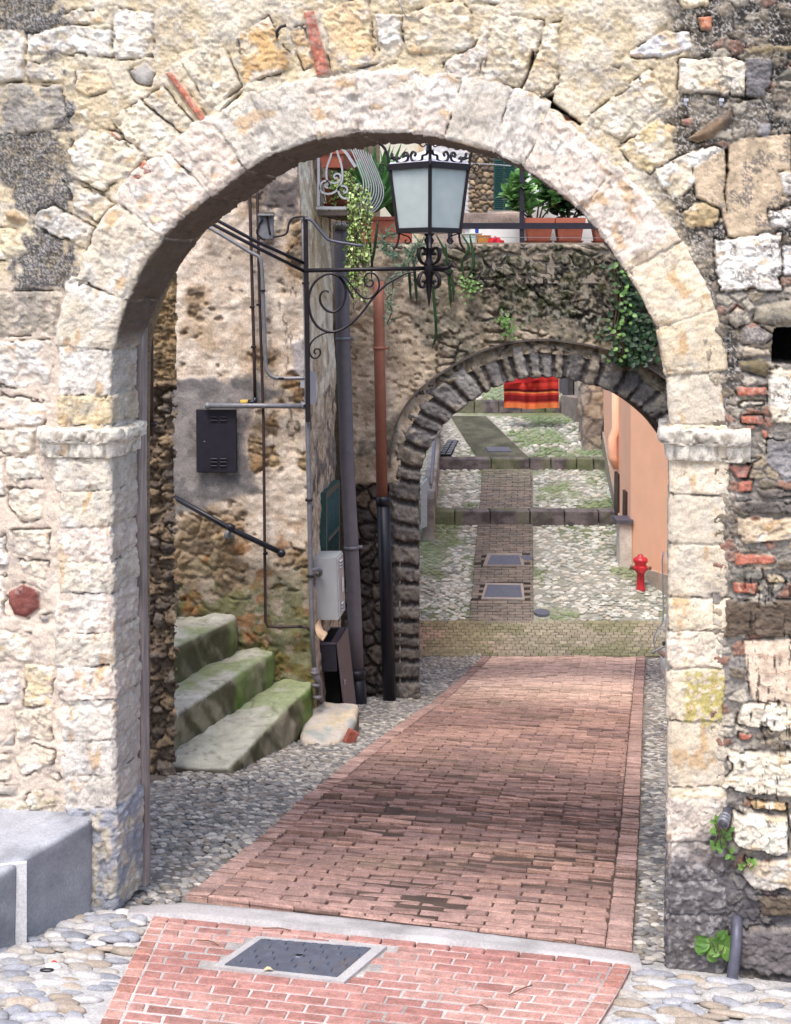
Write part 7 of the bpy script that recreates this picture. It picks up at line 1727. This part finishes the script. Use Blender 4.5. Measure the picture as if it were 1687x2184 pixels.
# hydrant
g = GRD(1366, 1256); hy = empty('fire_hydrant', g, 'red fire hydrant standing on the cobbles before the orange house', 'fire hydrant')
k = 73 / F * g[1]
mb = MB(); mb.lathe([(.085 * 1, -.03), (.085, 0), (.07, .03), (.068, k * .46), (.085, k * .5), (.11, k * .56), (.11, k * .68), (.09, k * .72), (.125, k * .80), (.13, k * .86), (.10, k * .92), (.045, k * .95), (.045, k)], g, 16); mb.build('barrel', 'hydrant_red', hy, True)
for s_ in (-1, 1):
    mb = MB(); mb.lathe([(.05, 0), (.05, .09), (.035, .1), (.035, .13)], g + [0, 0, k * .62], 12, rotm((s_, -.2, 0))); mb.build('side_outlet', 'hydrant_red', hy)
    mb = MB(); mb.lathe([(.028, 0), (.03, .05), (.018, .055)], g + np.array([s_ * .13, -.03, k * .62]), 10, rotm((s_, -.2, 0))); mb.build('cap', 'brass', hy)
mb = MB(); mb.lathe([(.06, 0), (.06, .06), (.045, .08)], g + [0, -.08, k * .6], 14, rotm((0, -1, 0))); mb.build('front_outlet', 'hydrant_red', hy)
# left parapet with hand rail
def colpp(V, N): return mixc(mixc(np.broadcast_to(S(168, 162, 158), V.shape), S(128, 120, 116), sstep(.4, .6, fbm(V[:, 1] * 2, V[:, 2] * 3, 4, 240))), S(90, 84, 80), sstep(.6, .7, fbm(V[:, 1] * 4, V[:, 2] * 7, 4, 241)) * .6)
pp = empty('lane_parapet', (.7, 27, -4.6), 'grey parapet with a steel rail along the left of the lane beyond the dark arch', 'parapet')
rough_block('parapet_wall', [(.50, 25.5), (.72, 25.5), (.96, 29.0), (.74, 29.0)], [-6, -6, -5, -5], [-4.25, -4.25, -3.5, -3.5], 'plaster', pp, .02, .12, .015, 3, colpp, 50)
rough_block('parapet_wall', [(.72, 28.9), (.94, 28.9), (1.06, 33), (.84, 33)], [-5, -5, -4.2, -4.2], [-3.4, -3.4, -2.75, -2.75], 'plaster', pp, .02, .12, .015, 3, colpp, 51)
mb = MB(); mb.tube(np.array([[.66, 25.3, -3.95], [.78, 27.3, -3.45], [.90, 29.0, -3.0], [1.0, 32, -2.2]]), .035, 8); mb.build('steel_rail', 'zinc', pp, True)
for Y, z in ((26, -3.8), (28.4, -3.16), (31, -2.45)):
    mb = MB(); x = .56 + .06 * (Y - 25.3) + .08; mb.tube(np.array([[x, Y, z], [x, Y, z - .9]]), .022, 6); mb.build('rail_post', 'zinc', pp, True)
mb = MB(); mb.prism(np.array([P(898, 1128, 25.2), P(911, 1122, 25.2), P(911, 1022, 25.2), P(899, 1036, 25.2)]), (.0, .22, 0)); tag(mb.build('white_box', 'white_iron', None), 'rusty white metal box at the foot of the lane rail, just inside the dark arch', 'metal box')
# stone pier and the dark doorway house beyond
def colsp(V, N): 
    f1, f2, cid = voro(V[:, 0] * 2.6 + V[:, 1] * 1.2, V[:, 2] * 3.4, 250); e = sstep(.03, .2, f2 - f1)
    return mixc(np.broadcast_to(S(112, 100, 94), V.shape), pick([S(170, 156, 142), S(150, 134, 124), S(184, 166, 144)], cid), e)
tag(rough_block('stone_pier', [((1243 - CX) / F * 29.4, 29.4), ((1292 - CX) / F * 29.4, 29.4), (4.9, 30.2), ((1243 - CX) / F * 29.4, 30.2)], -4.6, 1.5, 'pier_stone', None, .05, .09, .05, 3.5, colsp, 60, 3), 'rough stone corner pier between the orange house and the dark doorway', 'stone pier')
dh = empty('grey_house', (4, 32, -3), 'grey house with a dark stone doorway beyond the stone pier up the lane', 'house')
xa, xb = (1180 - CX) / F * 33.4, (1300 - CX) / F * 31
mb = MB(); mb.prism(np.array([[xa, 33.4, -4], [xb, 30.6, -4], [8, 30.6, -4], [8, 38, -4], [xa + .2, 38, -4]]), (0, 0, 6.5), S(150, 142, 138)); mb.build('walls', 'plaster', dh)
def onf(t, z): return np.array([xa + (xb - xa) * t, 33.4 - 2.8 * t, z])
nn = np.array([-2.8, -(xb - xa), 0]); nn /= np.linalg.norm(nn)
mb = MB(); mb.prism(np.array([onf(.02, -3.4), onf(.34, -3.4), onf(.34, 1), onf(.02, 1)]) + nn * .02, nn * .1, S(92, 88, 94)); mb.build('door_jamb', 'plaster', dh)
mb = MB(); mb.prism(np.array([onf(.36, -3.3), onf(.46, -3.3), onf(.46, 1), onf(.36, 1)]) + nn * .005, nn * .02); mb.build('door', 'dark_hole', dh)
mb = MB(); mb.prism(np.array([onf(.47, -3.3), onf(.66, -3.3), onf(.66, 1), onf(.47, 1)]) + nn * .02, nn * .12, S(160, 150, 142)); mb.build('door_jamb', 'plaster', dh)
mb = MB(); mb.prism(np.array([onf(.44, -3.7), onf(.76, -3.9), onf(.72, -2.9), onf(.46, -2.9)]) + nn * .14, nn * .35, S(140, 128, 122)); mb.build('door_step', 'plaster', dh)
# red striped blanket hung across
BDp = 30.6
def blanket():
    a = P(1075, 871, BDp); b = P(1193, 869, BDp); W = b[0] - a[0]; H = (868 - 786) / F * BDp; nu, nv = 60, 56; V = []; C = []
    pal = [S(196, 30, 24), S(150, 14, 20), S(214, 62, 26), S(90, 12, 18), S(170, 20, 22), S(226, 110, 40), S(110, 14, 18), S(204, 40, 28), S(186, 24, 22), S(200, 34, 30), S(176, 20, 26), S(206, 40, 30)]
    st = [0, .09, .14, .20, .30, .36, .39, .48, .56, .62, .68, .8, 1.01]; st = [0, .13, .17, .25, .33, .40, .43, .50, .58, .66, .74, .84, 1.01]
    seqc = [S(232, 116, 40), S(206, 60, 26), S(120, 14, 18), S(140, 14, 20), S(206, 44, 26), S(236, 128, 48), S(96, 12, 18), S(196, 30, 24), S(214, 52, 28), S(176, 20, 22), S(200, 30, 26), S(190, 22, 26)]
    for j in range(nv):
        for i in range(nu):
            s, t = i / (nu - 1), j / (nv - 1)
            V.append([a[0] + s * W, BDp + .05 * math.sin(s * 13 + t * 2) + .03 * math.sin(s * 31) + .2 * t * 0, a[2] + t * H + .015 * math.sin(s * 9)])
            k = max(q for q in range(12) if st[q] <= t + .002); c = seqc[k]
            if s > .985: c = S(236, 200, 190)
            C.append(c)
    Fq = np.array([[j * nu + i, j * nu + i + 1, (j + 1) * nu + i + 1, (j + 1) * nu + i] for j in range(nv - 1) for i in range(nu - 1)])
    root = empty('striped_blanket', a, 'red and orange striped blanket hanging over the lane behind the dark arch', 'blanket')
    link('cloth', V, Fq, 'slab', root, np.array(C), True)
    mb = MB(); mb.tube(np.array([a + [-1.6, 0, H], a + [W + 1.2, 0, H]]), .012, 6); mb.build('line', 'black_rubber', root, True)
    # folded upper layer
    V = []; 
    for j in range(20):
        for i in range(40):
            s, t = i / 39, j / 19; V.append([a[0] + s * W * .62, BDp - .08 - .03 * math.sin(s * 8 + 3 * t), a[2] + H * (.60 + .40 * t) + (1 - t) * H * .18 * (s - .0) * .8 + .02 * math.sin(s * 7)])
    Fq = np.array([[j * 40 + i, j * 40 + i + 1, (j + 1) * 40 + i + 1, (j + 1) * 40 + i] for j in range(19) for i in range(39)]); link('red_fold', V, Fq, 'slab', root, S(190, 18, 30), True)
blanket()
# end of the lane: dark wall and greenery
mb = MB(); 
def colend(V, N): return mixc(mixc(np.broadcast_to(S(112, 108, 98), V.shape), S(70, 80, 52), sstep(.42, .58, fbm(V[:, 0] * 1.2, V[:, 2] * 1.6, 4, 260))), S(60, 56, 50), sstep(.55, .65, fbm(V[:, 0] * 3, V[:, 2] * 3, 4, 261)) * .7)
tag(rough_block('garden_wall', [(.2, 34.6), (5.2, 34.6), (5.2, 35.2), (.2, 35.2)], -3.2, -1.6, 'pier_stone', None, .05, .14, .05, 2.4, colend, 70), 'mossy garden wall closing the top of the lane behind the red blanket', 'wall')
bush('garden_shrub', np.array([2.6, 34.2, -2.75]), .6, .9, 420, .13, 'leaf_bright', 'green shrub at the top of the lane left of the blanket', None, .6, 8)
bush('garden_shrub', np.array([1.2, 36.5, -1.9]), 1.5, 2.4, 900, .22, 'leaf_dark', 'large dark shrub over the garden wall at the top of the lane', None, .6, 12)

# ================================================================ parked scooter, only its nose shows past the right jamb
SD_ = 12.2; gx = P(1440, 0, SD_)[0]
sc_ = empty('motor_scooter', (gx + .25, SD_, float(zg(gx + .25, SD_))), 'parked scooter whose clear windscreen and handlebar show past the right jamb', 'scooter')
gz = float(zg(gx + .25, SD_)); X = gx + .30
V = []; nu, nv = 12, 26
prof = np.array([-7, -7])[None, ::-1] * [0, 1] + np.array([(1190, 1437), (1210, 1433.5), (1260, 1433), (1320, 1432), (1340, 1430), (1350, 1422), (1365, 1411), (1380, 1408), (1395, 1412), (1408, 1424), (1412, 1430)])
# outline traced in real size: half width of the screen at every height
cxs = 1505.0
mb = MB()
ys = np.linspace(1192, 1412, nv); hw = np.interp(ys, prof[:, 0], cxs - prof[:, 1]) * .55
cc_ = np.interp(ys, prof[:, 0], prof[:, 1]) + hw
for j in range(nv):
    for i in range(nu):
        s = i / (nu - 1) * 2 - 1; p = P(cc_[j] + s * hw[j], ys[j], SD_); p[1] += .14 * (s * s) + (1 - j / (nv - 1)) * .18; V.append(p)
mb.add(V, [[j * nu + i, j * nu + i + 1, (j + 1) * nu + i + 1, (j + 1) * nu + i] for j in range(nv - 1) for i in range(nu - 1)]); ws_ = mb.build('windscreen', 'clear_plastic', sc_, True)
edge = np.array([V[j * nu] for j in range(nv)]); mb = MB(); mb.tube(edge, .006, 6); mb.build('screen_edge', 'zinc', ws_, True)
mb = MB(); mb.tube(np.array([P(1413, 1374, SD_ + .12), P(1426, 1371, SD_ + .12), P(1450, 1367, SD_ + .12)]), .022, 10); mb.build('handle_grip', 'black_rubber', sc_, True)
mb = MB(); q = spline([P(1393, 1391, SD_ + .02), P(1404, 1385, SD_ + .04), P(1420, 1378, SD_ + .06), P(1450, 1374, SD_ + .1)], 5); mb.tube(q, .009, 8); mb.sphere(q[0], .016); mb.build('brake_lever', 'zinc', sc_, True)
mb = MB(); mb.sphere(P(1433.5, 1302, SD_), (.012, .02, .016)); mb.build('screen_knob', 'hydrant_red', sc_)
mb = MB(); mb.sphere(P(1428, 1322, SD_ + .15), (.03, .05, .05)); mb.build('mirror', 'black_rubber', sc_, True)
hx = P(1512, 1370, SD_)[0]
mb = MB(); mb.tube(np.array([P(1440, 1369, SD_ + .14), [hx, SD_ + .16, P(0, 1362, SD_)[2]], [hx + .3, SD_ + .14, P(0, 1370, SD_)[2]]]), .02, 8); mb.build('handlebar', 'black_iron', sc_, True)
mb = MB(); mb.sphere((hx, SD_ + .12, gz + .98), (.17, .15, .15), 14, 10); mb.build('headlamp_cowl', 'scooter_paint', sc_, True)
V = []; 
for j in range(14):
    for i in range(11):
        s = i / 10 * 2 - 1; t = j / 13; w_ = .17 + .12 * math.sin(t * 2.6); V.append([hx + s * w_, SD_ + .22 + .13 * s * s - .04 * t, gz + .25 + .62 * t])
mb = MB(); mb.add(V, [[j * 11 + i, j * 11 + i + 1, (j + 1) * 11 + i + 1, (j + 1) * 11 + i] for j in range(13) for i in range(10)]); mb.build('leg_shield', 'scooter_paint', sc_, True)
for yy in (SD_ + .1, SD_ + 1.35):
    a = np.linspace(0, 2 * math.pi, 25); mb = MB(); mb.tube(np.array([[hx, yy + .19 * math.cos(t), gz + .24 + .19 * math.sin(t)] for t in a]), .05, 8, cap=False); wh = mb.build('wheel', 'black_rubber', sc_, True)
    mb = MB(); mb.lathe([(.15, -.03), (.15, .03)], (hx, yy, gz + .24), 16, rotm((1, 0, 0))); mb.build('rim', 'zinc', wh)
mb = MB(); mb.sphere((hx, SD_ + .1, gz + .30), (.09, .26, .20), 12, 8); mb.build('mudguard', 'scooter_paint', sc_, True)
mb = MB(); mb.sphere((hx, SD_ + 1.15, gz + .5), (.2, .5, .22), 14, 8); mb.build('body', 'scooter_paint', sc_, True)
mb = MB(); mb.sphere((hx, SD_ + 1.05, gz + .74), (.15, .42, .08), 14, 8); mb.build('saddle', 'black_rubber', sc_, True)
# ================================================================ light, camera
w = bpy.data.worlds.new('World'); SC.world = w; w.use_nodes = True
nt = w.node_tree; bg = nt.nodes['Background']
sky = nt.nodes.new('ShaderNodeTexSky'); sky.sky_type = 'NISHITA'; sky.sun_disc = False
SUN_EL = math.radians(62); SUN_AZ = math.radians(198)     # azimuth from +Y towards +X: behind the camera, a little to its left
sky.sun_elevation = SUN_EL; sky.sun_rotation = SUN_AZ
sky.air_density = 1.0; sky.dust_density = 3.5; sky.ozone_density = 1.0
nt.links.new(sky.outputs[0], bg.inputs[0]); bg.inputs[1].default_value = .15
ld = bpy.data.lights.new('sun', 'SUN'); ld.energy = 1.1; ld.angle = math.radians(15); ld.color = (1, .975, .94)
lo = bpy.data.objects.new('sun', ld); COL.objects.link(lo)
sd = Vector((math.sin(SUN_AZ) * math.cos(SUN_EL), math.cos(SUN_AZ) * math.cos(SUN_EL), math.sin(SUN_EL)))
lo.rotation_euler = sd.to_track_quat('Z', 'Y').to_euler(); lo.location = (0, 0, 20)
cam = bpy.data.cameras.new('camera'); co = bpy.data.objects.new('camera', cam); COL.objects.link(co)
co.location = (0, 0, 0); co.rotation_euler = (math.pi / 2, 0, 0)
cam.sensor_fit = 'VERTICAL'; cam.sensor_height = 36; cam.sensor_width = 36; cam.lens = 36 * F / 2184.0
cam.shift_y = -(1092 - HY) / 2184.0; cam.shift_x = 0
cam.clip_start = .05; cam.clip_end = 400
SC.camera = co
SC.view_settings.view_transform = 'Standard'; SC.view_settings.look = 'None'; SC.view_settings.exposure = 1.08; SC.view_settings.gamma = 1
SC.render.engine = 'CYCLES'
SC.cycles.max_bounces = 8; SC.cycles.diffuse_bounces = 5
